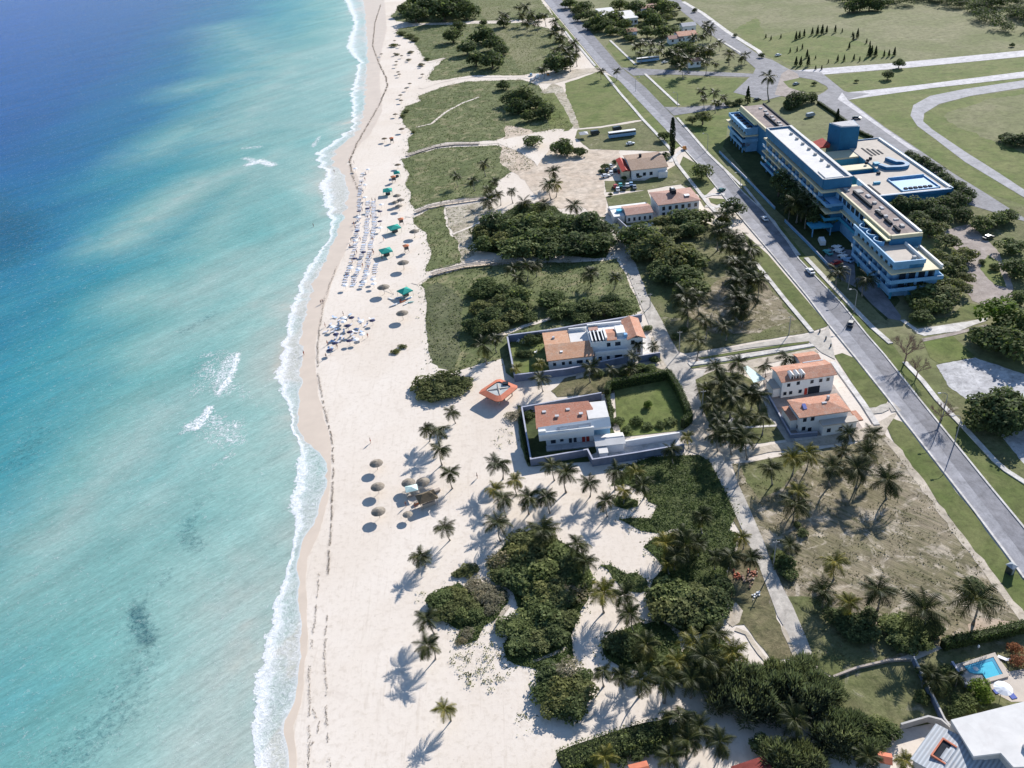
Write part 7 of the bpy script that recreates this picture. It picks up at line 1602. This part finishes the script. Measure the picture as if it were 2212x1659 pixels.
for x, y, mt, lab in ((600, 600, 'wood', 'low wooden crate in front of the kiosk'), (655, 665, 'orange_cloth', 'small rust-coloured crate below the kiosk'), (830, 560, 'wood', 'low bench right of the kiosk')):
    gx, gy = ground('j', x, y); t = thing('crate' if 'crate' in lab else 'bench', lab, 'crate' if 'crate' in lab else 'bench', (gx, gy, 0), rad(25)); box('box', mt, t, -.7, .7, -.4, .4, .1, .6); box('lid', 'wood', t, -.75, .75, -.45, .45, .6, .68)
# green canopies with their poles
for x, y, s, lab in ((845, 378, 1.5, 'green canopy, farthest of the five on the beach'), (765, 528, 2.1, 'green canopy left of the upper boardwalk'), (822, 848, 2.4, 'large green canopy where the upper boardwalk meets sand'), (750, 1048, 2.3, 'green canopy beside the sunlounger rows'), (915, 1395, 2.1, 'green canopy behind the kayak pile')):
    gx, gy = ground('d', x, y, 2.6); t = thing('canopy', lab, 'canopy', (gx, gy, 0), rng.uniform(0, 1), 'green canopies on the beach')
    m = MB(); k = 1.0; m.add([(-s,-s,2.2),(s,-s,2.2),(s,s,2.2),(-s,s,2.2),(0,0,3.2),(-s,-s,1.9),(s,-s,1.9),(s,s,1.9),(-s,s,1.9)], [(0,1,4),(1,2,4),(2,3,4),(3,0,4),(5,6,1,0),(6,7,2,1),(7,8,3,2),(8,5,0,3)]); m.build('fabric', MAT['green_cloth'], t)
    for a in (-1, 1):
        for b in (-1, 1): MB().tube((a*s*.95,b*s*.95,0),(a*s*.95,b*s*.95,2.2),.05,.05,6).build('post', MAT['pole'], t)
    box('counter', 'car_dark', t, -s*.5, s*.5, -s*.3, s*.2, 0, 1.0)
for x, y, lab in ((815, 415, 'orange-topped lifeguard stand below the farthest green canopy'), (800, 82, 'orange-topped lifeguard stand on the upper beach'), (880, 780, 'dark rust lifeguard stand by the large green canopy'), (925, 1010, 'orange-topped lifeguard stand below the sandy dune')):
    gx, gy = ground('d', x, y, 3); t = thing('lifeguard_stand', lab, 'lifeguard stand', (gx, gy, 0), rad(15), 'lifeguard stands')
    box('cabin', 'car_dark', t, -.8, .8, -.8, .8, 1.3, 2.7); MB().add([(-1.2,-1.2,2.7),(1.2,-1.2,2.7),(1.2,1.2,2.7),(-1.2,1.2,2.7),(0,0,3.3)], [(0,1,4),(1,2,4),(2,3,4),(3,0,4),(3,2,1,0)]).build('roof', MAT['orange_cloth'], t)
    for a in (-.7, .7):
        for b in (-.7, .7): MB().tube((a*1.2,b*1.2,0),(a,b,1.3),.08,.07,6).build('leg', MAT['wood'], t)
gx, gy = ground('d', 820, 1440); t = thing('leaning_pole', 'thin leaning pole by the grey umbrella', 'pole', (gx, gy, 0)); MB().tube((0,0,0),(-3.5,7,1.2),.06,.05,6).build('pole', MAT['wood'], t); MB().tube((0,0,0),(0,0,1.0),.05,.05,6).build('stake', MAT['wood'], t)
# loungers
m = MB(); m.box(-.95,.45,-.32,.32,.28,.36); m.add([(.45,-.32,.28),(.45,.32,.28),(1.0,.32,.68),(1.0,-.32,.68),(.45,-.32,.36),(.45,.32,.36),(.97,.32,.75),(.97,-.32,.75)], [(3,2,1,0),(4,5,6,7),(0,1,5,4),(1,2,6,5),(2,3,7,6),(3,0,4,7)])
for a in (-.85, .4):
    for b in (-.28, .28): m.box(a-.03, a+.03, b-.03, b+.03, 0, .28)
LG = m.mesh('sun_lounger', MAT['plastic']); LGB = LG.copy(); LGB.materials.clear(); LGB.materials.append(MAT['blue_cloth'])
PW = {k: parasol_mesh(1.15, 1.75, 2.2, mt, 12) for k, mt in (('w', 'white_cloth'), ('b', 'dark_cloth'))}
def along(ps, step):
    out = []; acc = 0
    for a, b in zip(ps[:-1], ps[1:]):
        a = Vector(a); b = Vector(b); L = (b-a).length; s = acc
        while s < L: out.append((a+(b-a)*(s/L), (b-a).normalized())); s += step
        acc = s-L
    return out
ROWS = [('seaward row', pts('d', '555,395 530,560 525,720 515,850 500,960 480,1090 440,1210 400,1350'), 2.1), ('second row from the sea', pts('d', '600,640 600,760 590,900 560,1050 530,1180 470,1370'), 1.75), ('third row from the sea', pts('d', '650,640 660,850 640,950 610,1120 590,1250 550,1370'), 1.75), ('short landward row', pts('d', '672,1180 660,1280 648,1330'), 1.9)]
for nm, ps, st in ROWS:
    L = along(ps, st); cnt = 0; sel = [i for i in range(len(L)) if rng.random() > (.12 if 'seaward' not in nm else .3)]
    for j, i in enumerate(sel):
        p, d = L[i]; o = meshobj('sun_lounger', LG if i % 7 else LGB); o.location = (p.x+rng.uniform(-.3, .3), p.y+rng.uniform(-.2, .2), 0); o.rotation_euler = (0, 0, math.atan2(d.y, d.x)+PI/2+rng.uniform(-.12, .12))
        lb = 'farthest' if j == 0 else ('nearest' if j == len(sel)-1 else (ordinal(j+1) if j < 59 else str(j+1)+'th')+' from the far end')
        tag(o, f'white sun lounger in the {nm}, {lb}', 'sun lounger', 'sun loungers in rows')
U = '520,712,b 512,765,w 505,885,b 488,965,w 482,1122,b 448,1202,w 400,1352,w 592,690,b 572,592,w 572,485,w 487,345,w 598,352,w 512,1212,w 585,1258,w 563,1322,w 645,1338,w 702,715,b 712,655,w 702,855,w 558,1068,b 640,1300,w 700,800,b'
its = [tuple(w.split(',')) for w in U.split()]
labs = ord_labels(its, lambda k: float(its[k][1]), 'beach parasol among the lounger rows', 'from the far end')
for (x, y, k), L_ in zip(its, labs):
    gx, gy = ground('d', float(x), float(y), 2); umbrella('beach_parasol', L_.replace('leftmost', 'farthest').replace('rightmost', 'nearest'), 'parasol', gx, gy, PW[k], 'parasols among the lounger rows', .95)
U = '868,372,b 700,452,w 792,538,b 468,562,w 1062,448,w 1302,432,b 832,668,b 1085,712,w 822,848,b 525,900,b 545,715,b 955,825,w 705,380,w 420,1040,b'
its = [tuple(w.split(',')) for w in U.split()]
labs = ord_labels(its, lambda k: float(its[k][0]), 'parasol in the lounger cluster by the waterline')
for (x, y, k), L_ in zip(its, labs):
    gx, gy = ground('q', float(x), float(y), 2); umbrella('beach_parasol', L_, 'parasol', gx, gy, PW[k], 'parasols in the lounger cluster', .9)
its = [tuple(map(float, w.split(','))) for w in '840,350 530,400 440,545 550,600 600,560 500,690 560,725 1300,430 1110,465 515,905 400,1060 620,890 930,820 1040,450 1090,700 640,450 720,690 880,760 660,800 450,900 580,640 960,700 700,850 480,1040 780,420 1180,560 350,700 850,560 1000,640 560,820'.split()]
labs = ord_labels(its, lambda k: its[k][0], 'white sun lounger in the cluster by the waterline')
for (x, y), L_ in zip(its, labs):
    gx, gy = ground('q', x, y); o = meshobj('sun_lounger', LG if rng.random() > .3 else LGB); o.location = (gx, gy, 0); o.rotation_euler = (0, 0, rng.uniform(0, 6.28)); tag(o, L_, 'sun lounger', 'sun loungers in the cluster')
# kayaks and pedal boats piled on the sand
KY = MB(); n = 10
KY.add([(0,0,.05)]+[(1.6*cos(2*PI*i/n), .36*sin(2*PI*i/n), .22) for i in range(n)]+[(1.25*cos(2*PI*i/n), .2*sin(2*PI*i/n), .34) for i in range(n)], [(0,1+(i+1)%n,1+i) for i in range(n)]+[(1+i,1+(i+1)%n,11+(i+1)%n,11+i) for i in range(n)]+[tuple(range(11,21))])
for k, (x, y, mt, lab) in enumerate(((795, 1480, 'white', 'white kayak lying at the left of the pile'), (840, 1525, 'white', 'white kayak at the near left of the pile'), (880, 1495, 'car_red', 'red kayak in the middle of the pile'), (905, 1500, 'orange_cloth', 'orange kayak in the middle of the pile'), (930, 1520, 'white', 'white kayak at the near right of the pile'), (950, 1475, 'car_blue', 'blue kayak at the right of the pile'), (860, 1470, 'car_blue', 'pale blue kayak at the back of the pile'), (905, 1465, 'white', 'white kayak at the back of the pile'), (960, 1510, 'car_teal', 'teal kayak at the right end of the pile'), (815, 1540, 'car_grey', 'grey kayak in front of the pile'))):
    gx, gy = ground('d', x, y); o = KY.build('kayak', MAT[mt]); o.location = (gx, gy, 0); o.rotation_euler = (0, 0, rad(20+rng.uniform(-25, 25))+(PI/2 if k in (0, 2) else 0)); tag(o, lab, 'kayak', 'kayaks on the sand')
# people
def person_mesh():
    V = [(0,0,.98),(0,0,1.2),(0,.01,1.42),(0,.01,1.52),(0,0,1.64),(.1,0,.9),(.11,.03,.5),(.11,0,.06),(.11,-.12,.03),(-.1,0,.9),(-.11,-.04,.5),(-.11,.04,.06),(-.11,-.08,.03),(.19,0,1.4),(.25,0,1.12),(.26,-.08,.88),(.26,-.1,.78),(-.19,0,1.4),(-.25,0,1.12),(-.26,-.08,.88),(-.26,-.1,.78)]
    E = [(0,1),(1,2),(2,3),(3,4),(0,5),(5,6),(6,7),(7,8),(0,9),(9,10),(10,11),(11,12),(2,13),(13,14),(14,15),(15,16),(2,17),(17,18),(18,19),(19,20)]
    Rr = [.13,.12,.12,.055,.10,.09,.06,.045,.03,.09,.06,.045,.03,.055,.042,.032,.025,.055,.042,.032,.025]
    me = bpy.data.meshes.new('person_rig'); me.from_pydata(V, E, []); o = bpy.data.objects.new('person_rig', me); COL.objects.link(o)
    o.modifiers.new('s', 'SKIN'); 
    for i, q in enumerate(me.skin_vertices[0].data): q.radius = (Rr[i], Rr[i]*.85); q.use_root = (i == 0)
    o.modifiers.new('u', 'SUBSURF').levels = 1
    dg = bpy.context.evaluated_depsgraph_get(); b = bpy.data.meshes.new_from_object(o.evaluated_get(dg)); bpy.data.objects.remove(o)
    b.materials.clear(); b.materials.append(MAT['skin']); b.name = 'person'; return b
PM = person_mesh()
SW = {k: MB().tube((0,0,.80),(0,0,1.06),.165,.15,10).mesh('swimwear', MAT[k]) for k in ('swim_red', 'swim_navy')}
HR = MB().tube((0,.01,1.66),(0,.01,1.76),.115,.07,10).mesh('hair', MAT['hair'])
PE = [('O', 694, 657, 'person walking on wet sand above the parasol cluster', 'n'), ('O', 801, 957, 'person standing alone on the empty beach', 'r'), ('j', 1175, 445, 'person standing on sand left of the palms', 'n'), ('O', 657, 767, 'person at the foam below the parasol cluster', 'r'), ('q', 335, 590, 'person at the seaward tip of the parasol cluster', 'r'), ('q', 380, 960, 'person in red at the left of the cluster', 'r'), ('q', 585, 1030, 'person lying side of the cluster, nearest the camera', 'n'), ('q', 355, 1230, 'person on sand below the parasol cluster', 'n'), ('q', 1215, 800, 'person at the right of the parasol cluster', 'r'), ('q', 710, 350, 'person behind the parasol cluster', 'n'),
      ('d', 475, 1000, 'person by the water below the seaward row', 'r'), ('d', 455, 985, 'person beside another by the seaward row', 'n'), ('d', 480, 840, 'person left of the seaward lounger row', 'r'), ('d', 440, 290, 'person at the far start of the lounger rows', 'r'), ('d', 480, 310, 'person right of the far start of the rows', 'n'), ('d', 310, 385, 'bather standing in the shallow foam', 'n'), ('d', 130, 855, 'bather in the water off the lounger rows', 'n'), ('d', 210, 1515, 'person on wet sand right of the foam', 'n'), ('d', 735, 975, 'person walking between canopies', 'r'), ('d', 650, 1090, 'person beside the third lounger row', 'r'), ('d', 720, 1135, 'person below the green canopy by the rows', 'n'), ('j', 560, 690, 'person standing below the brown kiosk', 'n'), ('j', 640, 705, 'person in red below the brown kiosk', 'r')]
for sh, x, y, lab, k in PE:
    gx, gy = ground(sh, x, y); t = thing('person', lab, 'person', (gx, gy, 0), rng.uniform(0, 6.28), 'people on the beach')
    part('body', PM, t); part('swimwear', SW['swim_red' if k == 'r' else 'swim_navy'], t); part('hair', HR, t)
its = []
for nm, ps, st in ROWS[:3]:
    for p_, d_ in along(ps, 9.0):
        if rng.random() > .25: its.append((p_.x+rng.uniform(-2.4, 2.4), p_.y+rng.uniform(-3, 3)))
for (x, y), L_ in zip(its, ord_labels(its, lambda k: -its[k][1], 'person standing among the lounger rows', 'from the far end')):
    t = thing('person', L_.replace('leftmost', 'farthest').replace('rightmost', 'nearest'), 'person', (x, y, 0), rng.uniform(0, 6.28), 'people on the beach')
    part('body', PM, t); part('swimwear', SW[rng.choice(['swim_red', 'swim_navy'])], t); part('hair', HR, t)
# pool garden furniture
gx, gy = ground('o', 2035, 965, 2.2); umbrella('garden_parasol', 'round white parasol beside the swimming pool', 'parasol', gx, gy, parasol_mesh(1.5, 2.0, 2.5, 'white_cloth', 20), None, 1.0)
for x, y, w, d, lab in ((2085, 1010, 1.0, 2.6, 'blue ground sheet beside the white parasol'), (1990, 1000, 1.6, .8, 'blue ground sheet in the shade of the parasol')):
    gx, gy = ground('o', x, y); t = thing('ground_sheet', lab, 'ground sheet', (gx, gy, 0), rad(8)); box('sheet', 'navy_cloth', t, -w/2, w/2, -d/2, d/2, .1, .22); box('hem', 'navy_cloth', t, -w/2, w/2, d/2, d/2+.1, .1, .25)
gx, gy = ground('o', 2032, 722); o = meshobj('sun_lounger', LG); o.location = (gx, gy, 0); o.rotation_euler = (0, 0, rad(-40)); tag(o, 'pale sun lounger on the grass behind the pool', 'sun lounger')
gx, gy = ground('o', 1810, 640); t = thing('garden_light', 'small white garden light before the dark hedge', 'garden light', (gx, gy, 0)); MB().tube((0,0,0),(0,0,.9),.05,.05,6).build('post', MAT['pole'], t); MB().tube((0,0,.9),(0,0,1.3),.22,.16,10).build('globe', MAT['white'], t)
for x, y, lab in ((1205, 390, 'white garden chair in the villa garden, farther'), (1310, 470, 'white garden chair in the villa garden, nearer'), (1160, 375, 'white garden chair beside the garden wall')):
    gx, gy = ground('h', x, y); t = thing('garden_chair', lab, 'chair', (gx, gy, 0), rng.uniform(0, 6), 'white garden chairs'); box('seat', 'white', t, -.4, .4, -.4, .4, .38, .46); box('backrest', 'white', t, -.4, .4, .36, .44, .46, 1.0)
    for a in (-.35, .35):
        for b in (-.35, .35): box('leg', 'white', t, a-.04, a+.04, b-.04, b+.04, 0, .38)
# loose sandstone rocks heaped where the lane bends
for k, (x, y, mt, s, lab) in enumerate(((1580, 1290, 'orange', .8, 'orange rubbish heap beside the lane'), (1700, 1260, 'tiles_b', 1.0, 'red-brown debris heap beside the lane'), (1740, 1450, 'white', .7, 'white debris heap on the lane shoulder'), (1690, 1330, 'tiles_d', 1.2, 'brown debris heap beside the lane palms'))):
    gx, gy = ground('k', x, y); t = thing('debris_heap', lab, 'debris', (gx, gy, 0), rng.uniform(0, 6)); rr = random.Random(k); m = MB(); m2 = MB()
    for q in range(16):
        a, b, c = rr.gauss(0, s*.7), rr.gauss(0, s*.5), rr.uniform(0, .4); w = rr.uniform(.1, .3)*s
        (m if q else m2).prism([(a+w*cos(j*1.26+q), b+w*sin(j*1.26+q)) for j in range(5)], 0, c+.15)
    m.build('rubble', MAT[mt], t); m2.build('planks', MAT['wood'], t)

# ------------------------------------------------------------------ light, sky, camera
SUN_EL, SUN_AZ = rad(29), rad(37)       # azimuth clockwise from +Y
sd = bpy.data.lights.new('sun', 'SUN'); sd.energy = 5.0; sd.angle = rad(.5); sd.color = (1.0, .955, .89)
so = bpy.data.objects.new('sun', sd); COL.objects.link(so)
to_sun = Vector((sin(SUN_AZ)*cos(SUN_EL), cos(SUN_AZ)*cos(SUN_EL), sin(SUN_EL)))
so.rotation_euler = to_sun.to_track_quat('Z', 'Y').to_euler(); so.location = to_sun*300
w = bpy.data.worlds.new('World'); scene.world = w; w.use_nodes = True
nt = w.node_tree; bg = nt.nodes['Background']
sky = nt.nodes.new('ShaderNodeTexSky'); sky.sky_type = 'NISHITA'; sky.sun_disc = False; sky.sun_elevation = SUN_EL; sky.sun_rotation = SUN_AZ; sky.dust_density = .15; sky.ozone_density = 3.0; sky.air_density = 1.0
nt.links.new(sky.outputs[0], bg.inputs['Color']); bg.inputs['Strength'].default_value = .105
scene.view_settings.view_transform = 'Standard'; scene.view_settings.look = 'None'; scene.view_settings.gamma = 1.0; scene.view_settings.exposure = .56
cd = bpy.data.cameras.new('camera'); cd.sensor_width = 36; cd.sensor_fit = 'HORIZONTAL'; cd.lens = 36*FPX/2212; cd.clip_start = .5; cd.clip_end = 12000
co = bpy.data.objects.new('camera', cd); COL.objects.link(co); scene.camera = co
M3 = Matrix((CAM_R, -CAM_D, -CAM_F)).transposed()
co.matrix_world = Matrix.Translation((0, 0, CAM_H)) @ M3.to_4x4()
scene.cycles.max_bounces = 4; scene.cycles.diffuse_bounces = 2; scene.cycles.glossy_bounces = 2; scene.cycles.transparent_max_bounces = 4
